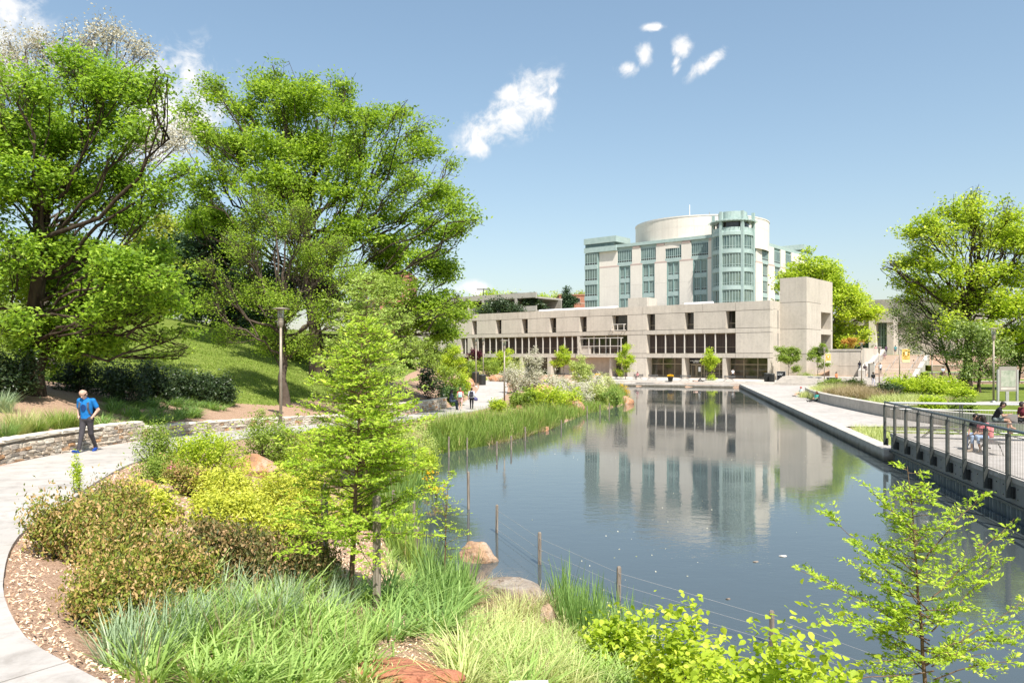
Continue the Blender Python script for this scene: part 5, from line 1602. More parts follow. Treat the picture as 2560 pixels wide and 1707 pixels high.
# ornamental trees under it
for k, (lst, px, Y, lab, sd) in enumerate([
    ([(2090,700,40),(2140,710,45),(2080,750,40),(2130,760,45),(2180,740,40),(2100,790,35),(2160,800,40),(2050,720,25),(2060,690,20)], 2385, 84, 'grey-green ornamental tree leaning beside the big shade tree, nearest the stairs', 31),
    ([(2210,760,40),(2250,770,40),(2200,810,38),(2260,820,40),(2300,800,35),(2230,850,30)], 2447, 70, 'grey-green ornamental tree with a forked trunk in front of the big shade tree', 32),
    ([(2310,770,40),(2350,760,40),(2330,820,38),(2300,850,30),(2370,830,40),(2420,800,50)], 2540, 78, 'grey-green ornamental tree behind the map board', 33)]):
    tree('ornamental_tree', lab, PY(px, Y), .16, blobsD(lst, Y, .6, sd, .5), 10000, 'ornamental', .19, bark='bark', fork=.25, seed=sd, twigs=8, cl_r=.3, flat=.7, clus=16, limb_r=.6, group='ornamental trees on the terraced lawn')

# ------------------------------------------------------------------ the cypresses
f_b = G(876, 1502); 
f_t = W(905, 800, f_b.y + .3)
cypress('cypress_tree', 'bright feathery young bald cypress tied between stakes in the centre foreground', f_b, f_t, 1.42, 230, 'cypress', seed=21, leaf_len=.075, r0=.044, low=.22, fill=1.3, dens=1.0, taper=.62, ups=.12)
r_b = PY(915, 24.0); r_t = W(918, 690, 24.6)
cypress('cypress_tree', 'taller pale bald cypress standing behind the staked one', r_b, r_t, 2.1, 170, 'cypress_pale', seed=22, leaf_len=.12, r0=.06, low=.2, fill=1.0, dens=1.0, taper=.45, ups=.3)
s_b = G(1108, 1505); s_t = W(1122, 1180, s_b.y)
cypress('cypress_tree', 'thin little cypress sapling among the irises by the water', s_b, s_t, .55, 34, 'cypress', seed=23, leaf_len=.055, r0=.020, low=.3, fill=.8, dens=.7, taper=.5)
Yr = 8.1
rb = PY(2327, Yr); rt_ = W(2268, 1165, Yr + .1)
ex = []
for (ax_, ay_), (bx_, by_), dY in [((2135,1480),(1815,1300),.2), ((2135,1470),(1880,1430),-.2), ((2130,1400),(1900,1180),.1), ((2140,1500),(2352,1380),-.1), ((2130,1380),(2330,1190),.1), ((2145,1540),(1850,1560),-.3),
                               ((2145,1560),(2330,1520),-.3), ((2110,1230),(1990,1120),0), ((2120,1290),(2260,1130),.1), ((2140,1450),(2300,1280),.2), ((2135,1420),(1960,1290),-.2), ((2120,1330),(2010,1240),.2), ((2140,1520),(2000,1500),.3), ((2140,1530),(2400,1440),.2)]:
    a = WD(ax_, ay_, Yr); b_ = WD(bx_, by_, Yr + dY); ex.append((tuple(a), tuple(b_)))
cypress('cypress_tree', 'bright lime bald cypress leaning over the water in the right foreground', rb, rt_, .66, 90, 'cypress', seed=24, leaf_len=.058, r0=.030, low=.12, fill=1.5, dens=1.5, taper=.45, extra=ex, ups=.25)

# ------------------------------------------------------------------ small trees on the plaza and around the far end of the pond
def small(name, label, px, Y, lst, n, leaf, size, sd, r=.07, bark='bark_grey', group=None, fork=.45, clr=.22, **kw):
    return tree(name, label, PY(px, Y), r, blobsD(lst, Y, .8, sd, .5), n, leaf, size, bark=bark, fork=fork, seed=sd, twigs=6, sub_n=4, clus=14, cl_r=clr, flat=.7, limb_r=.6, group=group, **kw)
small('plaza_tree', 'round-headed young plaza tree beside the entrance doors', 1765, 126, [(1630,805,11),(1628,818,13),(1640,825,12),(1620,830,12),(1632,840,12)], 4200, 'lime', .22, 41, group='young trees on the plaza')
small('plaza_tree', 'round-headed young plaza tree right of the balcony frames', 1564, 133, [(1437,800,11),(1430,815,14),(1445,818,13),(1425,826,12),(1440,832,13),(1450,828,10)], 4600, 'lime', .22, 42, group='young trees on the plaza')
small('plaza_tree', 'young plaza tree left of the balcony frames', 1408, 138, [(1293,800,11),(1285,815,13),(1298,818,13),(1290,832,14),(1303,830,10)], 4600, 'lime', .22, 43, group='young trees on the plaza')
small('garden_tree', 'young green tree behind the lamp at the bend of the path', 1262, 112, [(1150,815,14),(1160,830,16),(1140,835,16),(1165,845,14),(1125,845,12),(1150,850,15)], 6500, 'lime', .20, 44)
small('garden_tree', 'small light green tree left of the twin litter bins', 1130, 84, [(1045,805,16),(1030,825,18),(1055,830,18),(1040,845,20),(1020,850,16),(1060,850,14)], 7500, 'lime', .17, 45)
small('blossom_tree', 'small white-flowering tree beside the boulder path', 1322, 79, [(1228,805,12),(1220,825,18),(1236,830,18),(1225,850,20),(1238,855,18),(1222,875,18),(1235,880,16)], 5200, 'whitebush', .12, 46, fork=.25, clr=.18)
small('willow_tree', 'pale willow-like bush tree near the water at the far end', 1456, 92, [(1335,825,12),(1330,840,18),(1345,845,16),(1330,860,20),(1348,865,16),(1338,880,18)], 5500, 'willow', .16, 47, fork=.12, clr=.2)
small('purple_tree', 'small purple-leaved tree in front of the left end of the long building', 1192, 120, [(1090,808,12),(1100,815,10),(1080,818,10)], 1800, 'purple', .24, 48)
small('garden_tree', 'leafy young tree beside the lamp pair near the litter bins', 1172, 95, [(1080,855,14),(1075,870,14),(1095,868,12),(1085,840,10)], 4000, 'lime', .17, 49)
small('wall_tree', 'wide bushy green tree trained against the concrete wall', 1970, 129, [(1800,805,14),(1815,803,14),(1830,808,13),(1795,820,14),(1812,822,16),(1828,822,14),(1786,800,8)], 6500, 'midgreen', .24, 50, r=.06, fork=.3)
small('wall_tree', 'smaller green tree by the retaining wall left of the banner', 2045, 127, [(1872,800,12),(1888,795,11),(1880,812,12),(1866,812,10),(1896,806,9),(1882,824,9)], 4200, 'midgreen', .22, 51, r=.06, fork=.3)
small('orange_shrub_tree', 'orange and yellow bush at the foot of the lime tree behind the tower', 2115, 146, [(1950,782,9),(1962,780,8),(1940,784,7)], 1400, 'orangeleaf', .28, 52, fork=.1)
small('garden_tree', 'leafy tree screening the left end of the long building', 1075, 104, [(985,790,26),(1010,770,24),(960,800,26),(1000,815,26),(1035,800,20),(975,830,24),(1020,835,20)], 6000, 'midgreen', .32, 53, r=.12, clr=.32, fork=.25)
small('garden_tree', 'dark leafy tree behind the tall cypress at the end of the hill', 1010, 92, [(930,770,30),(905,800,30),(950,810,26),(925,835,26)], 6000, 'midgreen', .32, 54, r=.14, clr=.34, fork=.25)
# conifers and woods behind the long building
for k, (lst, px, Y, lf, lab) in enumerate([
    ([(1301,665,8),(1300,680,14),(1301,695,18),(1300,708,22)], 1416, 262, 'conifer', 'pointed dark conifer just left of the library'),
    ([(1222,682,10),(1220,700,20),(1235,705,20),(1205,712,18),(1215,690,14)], 1330, 225, 'darkgreen', 'rounded dark pine behind the roof of the long building'),
    ([(1150,700,22),(1170,705,22),(1130,705,20),(1185,712,20),(1115,712,18)], 1255, 205, 'darkgreen', 'wide dark pine in front of the parking garage')]):
    b_ = W(px, 900, Y)
    tree('conifer_tree', lab, (b_.x, b_.y, gz(b_.x, b_.y)), .3, blobsD(lst, Y, .6, 60 + k, .4), 7000, lf, .55, fork=.15, seed=60 + k, twigs=6, sub_n=4, clus=14, cl_r=.7)
for k, (cx_d, cy_d, w_d) in enumerate([(1095,690,28), (1130,680,30), (1165,685,30), (1200,690,28), (1245,688,28), (1275,685,25), (1330,680,22), (1320,690,20)]):
    Y = 300 + 6 * k
    lst = [(cx_d, cy_d, w_d * .7), (cx_d - w_d * .5, cy_d + 8, w_d * .6), (cx_d + w_d * .5, cy_d + 8, w_d * .6), (cx_d, cy_d + 18, w_d * .7)]
    b_ = WD(cx_d, 740, Y)
    tree('far_tree', ['leftmost', 'second', 'third', 'fourth', 'fifth', 'sixth', 'seventh', 'eighth'][k] + ' pale spring tree from the left on the skyline above the long building', (b_.x, b_.y, gz(b_.x, b_.y)), .3, blobsD(lst, Y, .6, 70 + k, .3), 3600,
         ['sparse', 'lime', 'willow'][k % 3], .75, fork=.2, seed=70 + k, twigs=5, sub_n=4, clus=10, cl_r=1.0, group='spring trees on the skyline')
# ------------------------------------------------------------------ boulders
def rock(name, label, base, rx, ry, h, matk, seed, sink=.25, flat=0.0, rz=0.0, group=None, sub=4):
    bm = bmesh.new()
    bmesh.ops.create_icosphere(bm, subdivisions=sub, radius=1)
    o_ = Vector((seed * 3.7, seed * 1.3, seed * 2.1))
    # a few cutting planes give facets
    rr = random.Random(seed)
    planes = []
    for _ in range(9):
        n_ = Vector((rr.uniform(-1, 1), rr.uniform(-1, 1), rr.uniform(-.4, 1))).normalized()
        planes.append((n_, rr.uniform(.66, .92)))
    if flat: planes.append((Vector((0.05, 0.03, 1)).normalized(), flat))
    for v in bm.verts:
        p = v.co.copy()
        for n_, d in planes:
            t = p.dot(n_) - d
            if t > 0: p -= n_ * t * .88
        f = 1 + .16 * mnoise.noise(p * 1.3 + o_) + .08 * mnoise.noise(p * 3.4 + o_) + .05 * abs(mnoise.noise(p * 7 + o_)) + .02 * mnoise.noise(p * 15 + o_)
        p *= f
        v.co = Vector((p.x * rx, p.y * ry, p.z * h * .62 + h * (.5 - sink)))
    me = bpy.data.meshes.new(name); bm.to_mesh(me); bm.free()
    me.polygons.foreach_set('use_smooth', [True] * len(me.polygons))
    me.materials.append(M[matk])
    o = link(name, me, None, tuple(base), rz)
    return tag(o, label, 'boulder', group)
def rockS(label, x0, x1, y0, y1, matk, seed, near=0, depth=.8, **kw):
    """boulder filling photograph box x0..x1, y0..y1 (2560 px wide picture)"""
    b = G((x0 + x1) / 2, y1, near)
    if b.z < .02: 
        Y = CZ * F / (y1 - HY); b = Vector((((x0 + x1) / 2 - HX) / F * Y, Y, 0))
    rx = (x1 - x0) / 2 / F * b.y; ry = rx * depth
    h = (y1 - y0) / F * b.y * 1.05
    b = b + Vector((0, ry * .75, 0)); b.z = max(gz(b.x, b.y), -.1)
    return rock('boulder', label, b, rx * 1.03, ry, h, matk, seed, **kw)
e4 = lambda x, y: (700 + x / 2.584, 1100 + y / 2.584)
rockS('pale orange boulder sitting in the water beside the irises', *(e4(1158, 0)[0], e4(1408, 0)[0], e4(0, 612)[1], e4(0, 792)[1]), 'rock_pale', 33, flat=.85)
rockS('broad flat grey-brown rock at the near water edge behind the reeds', 1178, 1380, 1436, 1512, 'rock_grey', 2, flat=.55)
rockS('small upright pale stone in the grass near the cattails', 1346, 1395, 1505, 1570, 'rock_pale', 3)
rockS('large flat brick-red rock at the bottom edge among the daylilies', 862, 1145, 1640, 1725, 'rock_red', 4, flat=.36, depth=.6, sink=.38)
rockS('rounded orange boulder among the green shrubs right of the path', 575, 690, 1132, 1190, 'rock', 5)
rockS('low red boulder at the path edge by the pink-flowered shrub', 290, 385, 1190, 1236, 'rock', 6, flat=.6)
rockS('small pale rock between the yellow-green shrubs', 388, 450, 1262, 1312, 'rock_pale', 7)
s2 = lambda x, y: (1100 + x / 4.2, 680 + y / 4.2)
for k, (x0, x1, y0, y1, lab, mk) in enumerate([
    (500, 670, 1068, 1152, 'orange boulder right of the twin litter bins', 'rock'),
    (740, 905, 1128, 1216, 'pale orange boulder beside the far bend of the path', 'rock'),
    (980, 1225, 1178, 1290, 'orange boulder below the seated reader', 'rock'),
    (1285, 1535, 1292, 1470, 'large rust-brown boulder at the water edge below the white bushes', 'rock'),
    (1598, 1815, 1236, 1335, 'orange boulder behind the reeds at the far bank', 'rock'),
    (1872, 2040, 1280, 1384, 'bright orange boulder standing in the water at the far point', 'rock'),
    (208, 355, 1100, 1195, 'pink-tan boulder left of the lamp by the bins', 'rock'),
    (120, 200, 1100, 1130, 'small pale boulder among the bushes left of the bins', 'rock_pale'),
    (790, 880, 1395, 1440, 'small orange rock half hidden in the reed bed', 'rock')]):
    a = s2(x0, y0); b = s2(x1, y1)
    rockS(lab, a[0], b[0], a[1], b[1], mk, 20 + k, sub=3)
rockS('flat orange rock lying in the water off the reed bed', 1318, 1376, 1055, 1078, 'rock', 40, flat=.5, sub=3)
rockS('low tan rock at the foot of the reed bed', 1118, 1160, 1075, 1100, 'rock', 41, sub=3)

# ------------------------------------------------------------------ stakes in the water and by the cypresses, with wires
def stake(label, px, yt, yb, w=.09, near=0, water=None, lean=0.0, group='weathered stakes along the shore'):
    if water:
        Y = CZ * F / (yb - HY); b = Vector(((px - HX) / F * Y, Y, 0.0)); sink = 1.1
    else:
        b = G(px, yb, near); sink = .4
    h = (yb - yt) / F * b.y
    o = empty('stake', tuple(b), random.uniform(-.4, .4), label, 'stake', group)
    mb = MB(); n = 6
    rr = random.Random(int(px * 7 + yb))
    for i in range(n):
        z0, z1 = -sink + (h + sink) * i / n, -sink + (h + sink) * (i + 1) / n
        d = rr.uniform(-.004, .004)
    pts = [(lean * h * t + rr.uniform(-.006, .006), rr.uniform(-.006, .006), -sink + (h + sink) * t) for t in np.linspace(0, 1, n)]
    mb.tube(pts, [w * .62 * rr.uniform(.93, 1.05) for _ in pts], 6, cap=True)
    mb.build('shaft', M['wood'], o)
    MB().tube([(pts[-1][0], pts[-1][1], h + .001), (pts[-1][0], pts[-1][1], h + .025)], [w * .55, w * .40], 6).build('cut_top', M['wood'], o)
    return o, b, h
stk = []
for lab, px, yt, yb, w, wt_ in [
    ('tall stake left of the central cypress', 811, 1213, 1438, .10, 0),
    ('tall pale stake right of the central cypress', 942, 1245, 1522, .105, 0),
    ('dark stake behind the central cypress at the water edge', 984, 1228, 1362, .075, 0),
    ('short stake in the shade left of the central cypress', 839, 1306, 1366, .08, 0),
    ('stake at the muddy edge among the irises', 1044, 1320, 1430, .085, 0),
    ('thin stake standing in the inlet behind the irises', 1035, 1255, 1345, .07, 1),
    ('stake in front of the pale orange boulder', 1173, 1408, 1487, .085, 0),
    ('stake standing in open water behind the pale orange boulder', 1242, 1263, 1331, .07, 1),
    ('stake standing in open water right of the pale orange boulder', 1349, 1332, 1410, .075, 1),
    ('stake at the right end of the near cattails', 1547, 1418, 1500, .075, 1),
    ('stake behind the heart-leaved shrub near the right cypress', 1929, 1529, 1612, .075, 1),
    ('stake in the water left of the floating post reflections', 1242, 1104, 1139, .07, 1),
    ('stake in the inlet beside the thin sapling', 1171, 1180, 1272, .07, 1),
    ('stake at the left foot of the reed bed', 1122, 1092, 1142, .07, 1),
    ('stake in front of the reed bed middle', 1168, 1095, 1140, .06, 1),
    ('stake right of the reed bed', 1278, 1090, 1124, .07, 1),
    ('stake by the flat orange rock', 1313, 1068, 1100, .07, 1),
    ('stake right of the flat orange rock', 1403, 1050, 1072, .07, 1),
    ('stake left of the big rust-brown boulder', 1389, 1028, 1056, .07, 1),
    ('stake right of the big rust-brown boulder', 1468, 1015, 1046, .07, 1),
    ('stake among the far reeds', 1500, 1012, 1036, .07, 1),
    ('stake left of the bright orange boulder in the water', 1523, 1008, 1030, .07, 1),
    ('stake right of the bright orange boulder in the water', 1592, 992, 1014, .07, 1)]:
    stk.append(stake(lab, px, yt, yb, w, 0, wt_))
seq = [7, 8, 9, 10]
for lvl, nm in ((.15, 'lowest'), (.5, 'middle'), (.85, 'top')):
    mb = MB(); pts = []
    for q in seq:
        o, b, h = stk[q]; pts.append(b + Vector((0, -.05, h * lvl)))
    pts.append(Vector((6.2, 9.2, .3 + lvl * .4)))
    mb.tube(pts, .004, 4)
    tag(mb.build('wire', M['galv']), nm + ' thin wire strung between the stakes in the near water', 'wire')

# ------------------------------------------------------------------ dry stone walls
stone_meshes = []
for k in range(10):
    rr = random.Random(100 + k)
    bm = bmesh.new(); bmesh.ops.create_cube(bm, size=1)
    bmesh.ops.subdivide_edges(bm, edges=bm.edges[:], cuts=1, use_grid_fill=True)
    for v in bm.verts:
        d = v.co.length
        v.co *= (1 - .22 * max(0, d - .5) ) 
        v.co += Vector((rr.uniform(-.07, .07), rr.uniform(-.06, .06), rr.uniform(-.08, .08)))
    me = bpy.data.meshes.new('stone'); bm.to_mesh(me); bm.free()
    me.polygons.foreach_set('use_smooth', [False] * len(me.polygons))
    stone_meshes.append(me)
stone_var = {}
def stone_me(k, c):
    if (k, c) not in stone_var:
        me = stone_meshes[k].copy(); me.materials.clear(); me.materials.append(M['wallstone%d' % c]); stone_var[(k, c)] = me
    return stone_var[(k, c)]
def stone_wall(label, pts, hfun, th, seed, lmin=.16, lmax=.42, cmin=.07, cmax=.13, cap=True, limit=300):
    """pts: plan points along the face (x,y,z base); stones laid in uneven courses, flat cap stones on top"""
    rr = random.Random(seed)
    P = spline(pts, 80)
    s_ = np.concatenate([[0], np.cumsum(np.hypot(*np.diff(P[:, :2], axis=0).T))]); Lw = s_[-1]
    at_ = lambda u: np.array([np.interp(u, s_, P[:, q]) for q in range(3)])
    o = at_(Lw / 2)
    root = empty('stone_wall', tuple(o), 0, label, 'wall')
    def nrm(u):
        a, b = at_(max(0, u - .1)), at_(min(Lw, u + .1)); t = (b - a)[:2]; t /= np.linalg.norm(t); return t, np.array([-t[1], t[0]])
    # core
    mb = MB(); us = np.linspace(0, Lw, 30); f0 = []; f1 = []; b0_ = []; b1_ = []
    for u in us:
        p = at_(u); t, n_ = nrm(u); h = hfun(u / Lw)
        q = p[:2] + n_ * .06; r_ = p[:2] + n_ * (th - .03)
        f0.append((q[0]-o[0], q[1]-o[1], p[2]-.2-o[2])); f1.append((q[0]-o[0], q[1]-o[1], p[2]+h-.07-o[2]))
        b1_.append((r_[0]-o[0], r_[1]-o[1], p[2]+h-.07-o[2])); b0_.append((r_[0]-o[0], r_[1]-o[1], p[2]-.2-o[2]))
    mb.strip(f0, f1); mb.strip(f1, b1_); mb.strip(b1_, b0_)
    mb.build('rubble_core', M['mortar'], root)
    cnt = 0
    z = 0.0
    hmax = max(hfun(q) for q in np.linspace(0, 1, 9))
    while z < hmax - .09:
        ch = rr.uniform(cmin, cmax); u = rr.uniform(-.1, 0)
        while u < Lw - .05:
            ln = rr.uniform(lmin, lmax); um = u + ln / 2
            if 0 < um < Lw and z + ch < hfun(um / Lw) - .035:
                p = at_(um); t, n_ = nrm(um)
                c = rr.choices(range(7), [5, 5, 4, 2.2, 1.5, 3, 4])[0]
                st = link('stone', stone_me(rr.randrange(10), c), root)
                hh = ch * rr.uniform(.86, 1.0)
                st.location = (p[0] + n_[0]*.11 - o[0], p[1] + n_[1]*.11 - o[1], p[2] + z + ch/2 - o[2] + rr.uniform(-.008, .008))
                st.rotation_euler = (rr.uniform(-.03, .03), rr.uniform(-.05, .05), math.atan2(t[1], t[0]) + (math.pi if rr.random() < .5 else 0))
                st.scale = (ln * 1.02, .24 + rr.uniform(-.02, .05), hh * 1.06)
                cnt += 1
            u += ln + .012
        z += ch + .004
    if cap:
        u = 0.0
        while u < Lw - .05:
            ln = min(rr.uniform(.45, .85), Lw - u); um = u + ln / 2
            p = at_(um); t, n_ = nrm(um)
            st = link('cap_stone', stone_me(rr.randrange(10), 6), root)
            st.location = (p[0] + n_[0]*th/2 - o[0], p[1] + n_[1]*th/2 - o[1], p[2] + hfun(um / Lw) - .03 - o[2])
            st.rotation_euler = (0, rr.uniform(-.02, .02), math.atan2(t[1], t[0]))
            st.scale = (ln * 1.05, th * 1.08, .085)
            u += ln + .01
    return root
def wall_pts(y0, y1, n=7, off=.05):
    out = []
    for y in np.linspace(y0, y1, n):
        i = int(np.argmin(np.abs(PATH[:200, 1] - y))); p = PATH[i, :2] + PN[i] * (PHW[i] + off)
        out.append((p[0], p[1], PATH[i, 2] - .03))
    return out
stone_wall('curved dry stone wall beside the man walking on the path', wall_pts(14.2, 25.3), lambda t: .58 + .06 * t, .42, 1)
stone_wall('lower dry stone wall continuing past the nearest left lamp', wall_pts(25.5, 43), lambda t: .44, .4, 2, .22, .5, .08, .14)
stone_wall('short dry stone wall end beside the seated student', wall_pts(50, 61.5, 5, .2), lambda t: .82, .5, 3, .25, .6, .12, .2)

# ------------------------------------------------------------------ lamps
def lamp(label, px, Y, ytop, group='path lamps', base_c=None):
    b = PY(px, Y)
    top = CZ + (HY - ytop) / F * Y
    h = top - b.z
    o = empty('lamp_post', tuple(b), 0, label, 'lamp', group)
    MB().tube([(0, 0, -.15), (0, 0, .10)], [.24, .24], 14).build('footing', M['conc_light'], o)
    MB().lathe([(.19, .101), (.19, .13), (.09, .19), (.075, .2)], 14).build('base_flange', M['galv'], o, smooth=True)
    MB().tube([(0, 0, .19), (0, 0, h - .95)], [.072, .06], 12).build('pole', M['steel'], o, smooth=True)
    MB().lathe([(.06, h - .95), (.12, h - .80), (.125, h - .62), (.118, h - .60), (.135, h - .58), (.135, h - .56), (.12, h - .54), (.135, h - .52), (.135, h - .5), (.12, h - .48), (.0, h - .47)], 14).build('lamp_collar', M['steel'], o, smooth=True)
    g, nt, b_ = (M.get('lampglass'), None, None) if 'lampglass' in M else new_mat('lamp glass')
    if 'lampglass' not in M:
        b_.inputs['Transmission Weight'].default_value = .9; b_.inputs['Roughness'].default_value = .15
        b_.inputs['Base Color'].default_value = (.9, .9, .85, 1); M['lampglass'] = g
    MB().lathe([(.125, h - .46), (.135, h - .08)], 14).build('lantern_glass', M['lampglass'], o, smooth=True)
    MB().lathe([(.075, h - .46), (.055, h - .28), (.0, h - .25)], 10).build('bulb', M['white_paint'], o, smooth=True)
    for k in range(4):
        a = k * math.pi / 2 + .4
        MB().bar((.145 * math.cos(a), .145 * math.sin(a), h - .48), (.145 * math.cos(a), .145 * math.sin(a), h - .06), .02).build('cage_rod', M['steel'], o)
    MB().lathe([(.0, h + .0), (.10, h - .01), (.30, h - .05), (.40, h - .075), (.40, h - .095), (.14, h - .07), (.0, h - .065)], 20).build('lamp_hood', M['steel'], o, smooth=True)
    return o, b, h
LMP = {}
for key, lab, px, Y, yt in [
    ('L1', 'tall lamp post with a flat disc hood beside the stone wall, nearest on the left', 702, 35.3, 768),
    ('L2', 'lamp post at the right edge of the path near the white-flowering tree', 1261, 64, 849),
    ('L3', 'lamp post standing in front of the litter bins on the path', 1190, 82.3, 842),
    ('L4', 'lamp post just behind the litter bins on the path', 1208, 90, 842),
    ('R1', 'lamp post in front of the map board at the right edge', 2484, 54.9, 819),
    ('R2', 'lamp post carrying the yellow banner beside the terraced lawn', 2249, 95, 846),
    ('R3', 'lamp post at the foot of the stairs, left of the walking woman', 2154, 99, 856),
    ('R4', 'lamp post at the foot of the stairs, right of the walking woman', 2198, 103, 866),
    ('R5', 'lamp post carrying the yellow banner in front of the retaining wall', 2061, 113, 868),
    ('R6', 'dark thin lamp post among the ornamental trees', 2330, 92, 880)]:
    LMP[key] = lamp(lab, px, Y, yt)
M['banner'] = mat('yellow banner cloth', (.74, .47, .13), (.80, .54, .19), 2, .8, .15)
M['banner_pale'] = mat('pale banner print', (.86, .72, .42), rough=.8, spec=.1)
M['emblem'] = mat('dark gold emblem', (.42, .22, .04), rough=.8, spec=.1)
def banner(label, key, x0, x1, y0, y1):
    o, b, h = LMP[key]; Y = b.y
    w0, w1 = (x0 - HX) / F * Y - b.x, (x1 - HX) / F * Y - b.x
    za, zb = CZ + (HY - y1) / F * Y - b.z, CZ + (HY - y0) / F * Y - b.z
    r = empty('banner', tuple(b), 0, label, 'banner')
    n = 9; mb = MB(); top = []; bot = []
    for i in range(n):
        x = w0 + (w1 - w0) * i / (n - 1); y = .03 * math.sin(i * 1.1)
        top.append((x, y, zb)); bot.append((x, y + .02, za))
    mb.strip(top, bot); mb.strip([(p[0], p[1] + .012, p[2]) for p in bot], [(p[0], p[1] + .012, p[2]) for p in top])
    mb.build('cloth', M['banner'], r)
    for z in (za - .02, zb + .02): MB().tube([(.06, .006, z), (w1 + .03, .006, z)], .022, 6).build('bracket_rod', M['galv'], r)
    w = w1 - w0; hh = zb - za; cx, cz = (w0 + w1) / 2, za + hh * .66
    e = MB()       # crest: shield flanked by two upright figures, a ribbon below
    def plate(pts): e.add([(cx + p[0]*w, -.035, cz + p[1]*w) for p in pts] , [tuple(range(len(pts)))])
    plate([(-.36,-.22),(-.24,-.22),(-.20,.0),(-.24,.2),(-.33,.16),(-.30,.0)])
    plate([(.24,-.22),(.36,-.22),(.30,.0),(.33,.16),(.24,.2),(.20,.0)])
    plate([(-.16,.30),(.16,.30),(.10,.36),(-.10,.36)])
    plate([(-.2,-.40),(.2,-.40),(.16,-.34),(-.16,-.34)])
    e.build('crest', M['emblem'], r)
    s_ = MB(); s_.add([(cx + p[0]*w, -.034, cz + p[1]*w) for p in [(-.15,-.12),(0,-.27),(.15,-.12),(.15,.24),(-.15,.24)]], [(0,1,2,3,4)])
    s_.build('crest_shield', M['banner_pale'], r)
    l_ = MB(); zz = za + hh * .26
    for i in range(9): l_.box(cx - w*.36 + i*w*.08, cx - w*.36 + i*w*.08 + w*.055, -.036, -.034, zz, zz + .05)
    l_.build('lettering', M['emblem'], r)
    MB().box(w0 + .02, w1 - .02, -.033, -.0325, za + .03, za + hh * .2).build('printed_band', M['banner_pale'], r)
banner('yellow banner with a crest hanging beside the terraced lawn', 'R2', 2255, 2275, 872, 906)
banner('yellow banner with a crest hanging in front of the retaining wall', 'R5', 2064, 2077, 884, 906)

# ------------------------------------------------------------------ the steel deck on the right
AD, SD, TD, ZD_ = DECK_A, DECK_S, DECK_T, DECK_Z
deck = empty('viewing_deck', (AD[0], AD[1], 0), 0, 'steel-walled viewing deck with railings over the water on the right', 'deck')
def dp_(s_, t_, z): p = SD * s_ + TD * t_; return (p[0], p[1], z)
def dprism(mb, s0, s1, t0, t1, z0, z1):
    vs = [dp_(s0,t0,z0), dp_(s0,t1,z0), dp_(s1,t1,z0), dp_(s1,t0,z0), dp_(s0,t0,z1), dp_(s0,t1,z1), dp_(s1,t1,z1), dp_(s1,t0,z1)]
    mb.add(vs, [(0,1,2,3),(7,6,5,4),(0,4,5,1),(1,5,6,2),(2,6,7,3),(3,7,4,0)])
    return mb
LS = 30.5
for i in range(10):
    a, b = LS * i / 10, LS * (i + 1) / 10
    for j in range(3):
        dprism(MB(), a + .01, b - .01, .02 + 5.2 * j + (.01 if j else 0), .02 + 5.2 * (j + 1), ZD_ - .16, ZD_).build('deck_slab', M['conc_path'], deck)
for i in range(5):
    a, b = LS * i / 5, LS * (i + 1) / 5
    fb = dprism(MB(), a + .008, b - .008, .06, .16, ZD_ - .78, ZD_ - .165).build('fascia_beam', M['beam'], deck)
    for q in range(12):
        for zz in (ZD_ - .32, ZD_ - .62):
            c = dp_(a + (b - a) * (q + .5) / 12, .045, zz); c1 = dp_(a + (b - a) * (q + .5) / 12, .06, zz)
            MB().tube([c, c1], .02, 6).build('bolt', M['dark_iron'], fb)
dprism(MB(), 0, LS, -.02, .3, ZD_ - .86, ZD_ - .785).build('bottom_flange', M['post_paint'], deck)
# corrugated sheet piles
npl = 46
for i in range(npl):
    a = LS * i / npl; w_ = LS / npl; mb = MB()
    prof = [(0, .18), (.10, .18), (.22, .34), (.5, .34), (.62, .18), (.72, .18), (.84, .34), (.98, .34)]
    tp = [dp_(a + u * w_, t_, ZD_ - .865) for u, t_ in prof] + [dp_(a + w_, .18, ZD_ - .865)]
    bt = [(p[0], p[1], -1.3) for p in tp]
    mb.strip(tp, bt)
    mb.build('sheet_pile', M['corrug'], deck)
dprism(MB(), .02, LS, .36, .5, -1.3, ZD_ - .17).build('backing_wall', M['dark_iron'], deck)
mb = MB(); tp = []
for i in range(60): tp.append(dp_(-.02, .2 + i * .25, ZD_ - .865)); 
dprism(MB(), -.02, .08, .16, 15.6, -.6, ZD_ - .165).build('end_wall', M['beam'], deck)
def sline(px, t_=0.0):
    P = AD + TD * t_; k = (px - HX) / F
    return (k * P[1] - P[0]) / (SD[0] - k * SD[1])
ps = [sline(p) for p in (2216, 2241, 2269, 2300, 2334, 2374, 2417, 2470, 2527)]
sp_ = ps[-1] - ps[-2]
while ps[-1] < LS - 2: ps.append(ps[-1] + sp_)
RZ = 2.70
def post(s_, t_, name='railing_post'):
    o = empty(name, (0, 0, 0)); o.parent = deck
    p = MB(); c = dp_(s_, t_ - .07, 0)
    d = np.array([SD[0], SD[1]]); 
    def pb(mb, s0, s1, t0, t1, z0, z1): return dprism(mb, s0, s1, t0, t1, z0, z1)
    pb(MB(), s_ - .04, s_ - .012, t_ - .13, t_ - .01, ZD_ - .62, RZ - .12).build('blade', M['post_paint'], o)
    pb(MB(), s_ + .012, s_ + .04, t_ - .13, t_ - .01, ZD_ - .62, RZ - .12).build('blade', M['post_paint'], o)
    pb(MB(), s_ - .011, s_ + .011, t_ - .09, t_ - .05, RZ - .25, RZ - .02).build('rail_bracket', M['post_paint'], o)
    pb(MB(), s_ + .041, s_ + .19, t_ - .02, t_ + .045, ZD_ - .62, ZD_ - .28).build('mount_bracket', M['dark_iron'], o)
    return o
for s_ in ps: post(s_, .0)
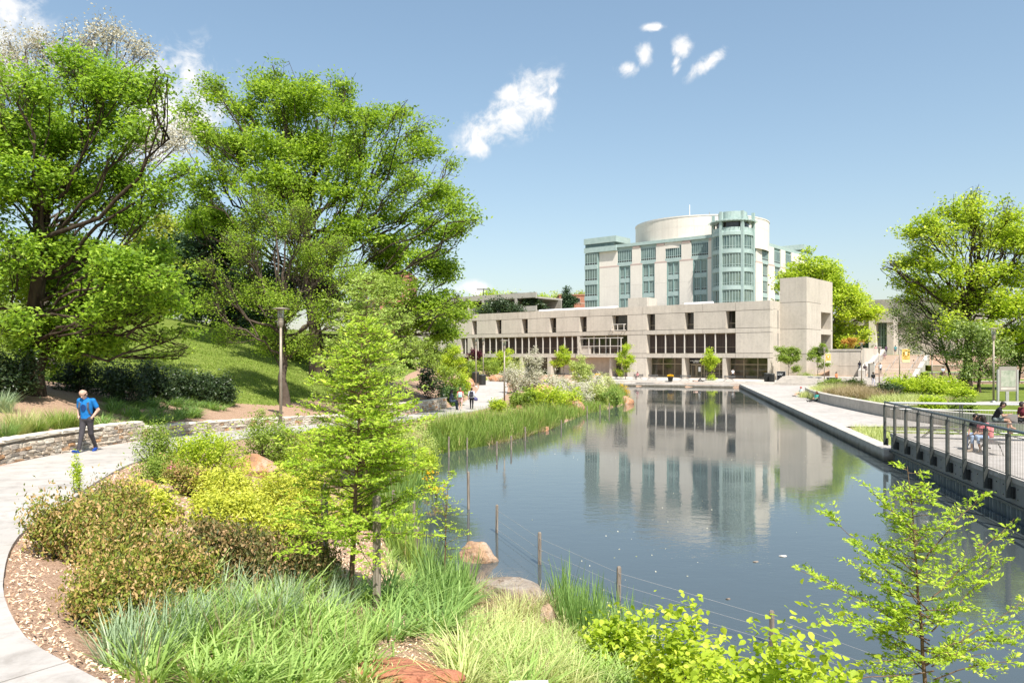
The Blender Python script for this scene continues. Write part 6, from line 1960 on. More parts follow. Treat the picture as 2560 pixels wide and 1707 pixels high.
pmin, pmax = ps[0] - .05, ps[-1] + .05
MB().tube([dp_(pmin, -.07, RZ), dp_(pmax, -.07, RZ)], .045, 10).build('top_rail', M['rail_paint'], deck, smooth=True)
for a, b in zip(ps[:-1], ps[1:]):
    for z in (RZ - .17, ZD_ + .08):
        MB().bar(dp_(a + .05, -.07, z), dp_(b - .05, -.07, z), .022).build('panel_rail', M['post_paint'], deck)
    n = max(4, int((b - a) / .105))
    for q in range(1, n):
        s_ = a + (b - a) * q / n
        MB().tube([dp_(s_, -.07, ZD_ + .09), dp_(s_, -.07, RZ - .18)], .0065, 4, cap=False).build('baluster', M['steel'], deck)
# rear railing: pale top tube and wires
tb_ = [.0, 3.0, 6.0, 9.0, 12.0, 15.4]
MB().tube([dp_(.05, -.05, RZ), dp_(.05, 15.5, RZ)], .05, 10).build('top_rail', M['white_paint'], deck, smooth=True)
for t_ in tb_[1:]:
    for q in (-.05, .05): MB().bar(dp_(.05, t_ + q, ZD_), dp_(.05, t_ + q, RZ), .035).build('railing_post', M['post_paint'], deck)
for z in (RZ - .28, ZD_ + .1):
    MB().tube([dp_(.05, .0, z), dp_(.05, 15.5, z)], .018, 6).build('panel_rail', M['white_paint'], deck)
for q in range(140):
    t_ = .05 + q * .11
    MB().tube([dp_(.05, t_, ZD_ + .1), dp_(.05, t_, RZ - .28)], .004, 3, cap=False).build('baluster', M['galv'], deck)

# mesh-topped benches on the deck
M['mesh_metal'] = mat('grey bench mesh', (.16, .155, .145), (.22, .21, .20), 9, .55, .4, .3)
def bench(label, loc, rz, L_=1.8, w_=.55, h_=.46, group='benches', back=False):
    o = empty('bench', loc, rz, label, 'bench', group)
    n = 9
    for i in range(n):
        y = -w_/2 + w_ * i / n
        MB().box(-L_/2, L_/2, y, y + w_/n - .022, h_ - .035, h_).build('seat_slat', M['mesh_metal'], o)
    for s_ in (-1, 1):
        MB().bar((s_ * (L_/2 - .3), -w_/2, h_ - .05), (s_ * (L_/2 - .3), w_/2, h_ - .05), .04).build('seat_bearer', M['dark_iron'], o)
        a = L_/2 - .35
        for t in (-1, 1):
            pts = [(s_ * (a - .25 * q), t * (w_/2 - .08) , h_ - .07 - (h_ - .07) * q * q * 1.0) for q in np.linspace(0, 1, 6)]
            pts = [(s_ * (a - .28 + .55 * q), t * (w_/2 - .06), (h_ - .07) * (1 - q ** 1.5)) for q in np.linspace(0, 1, 6)]
            MB().tube(pts, .022, 6).build('leg', M['mesh_metal'], o)
    MB().bar((-(L_/2 - .6), 0, .2), (L_/2 - .6, 0, .2), .03).build('stretcher', M['dark_iron'], o)
    if back:
        for i in range(4): MB().box(-L_/2, L_/2, w_/2 + i*.02, w_/2 + .025 + i*.02, h_ + .12 + i * .09, h_ + .19 + i * .09).build('back_slat', M['mesh_metal'], o)
        for s_ in (-1, 1): MB().bar((s_*(L_/2-.2), w_/2 - .02, h_ - .03), (s_*(L_/2-.2), w_/2 + .09, h_ + .5), .04).build('back_post', M['dark_iron'], o)
    return o
deckang = math.atan2(SD[1], SD[0])
B1 = Vector((18.7, 33.2, ZD_)); B2 = Vector((17.6, 28.6, ZD_)); B3 = Vector((20.95, 32.35, ZD_))
bench('empty mesh bench at the far corner of the deck', B1, R(-25), group='mesh benches on the deck', L_=1.9, w_=.6)
bench('mesh bench on the deck under the two girls', B2, deckang, L_=2.3, w_=.6, group='mesh benches on the deck')
bench('tall mesh bench on the deck under the boy with crossed legs', B3, R(-12), L_=2.6, w_=.7, h_=.78, group='mesh benches on the deck')

# ------------------------------------------------------------------ bins, signs, planters, plaza benches
def bin_(label, px, Y, r=.32, h=1.05, z=None, group=None):
    b = PY(px, Y)
    if z is not None: b.z = z
    o = empty('litter_bin', tuple(b), 0, label, 'bin', group)
    MB().lathe([(.0, .0), (r*.9, .0), (r*.92, .06), (r*.9, .07)], 20).build('base_ring', M['dark_iron'], o)
    n = 24
    for k in range(n):
        a = 2 * math.pi * k / n; c, s_ = math.cos(a), math.sin(a)
        MB().bar((r*.92*c, r*.92*s_, .06), (r*.98*c, r*.98*s_, h - .13), .055, .03, up=(c, s_, 0)).build('slat', M['bin'], o)
    MB().lathe([(r*.82, .05), (r*.86, h - .15)], 20).build('liner', M['dark_iron'], o)
    MB().lathe([(r*1.02, h - .15), (r*1.04, h - .07), (r*.8, h + .0), (r*.45, h + .03), (r*.42, h - .02)], 20).build('lid', M['bin'], o, smooth=True)
    return o
bin_('left one of the two dark slatted litter bins by the path', 1189, 88, .40, 1.25, group='litter bins by the path')
bin_('right one of the two dark slatted litter bins by the path', 1206, 87, .40, 1.25, group='litter bins by the path')
bin_('left one of the two dark litter bins at the building corner', 1917, 121, .42, 1.35, .76, group='litter bins at the building corner')
bin_('right one of the two dark litter bins at the building corner', 1930, 120, .42, 1.35, .70, group='litter bins at the building corner')
# dark sign by the wall
p = W(1953, 940, 122)
sg = empty('sign_board', (p.x, p.y, .76), R(-25), 'dark framed sign board with white lettering against the concrete wall', 'sign')
MB().box(-.62, .62, -.05, .05, .12, 1.55).build('panel', M['sign_black'], sg)
for x in (-.69, .62): MB().box(x, x + .07, -.07, .07, 0, 1.62).build('frame_post', M['galv'], sg)
MB().box(-.62, .62, -.069, .069, 1.552, 1.62).build('frame_top', M['galv'], sg)
def strokes2(parent, x0, x1, y, z, h, seed, w=(.03, .06)):
    rr_ = random.Random(seed); mb = MB(); x = x0
    while x < x1 - .05:
        w_ = rr_.uniform(*w); mb.box(x, x + w_, y - .012, y, z, z + h); x += w_ + rr_.choice((.02, .025, .07))
    return mb.build('lettering', M['sign_white'], parent)
strokes2(sg, -.52, .3, -.052, 1.18, .10, 3); strokes2(sg, -.52, .2, -.052, 1.0, .10, 4)
# map board at right
p = PY(2518, 57.5)
M['sign_grey'] = mat('taupe sign metal', (.27, .245, .215), (.31, .28, .25), 2, .6, .3)
kb = empty('map_board', tuple(p), R(4), 'tall framed campus map board on two posts behind the right lamp', 'sign')
hk = CZ + (HY - 916) / F * 57.5 - p.z
wk_ = (2528 - 2479) / F * 57.5
for x in (-wk_/2 - .06, wk_/2 - .02): MB().box(x, x + .13, -.07, .07, -.1, hk - .22).build('post', M['galv'], kb)
MB().box(-wk_/2 + .08, wk_/2 - .03, -.05, .05, hk - 1.85, hk).build('panel', M['sign_grey'], kb)
mm, nt, b = new_mat('printed map')
n_ = noise_node(nt, 3.2, 5, .6)
r_ = ramp(nt, [(.3, (.22, .26, .19)), (.5, (.34, .37, .29)), (.62, (.42, .42, .35)), (.8, (.28, .31, .27))], n_.outputs['Fac'])
nt.links.new(r_.outputs[0], b.inputs['Base Color']); b.inputs['Roughness'].default_value = .25
M['map'] = mm
MB().box(-wk_/2 + .2, wk_/2 - .12, -.06, -.052, hk - 1.5, hk - .28).build('map_sheet', M['map'], kb)
MB().box(-wk_/2 + .2, wk_/2 - .12, -.06, -.052, hk - 1.74, hk - 1.56).build('legend_strip', M['conc_light'], kb)
MB().box(-.12, .12, -.04, .04, 0, hk - 1.86).build('stem', M['galv'], kb)
# a grey pillar on the stairs
p = PY(2178, 112)
MBp = empty('stone_pillar', (p.x, p.y, .7), 0, 'dark grey pillar standing at the foot of the stairs', 'pillar')
MB().box(-.32, .32, -.32, .32, 0, 2.9).build('shaft', M['conc_dark'], MBp, bevel=.02)
MB().box(-.36, .36, -.36, .36, 2.902, 3.0).build('cap', M['conc_dark'], MBp)
# planters with yellow flowers
for lab, px, Y in (('round planter of yellow flowers in front of the shopfront left of the doors', 1676, 124), ('round planter of yellow flowers near the left steps', 1495, 131)):
    b = W(px, 900, Y); o = empty('flower_planter', (b.x, b.y, .75), 0, lab, 'planter')
    MB().lathe([(0, 0), (.34, 0), (.45, .6), (.5, .62), (.5, .7), (.4, .7), (.38, .6), (0, .6)], 16).build('pot', M['dark_iron'], o, smooth=True)
    C = ball(500, rng) * np.array([.55, .55, .22]) + np.array([0, 0, .85])
    V, Fq, rn = leaves_np(C, .14, .8); link('flower_head', np_mesh('flower_head', V, Fq, [LEAFG['flower_y']], attr={'rnd': rn}), o)
# plaza benches along the facade
PB = {}
for lab, px, Y in (('plaza bench by the balcony column with a seated person in dark red', 1545, 135), ('plaza bench with a person reading, left of the shopfront', 1594, 131.5), ('empty plaza bench left of the yellow planter', 1630, 129),
                   ('empty plaza bench right of the entrance doors', 1822, 122.5), ('empty plaza bench left of the entrance doors', 1712, 125.5), ('empty plaza bench by the pale willow bush', 1400, 139)):
    b = W(px, 900, Y)
    PB[px] = bench(lab, (b.x, b.y, .75), TH, 1.9, .5, .45, 'benches along the plaza', back=True)
# sign panel low at the bottom edge
b = W(1322, 1700, 5.6)
ip = empty('information_sign', (b.x, b.y, gz(b.x, b.y)), R(3), 'tilted white-edged information panel just peeping in at the bottom edge', 'sign')
hz = b.z - gz(b.x, b.y)
MB().add([(-.14, 0, hz - .012), (.14, 0, hz - .012), (.14, .0, hz), (-.14, .0, hz), (-.14, -.3, hz - .16), (.14, -.3, hz - .16), (.14, -.3, hz - .148), (-.14, -.3, hz - .148)],
         [(0, 1, 2, 3), (4, 7, 6, 5), (3, 2, 6, 7), (0, 4, 5, 1), (0, 3, 7, 4), (1, 5, 6, 2)]).build('panel', M['white_paint'], ip)
MB().bar((0, -.15, 0), (0, -.15, hz - .095), .06).build('post', M['galv'], ip)
# small thing on the far right bed: sign post left of the bins
p = PY(1167, 86); o = empty('small_sign', tuple(p), 0, 'little black notice on a post left of the litter bins', 'sign')
MB().bar((0, 0, 0), (0, 0, 1.3), .06).build('post', M['dark_iron'], o); MB().box(-.2, .2, -.07, -.035, .9, 1.35).build('panel', M['sign_black'], o)
# petals and pollen drifting on the near water (uncountable)
_rg = np.random.default_rng(91)
_p = _rg.uniform([-2, 11], [16, 60], (4000, 2)); _p = _p[in_poly(_p[:, 0], _p[:, 1], POND) & (poly_dist(_p[:, 0], _p[:, 1], POND) > .2)]
_dn = np.array([mnoise.noise(Vector((a * .22, b * .12, 3))) for a, b in _p]); _p = _p[_dn + _rg.normal(0, .12, len(_p)) > .16][:170]
_V, _F, _r = leaves_np(np.column_stack([_p, np.full(len(_p), .006)]), .045 * _rg.uniform(.5, 1.5, len(_p)), .7, 0, 8, _rg)
tag(link('floating_petals', np_mesh('floating_petals', _V, _F, [LEAFG['whitebush']], attr={'rnd': _r})), 'pale petals and scum drifting on the pond', 'petals', kind='stuff')
# floating scraps on the water
for lab, px, py, sz in (('pale leaf scrap floating left of the right cypress', 1957, 1390, .10), ('brown leaf floating beside the pale scrap', 1889, 1404, .07), ('tiny straw floating near the right stake', 1820, 1497, .05)):
    Y = CZ * F / (py - HY)
    me = MB()
    pts = [(sz * math.cos(a) * (1 + .25 * math.sin(3 * a)), sz * .7 * math.sin(a), .012 + .008 * math.sin(2 * a)) for a in np.linspace(0, 2 * math.pi, 9)[:-1]]
    me.add(pts + [(p_[0], p_[1], p_[2] - .01) for p_ in pts], [tuple(range(8)), tuple(range(15, 7, -1))] + [(i, i + 8, (i + 1) % 8 + 8, (i + 1) % 8) for i in range(8)])
    tag(me.build('floating_leaf', M['frame_pale'] if 'pale' in lab.split()[0] else M['rock_grey'], None, loc=((px - HX) / F * Y, Y, 0)), lab, 'leaf')
# ------------------------------------------------------------------ planting: shrubs, grasses, reeds
def shrubD(name, label, x0, x1, y0, y1, leaf, n, size, seed, near=0, dep=.9, hx=1.0, base=None, wide=1.0, **kw):
    """shrub filling a box of the 2352-wide view; base of the plant at y1"""
    b = GD((x0 + x1) / 2, y1, near) if base is None else base
    k = DK / F * b.y
    rx = (x1 - x0) / 2 * k * wide; ry = rx * dep
    h = (y1 - y0) * k * hx
    b = Vector((b.x, b.y + ry * .45, 0)); b.z = gz(b.x, b.y)
    h = max(.2, h - max(0, b.z - (CZ + (HY - y1 * DK) / F * b.y)) * .5)
    return shrub(name, label, b, rx, ry, h, n, leaf, size, seed, **kw)
az_kw = dict(wide=1.28, hx=.84, aspect=.42, upright=.8, stems=70, lumps=14, cl=11, clr=.055, low=.04)
shrubD('azalea_shrub', 'green-brown azalea-like shrub closest to the path bend, leftmost of the mass', 60, 235, 1120, 1300, 'azalea', 10500, .057, 201, **az_kw)
shrubD('azalea_shrub', 'green-brown azalea-like shrub behind the leftmost one', 170, 330, 1105, 1240, 'azalea', 9000, .057, 202, **az_kw)
shrubD('azalea_shrub', 'largest green-brown azalea-like shrub in the middle of the mass', 190, 420, 1190, 1400, 'azalea', 13500, .055, 203, **az_kw)
shrubD('azalea_shrub', 'low green-brown azalea-like shrub at the mulch edge nearest the camera', 120, 340, 1290, 1455, 'azalea', 10500, .053, 204, **az_kw)
shrubD('azalea_shrub', 'green-brown azalea-like shrub touching the daylilies', 290, 450, 1250, 1400, 'azalea', 9000, .055, 205, **az_kw)
shrubD('bronze_shrub', 'bronze-tipped dark shrub left of the staked cypress', 400, 560, 1195, 1335, 'bronzeleaf', 9000, .067, 206, **az_kw)
shrubD('bronze_shrub', 'bronze-tipped dark shrub directly below the yellow spirea', 520, 680, 1225, 1350, 'bronzeleaf', 9000, .067, 207, **az_kw)
shrubD('bronze_shrub', 'bronze-tipped dark shrub at the foot of the left tall stake', 640, 760, 1235, 1350, 'bronzeleaf', 7500, .067, 208, **az_kw)
yk = dict(wide=1.3, hx=.92, aspect=.36, lumps=10, stems=30, cl=14, clr=.07, low=.05)
for k, (x0, x1, y0, y1, lab) in enumerate([
    (245, 370, 1105, 1205, 'yellow-green spirea behind the azalea mass by the path'), (400, 540, 1125, 1225, 'yellow-green spirea right of the small pale rock'),
    (500, 640, 1140, 1250, 'yellow-green spirea in the centre of the bed'), (600, 740, 1165, 1285, 'yellow-green spirea beside the left tall stake'),
    (570, 700, 1085, 1180, 'yellow-green spirea in front of the rounded orange boulder'), (660, 780, 1080, 1200, 'yellow-green spirea half behind the staked cypress'),
    (440, 560, 1085, 1160, 'yellow-green spirea right of the pink-flowered shrub')]):
    shrubD('spirea_shrub', lab, x0, x1, y0, y1, 'yellow', 7000, .078, 220 + k, **yk)
gk = dict(wide=1.4, hx=.95, aspect=.5, lumps=9, stems=30, cl=12, clr=.08, low=.1)
shrubD('green_shrub', 'rounded green shrub left of the rounded orange boulder', 375, 520, 985, 1095, 'lime', 8000, .07, 240, **gk)
shrubD('green_shrub', 'upright green shrub above the rounded orange boulder', 540, 670, 955, 1070, 'midgreen', 8000, .07, 241, **gk)
shrubD('green_shrub', 'small open green shrub at the path edge right of the walking man', 305, 375, 970, 1065, 'midgreen', 3600, .055, 242, **gk)
shrubD('green_shrub', 'low green shrub hanging over the path edge', 300, 420, 1045, 1110, 'midgreen', 4500, .055, 246, **gk)
shrubD('green_shrub', 'loose green shrub between the staked cypress and the far lamp', 640, 760, 1000, 1100, 'lime', 6500, .06, 243, **gk)
shrubD('azalea_shrub', 'low shrub with small pink flowers behind the yellow spirea', 350, 470, 1075, 1140, 'azalea', 6000, .05, 244, aspect=.45, lumps=8, stems=30, cl=12, clr=.07, flower='flower_p', nf=26, fsize=.05)
shrubD('sapling_sprig', 'single leafy sprig standing up beside the path', 160, 188, 1048, 1140, 'lime', 700, .05, 245, aspect=.4, lumps=3, stems=4, cl=8, clr=.03)
# undergrowth on the left bank under the oak
dk = dict(aspect=.45, lumps=8, stems=24, cl=14, clr=.12, low=.08)
for k, (x0, x1, y0, y1, lab) in enumerate([
    (215, 330, 850, 925, 'dark evergreen shrub nearest the left oak trunk'), (300, 400, 840, 920, 'dark evergreen shrub second from the oak trunk'),
    (370, 450, 855, 918, 'glossy dark evergreen shrub in the middle of the hedge row'), (430, 500, 860, 925, 'glossy dark evergreen shrub near the end of the hedge row'),
    (480, 535, 875, 930, 'small dark evergreen shrub at the right end of the hedge row'), (110, 225, 820, 900, 'dark shrub directly behind the oak trunk'), (-30, 60, 820, 920, 'dark shrub cut by the left edge of the picture')]):
    shrubD('evergreen_shrub', lab, x0, x1, y0, y1, 'darkgreen', 4600, .125, 260 + k, **dk)
# blades behind the stone wall
cl_var = {}
def scatter(name, label, polyD, n, leaf, h, w, spread, nb, group, seed, lean=.3, curl=.5, cat='plant', var=6, near=0, hj=.25, minz=.03, exact=None):
    """clumps set out over a patch of the picture's ground; a few different plants, turned and scaled"""
    rr = random.Random(seed); rg = np.random.default_rng(seed)
    ms = []
    for v in range(var):
        a = rg.uniform(0, 2 * np.pi, nb); r = spread * np.sqrt(rg.uniform(0, 1, nb))
        P = np.stack([r * np.cos(a), r * np.sin(a), np.full(nb, -.04)], 1)
        V, Fq, rn = blades_np(P, h * rg.uniform(.55, 1.15, nb), w, lean, curl, rg, 4, a + rg.normal(0, .6, nb))
        ms.append(np_mesh(name, V, Fq, [LEAFG[leaf]], attr={'rnd': np.clip(rn + rg.normal(0, .08), 0, 1)}))
    pl_ = np.array(polyD, float); lo = pl_.min(0); hi = pl_.max(0)
    out = []
    tries = 0
    while len(out) < n and tries < n * 12:
        tries += 1
        x, y = rr.uniform(lo[0], hi[0]), rr.uniform(lo[1], hi[1])
        if not in_poly(np.array([x]), np.array([y]), pl_)[0]: continue
        b = GD(x, y, near)
        if b.z < minz: continue
        if any((b.x - q.location.x) ** 2 + (b.y - q.location.y) ** 2 < (spread * .8) ** 2 for q in out): continue
        o = link(name, rr.choice(ms), None, tuple(b), rr.uniform(0, 6.28))
        s_ = rr.uniform(1 - hj, 1 + hj); o.scale = (s_, s_, s_ * rr.uniform(.9, 1.1))
        out.append(tag(o, label, cat, group))
    return out
scatter('liriope_clump', 'clump of strap-leaved green lilyturf behind the curved stone wall', [(225, 935), (430, 925), (520, 940), (430, 972), (300, 985), (225, 1000)], 60, 'iris', .42, .022, .14, 60, 'lilyturf behind the stone wall', 301, .35, .8)
scatter('liriope_clump', 'clump of strap-leaved lilyturf in the shade under the dark hedge row', [(230, 915), (520, 915), (540, 940), (420, 935), (230, 945)], 40, 'iris', .36, .022, .14, 50, 'lilyturf under the hedge row', 302, .35, .8)
for k, (x, y, h, lf, lab) in enumerate([(45, 1000, .85, 'palegrass', 'soft fountain grass at the left edge above the wall'), (85, 1000, .75, 'reed', 'soft fountain grass right of the leftmost one'), (135, 985, .7, 'reed', 'soft fountain grass halfway to the walking man'),
                                       (165, 980, .6, 'reed', 'soft fountain grass just left of the walking man'), (5, 945, .7, 'bluegrass', 'blue-grey grass tuft at the left edge'), (10, 1010, .6, 'iris', 'stiff green tuft low at the left edge')]):
    clump('fountain_grass', lab, GD(x, y), 420, h, .008, .22, lf, 310 + k, .25, .35, cat='grass')
# daylilies and blue-green blades in the foreground
DAY = [(250, 1470), (330, 1400), (480, 1350), (640, 1345), (760, 1350), (860, 1390), (850, 1600), (300, 1600)]
scatter('daylily_clump', 'bright green daylily clump in the left foreground bed', DAY, 95, 'daylily', .40, .025, .13, 40, 'daylilies in the left foreground', 320, .40, .55, hj=.3)
scatter('blue_grass_clump', 'grey-green narrow-bladed clump among the left foreground daylilies', [(240, 1440), (420, 1340), (700, 1330), (840, 1370), (760, 1450), (480, 1480), (260, 1560)], 75, 'bluegrass', .44, .012, .12, 45, 'grey-green blades in the left foreground', 321, .22, .25, hj=.3)
scatter('daylily_clump', 'dark green daylily clump between the tall stake and the red rock', [(850, 1370), (1040, 1370), (1070, 1470), (860, 1470)], 26, 'iris', .52, .026, .13, 50, 'daylilies right of the staked cypress', 322, .45, .7)
scatter('meadow_clump', 'pale green grassy clump on the near bank right of the red rock', [(1040, 1420), (1240, 1400), (1420, 1440), (1560, 1600), (1040, 1600)], 90, 'palegrass', .42, .013, .13, 55, 'grassy clumps on the near bank', 323, .35, .6)
scatter('daylily_clump', 'light green daylily clump at the bottom edge right of the red rock', [(1050, 1470), (1300, 1450), (1480, 1500), (1520, 1610), (1060, 1610)], 40, 'daylily', .40, .02, .13, 40, 'daylilies at the bottom edge', 324, .45, .7)
scatter('meadow_clump', 'brownish reedy tuft by the flat grey rock', [(1060, 1340), (1290, 1390), (1300, 1440), (1080, 1420)], 26, 'tan', .45, .012, .12, 36, 'dry tufts by the flat grey rock', 325, .3, .4)
scatter('meadow_clump', 'small green tuft on the mulch behind the irises', [(880, 1240), (960, 1260), (1000, 1340), (900, 1370)], 14, 'daylily', .38, .014, .10, 40, 'tufts on the mulch by the inlet', 326, .4, .6)
scatter('dry_stalks', 'dry brown flower stalks standing among the left foreground daylilies', [(330, 1400), (640, 1340), (850, 1390), (840, 1560), (320, 1560)], 46, 'tan', .52, .007, .10, 9, 'dry stalks in the foreground', 327, .12, .12, hj=.25)
scatter('dry_stalks', 'dry brown stalks standing in the grass right of the red rock', [(1050, 1440), (1400, 1440), (1500, 1580), (1060, 1580)], 34, 'tan', .5, .007, .10, 9, 'dry stalks on the near bank', 328, .12, .12, hj=.25)
scatter('meadow_clump', 'grassy tuft growing in front of the red rock at the bottom edge', [(800, 1560), (1060, 1560), (1060, 1600), (800, 1600)], 7, 'palegrass', .20, .014, .10, 40, 'tufts in front of the red rock', 329, .35, .5)
# irises along the inlet
for k, (x, y, h, nf, lab) in enumerate([(1010, 1200, 1.1, 14, 'yellow-flowered iris clump in the inlet nearest the cypress'), (985, 1150, 1.0, 9, 'yellow-flowered iris clump farther up the inlet'), (940, 1130, .9, 3, 'iris clump at the back of the inlet')]):
    b = GD(x, y); 
    clump('iris_clump', lab, b, 150, h, .028, .32, 'iris', 330 + k, .12, .15, flower='flower_y', nf=nf, fh=1.15)
scatter('iris_clump', 'sword-leaved iris clump at the muddy edge of the inlet', [(925, 1120), (1010, 1130), (1060, 1260), (1075, 1400), (1010, 1410), (960, 1330), (940, 1220)], 26, 'iris', .85, .028, .14, 34, 'irises along the inlet', 334, .14, .2, minz=-.3)
for k, (x, y, h) in enumerate([(1030, 1330, .9), (1060, 1300, .8), (1000, 1290, .9), (1040, 1240, .8)]):
    b = GD(x, y); b.z = max(b.z, -.12)
    clump('iris_clump', 'sword-leaved iris clump at the muddy edge of the inlet', b, 60, h, .03, .18, 'iris', 340 + k, .14, .2, group='irises along the inlet')
for k, (x, y, h) in enumerate([(-4.0, 29.5, 1.5), (-3.9, 27.6, 1.6), (-3.85, 25.6, 1.5), (-3.75, 23.6, 1.5), (-3.5, 22.2, 1.4), (-3.2, 20.9, 1.4), (-2.95, 19.7, 1.3), (-2.6, 18.5, 1.2), (-2.1, 17.5, 1.1), (-3.4, 25, 1.4), (-3.2, 23, 1.3), (-2.7, 20.4, 1.2), (-3.9, 31.5, 1.5), (-3.7, 33.5, 1.5)]):
    clump('cattail_clump', 'tall reedy clump standing in the shallows of the inlet behind the staked cypress', (x, y, max(-.12, gz(x, y))), 90, h, .026, .34, 'reed' if k % 3 else 'iris', 600 + k, .12, .14, group='reeds in the inlet')
# cattails on the near bank
scatter('cattail_clump', 'tall upright cattail clump on the near bank', [(1270, 1420), (1300, 1380), (1420, 1400), (1510, 1450), (1480, 1500), (1320, 1480)], 34, 'iris', .85, .018, .14, 26, 'cattails on the near bank', 350, .10, .12, minz=-.3)
# reed bed (too many blades to count)
def bed(name, polyD, n, leaf, h, w, seed, lean=.15, curl=.25, plan=None, zmin=-.15, label=None, cat=None):
    rg = np.random.default_rng(seed)
    pl_ = np.array(plan if plan is not None else [tuple(GD(x, y))[:2] for x, y in polyD]); lo, hi = pl_.min(0), pl_.max(0)
    P = rg.uniform(lo, hi, (n * 4, 2)); P = P[in_poly(P[:, 0], P[:, 1], pl_)][:n]
    z = np.maximum(height(P[:, 0], P[:, 1]), zmin)
    P = np.column_stack([P, z])
    sw = np.array([mnoise.noise(Vector((p[0] * .9, p[1] * .55, seed))) + .6 * mnoise.noise(Vector((p[0] * 2.3, p[1] * 1.6, seed + 5))) for p in P])
    V, Fq, rn = blades_np(P, h * rg.uniform(.5, 1.15, len(P)) * np.clip(1 + .55 * sw, .45, 1.5), w, lean, curl, rg, 2)
    rn = np.clip(rn + np.repeat(sw * .28, 2), 0, 1)
    c = P.mean(0); c[2] = P[:, 2].min()
    o = link(name, np_mesh(name, V - c, Fq, [LEAFG[leaf]], attr={'rnd': rn}), None, tuple(c))
    return tag(o, label, cat, kind='stuff')
bed('reeds', None, 11000, 'reed', 1.25, .035, 360, plan=[(-4.6,39.5),(-3.8,37.8),(-1.6,41.2),(.8,46.0),(2.8,51.5),(3.9,56.5),(2.8,57),(.9,53),(-1.6,48),(-4.2,43)], label='dense green reed bed along the far left shore', cat='reeds')
bed('reeds', None, 1500, 'tan', .7, .03, 361, .4, .6, plan=[(-1.2,41.2),(.6,45.5),(2.6,51),(3.2,53.6),(1.8,52),(-.4,47),(-2,43)], label='dry tan reed litter at the foot of the reed bed', cat='reeds')
bed('reeds', None, 2600, 'reed', 1.3, .04, 362, plan=[(9.0,71),(11.4,77),(12.4,84),(13.6,94),(12,94),(10.6,84),(8,75)], label='green reeds between the boulders at the far point', cat='reeds')
bed('reeds', None, 2200, 'reed', .8, .035, 363, .2, .3, plan=[(3.4,56.5),(4.6,58.2),(6.5,64.5),(8.7,69.6),(8.2,71),(5.6,66.5),(3.6,61)], label='short green reeds along the far boulders', cat='reeds')
# reeds' neighbours on the far left bank
far = dict(wide=1.35, hx=1.2, aspect=.5, lumps=8, stems=16, cl=12, clr=.16, low=.06)
for k, (x0, x1, y0, y1, lf, nm, lab) in enumerate([
    (1165, 1200, 855, 905, 'whitebush', 'white_shrub', 'white-flowering bush left of the white-flowering tree'), (1195, 1240, 860, 900, 'whitebush', 'white_shrub', 'white-flowering bush behind the white-flowering tree'),
    (1245, 1300, 870, 905, 'whitebush', 'white_shrub', 'white-flowering bush between the seated reader and the willow bush'), (1290, 1350, 880, 925, 'whitebush', 'white_shrub', 'white-flowering bush above the large rust-brown boulder'),
    (1330, 1385, 875, 910, 'whitebush', 'white_shrub', 'white-flowering bush right of the willow bush'), (1355, 1395, 890, 925, 'palegrass', 'pale_shrub', 'pale grassy bush near the far reeds'),
    (1215, 1290, 900, 945, 'lime', 'lime_shrub', 'lime green bush in front of the white flowers'), (1180, 1240, 905, 940, 'midgreen', 'lime_shrub', 'green bush at the foot of the white-flowering tree'), (1280, 1340, 905, 945, 'lime', 'lime_shrub', 'lime bush beside the large rust-brown boulder'),
    (1385, 1425, 900, 930, 'reed', 'lime_shrub', 'green tufted bush left of the bright orange boulder'),
    (1000, 1060, 850, 900, 'midgreen', 'bank_shrub', 'green bush on the bank left of the walking students'), (960, 1015, 860, 920, 'darkgreen', 'bank_shrub', 'dark juniper-like bush left of the seated student'), (1045, 1085, 865, 905, 'lime', 'bank_shrub', 'lime bush left of the far lamp pair'),
    (1010, 1055, 895, 925, 'iris', 'bank_shrub', 'low green ground cover behind the seated student'), (1100, 1150, 830, 865, 'midgreen', 'bank_shrub', 'green bush behind the litter bins'), (1065, 1100, 840, 875, 'midgreen', 'bank_shrub', 'green bush left of the litter bins'),
    (980, 1040, 815, 865, 'midgreen', 'bank_shrub', 'tall green bush at the end of the grassy hill'), (1160, 1200, 835, 868, 'palegrass', 'bank_shrub', 'pale bush right of the litter bins')]):
    shrubD(nm, lab, x0, x1, y0, y1, lf, 1900, .20 if lf != 'whitebush' else .165, 400 + k, **far)
LEAFG['flower_y2'] = LEAFG['flower_y']
shrubD('yellow_flower_shrub', 'patch of yellow flowers behind the bright orange boulder', 1425, 1445, 895, 918, 'flower_y', 700, .12, 430, **far)
# hill foot bushes
for k, (x0, x1, y0, y1, Yf, lab) in enumerate([(600, 700, 780, 812, 58, 'low green bushes at the top of the lawn under the oak'), (380, 470, 690, 745, 70, 'pale bush at the crest of the hill'), (560, 640, 750, 790, 62, 'green bush at the crest below the evergreen')]):
    b = PY((x0 + x1) / 2 * DK, Yf)
    shrubD('hill_shrub', lab, x0, x1, y0, y1, 'midgreen', 4200, .18, 440 + k, base=b, **far)
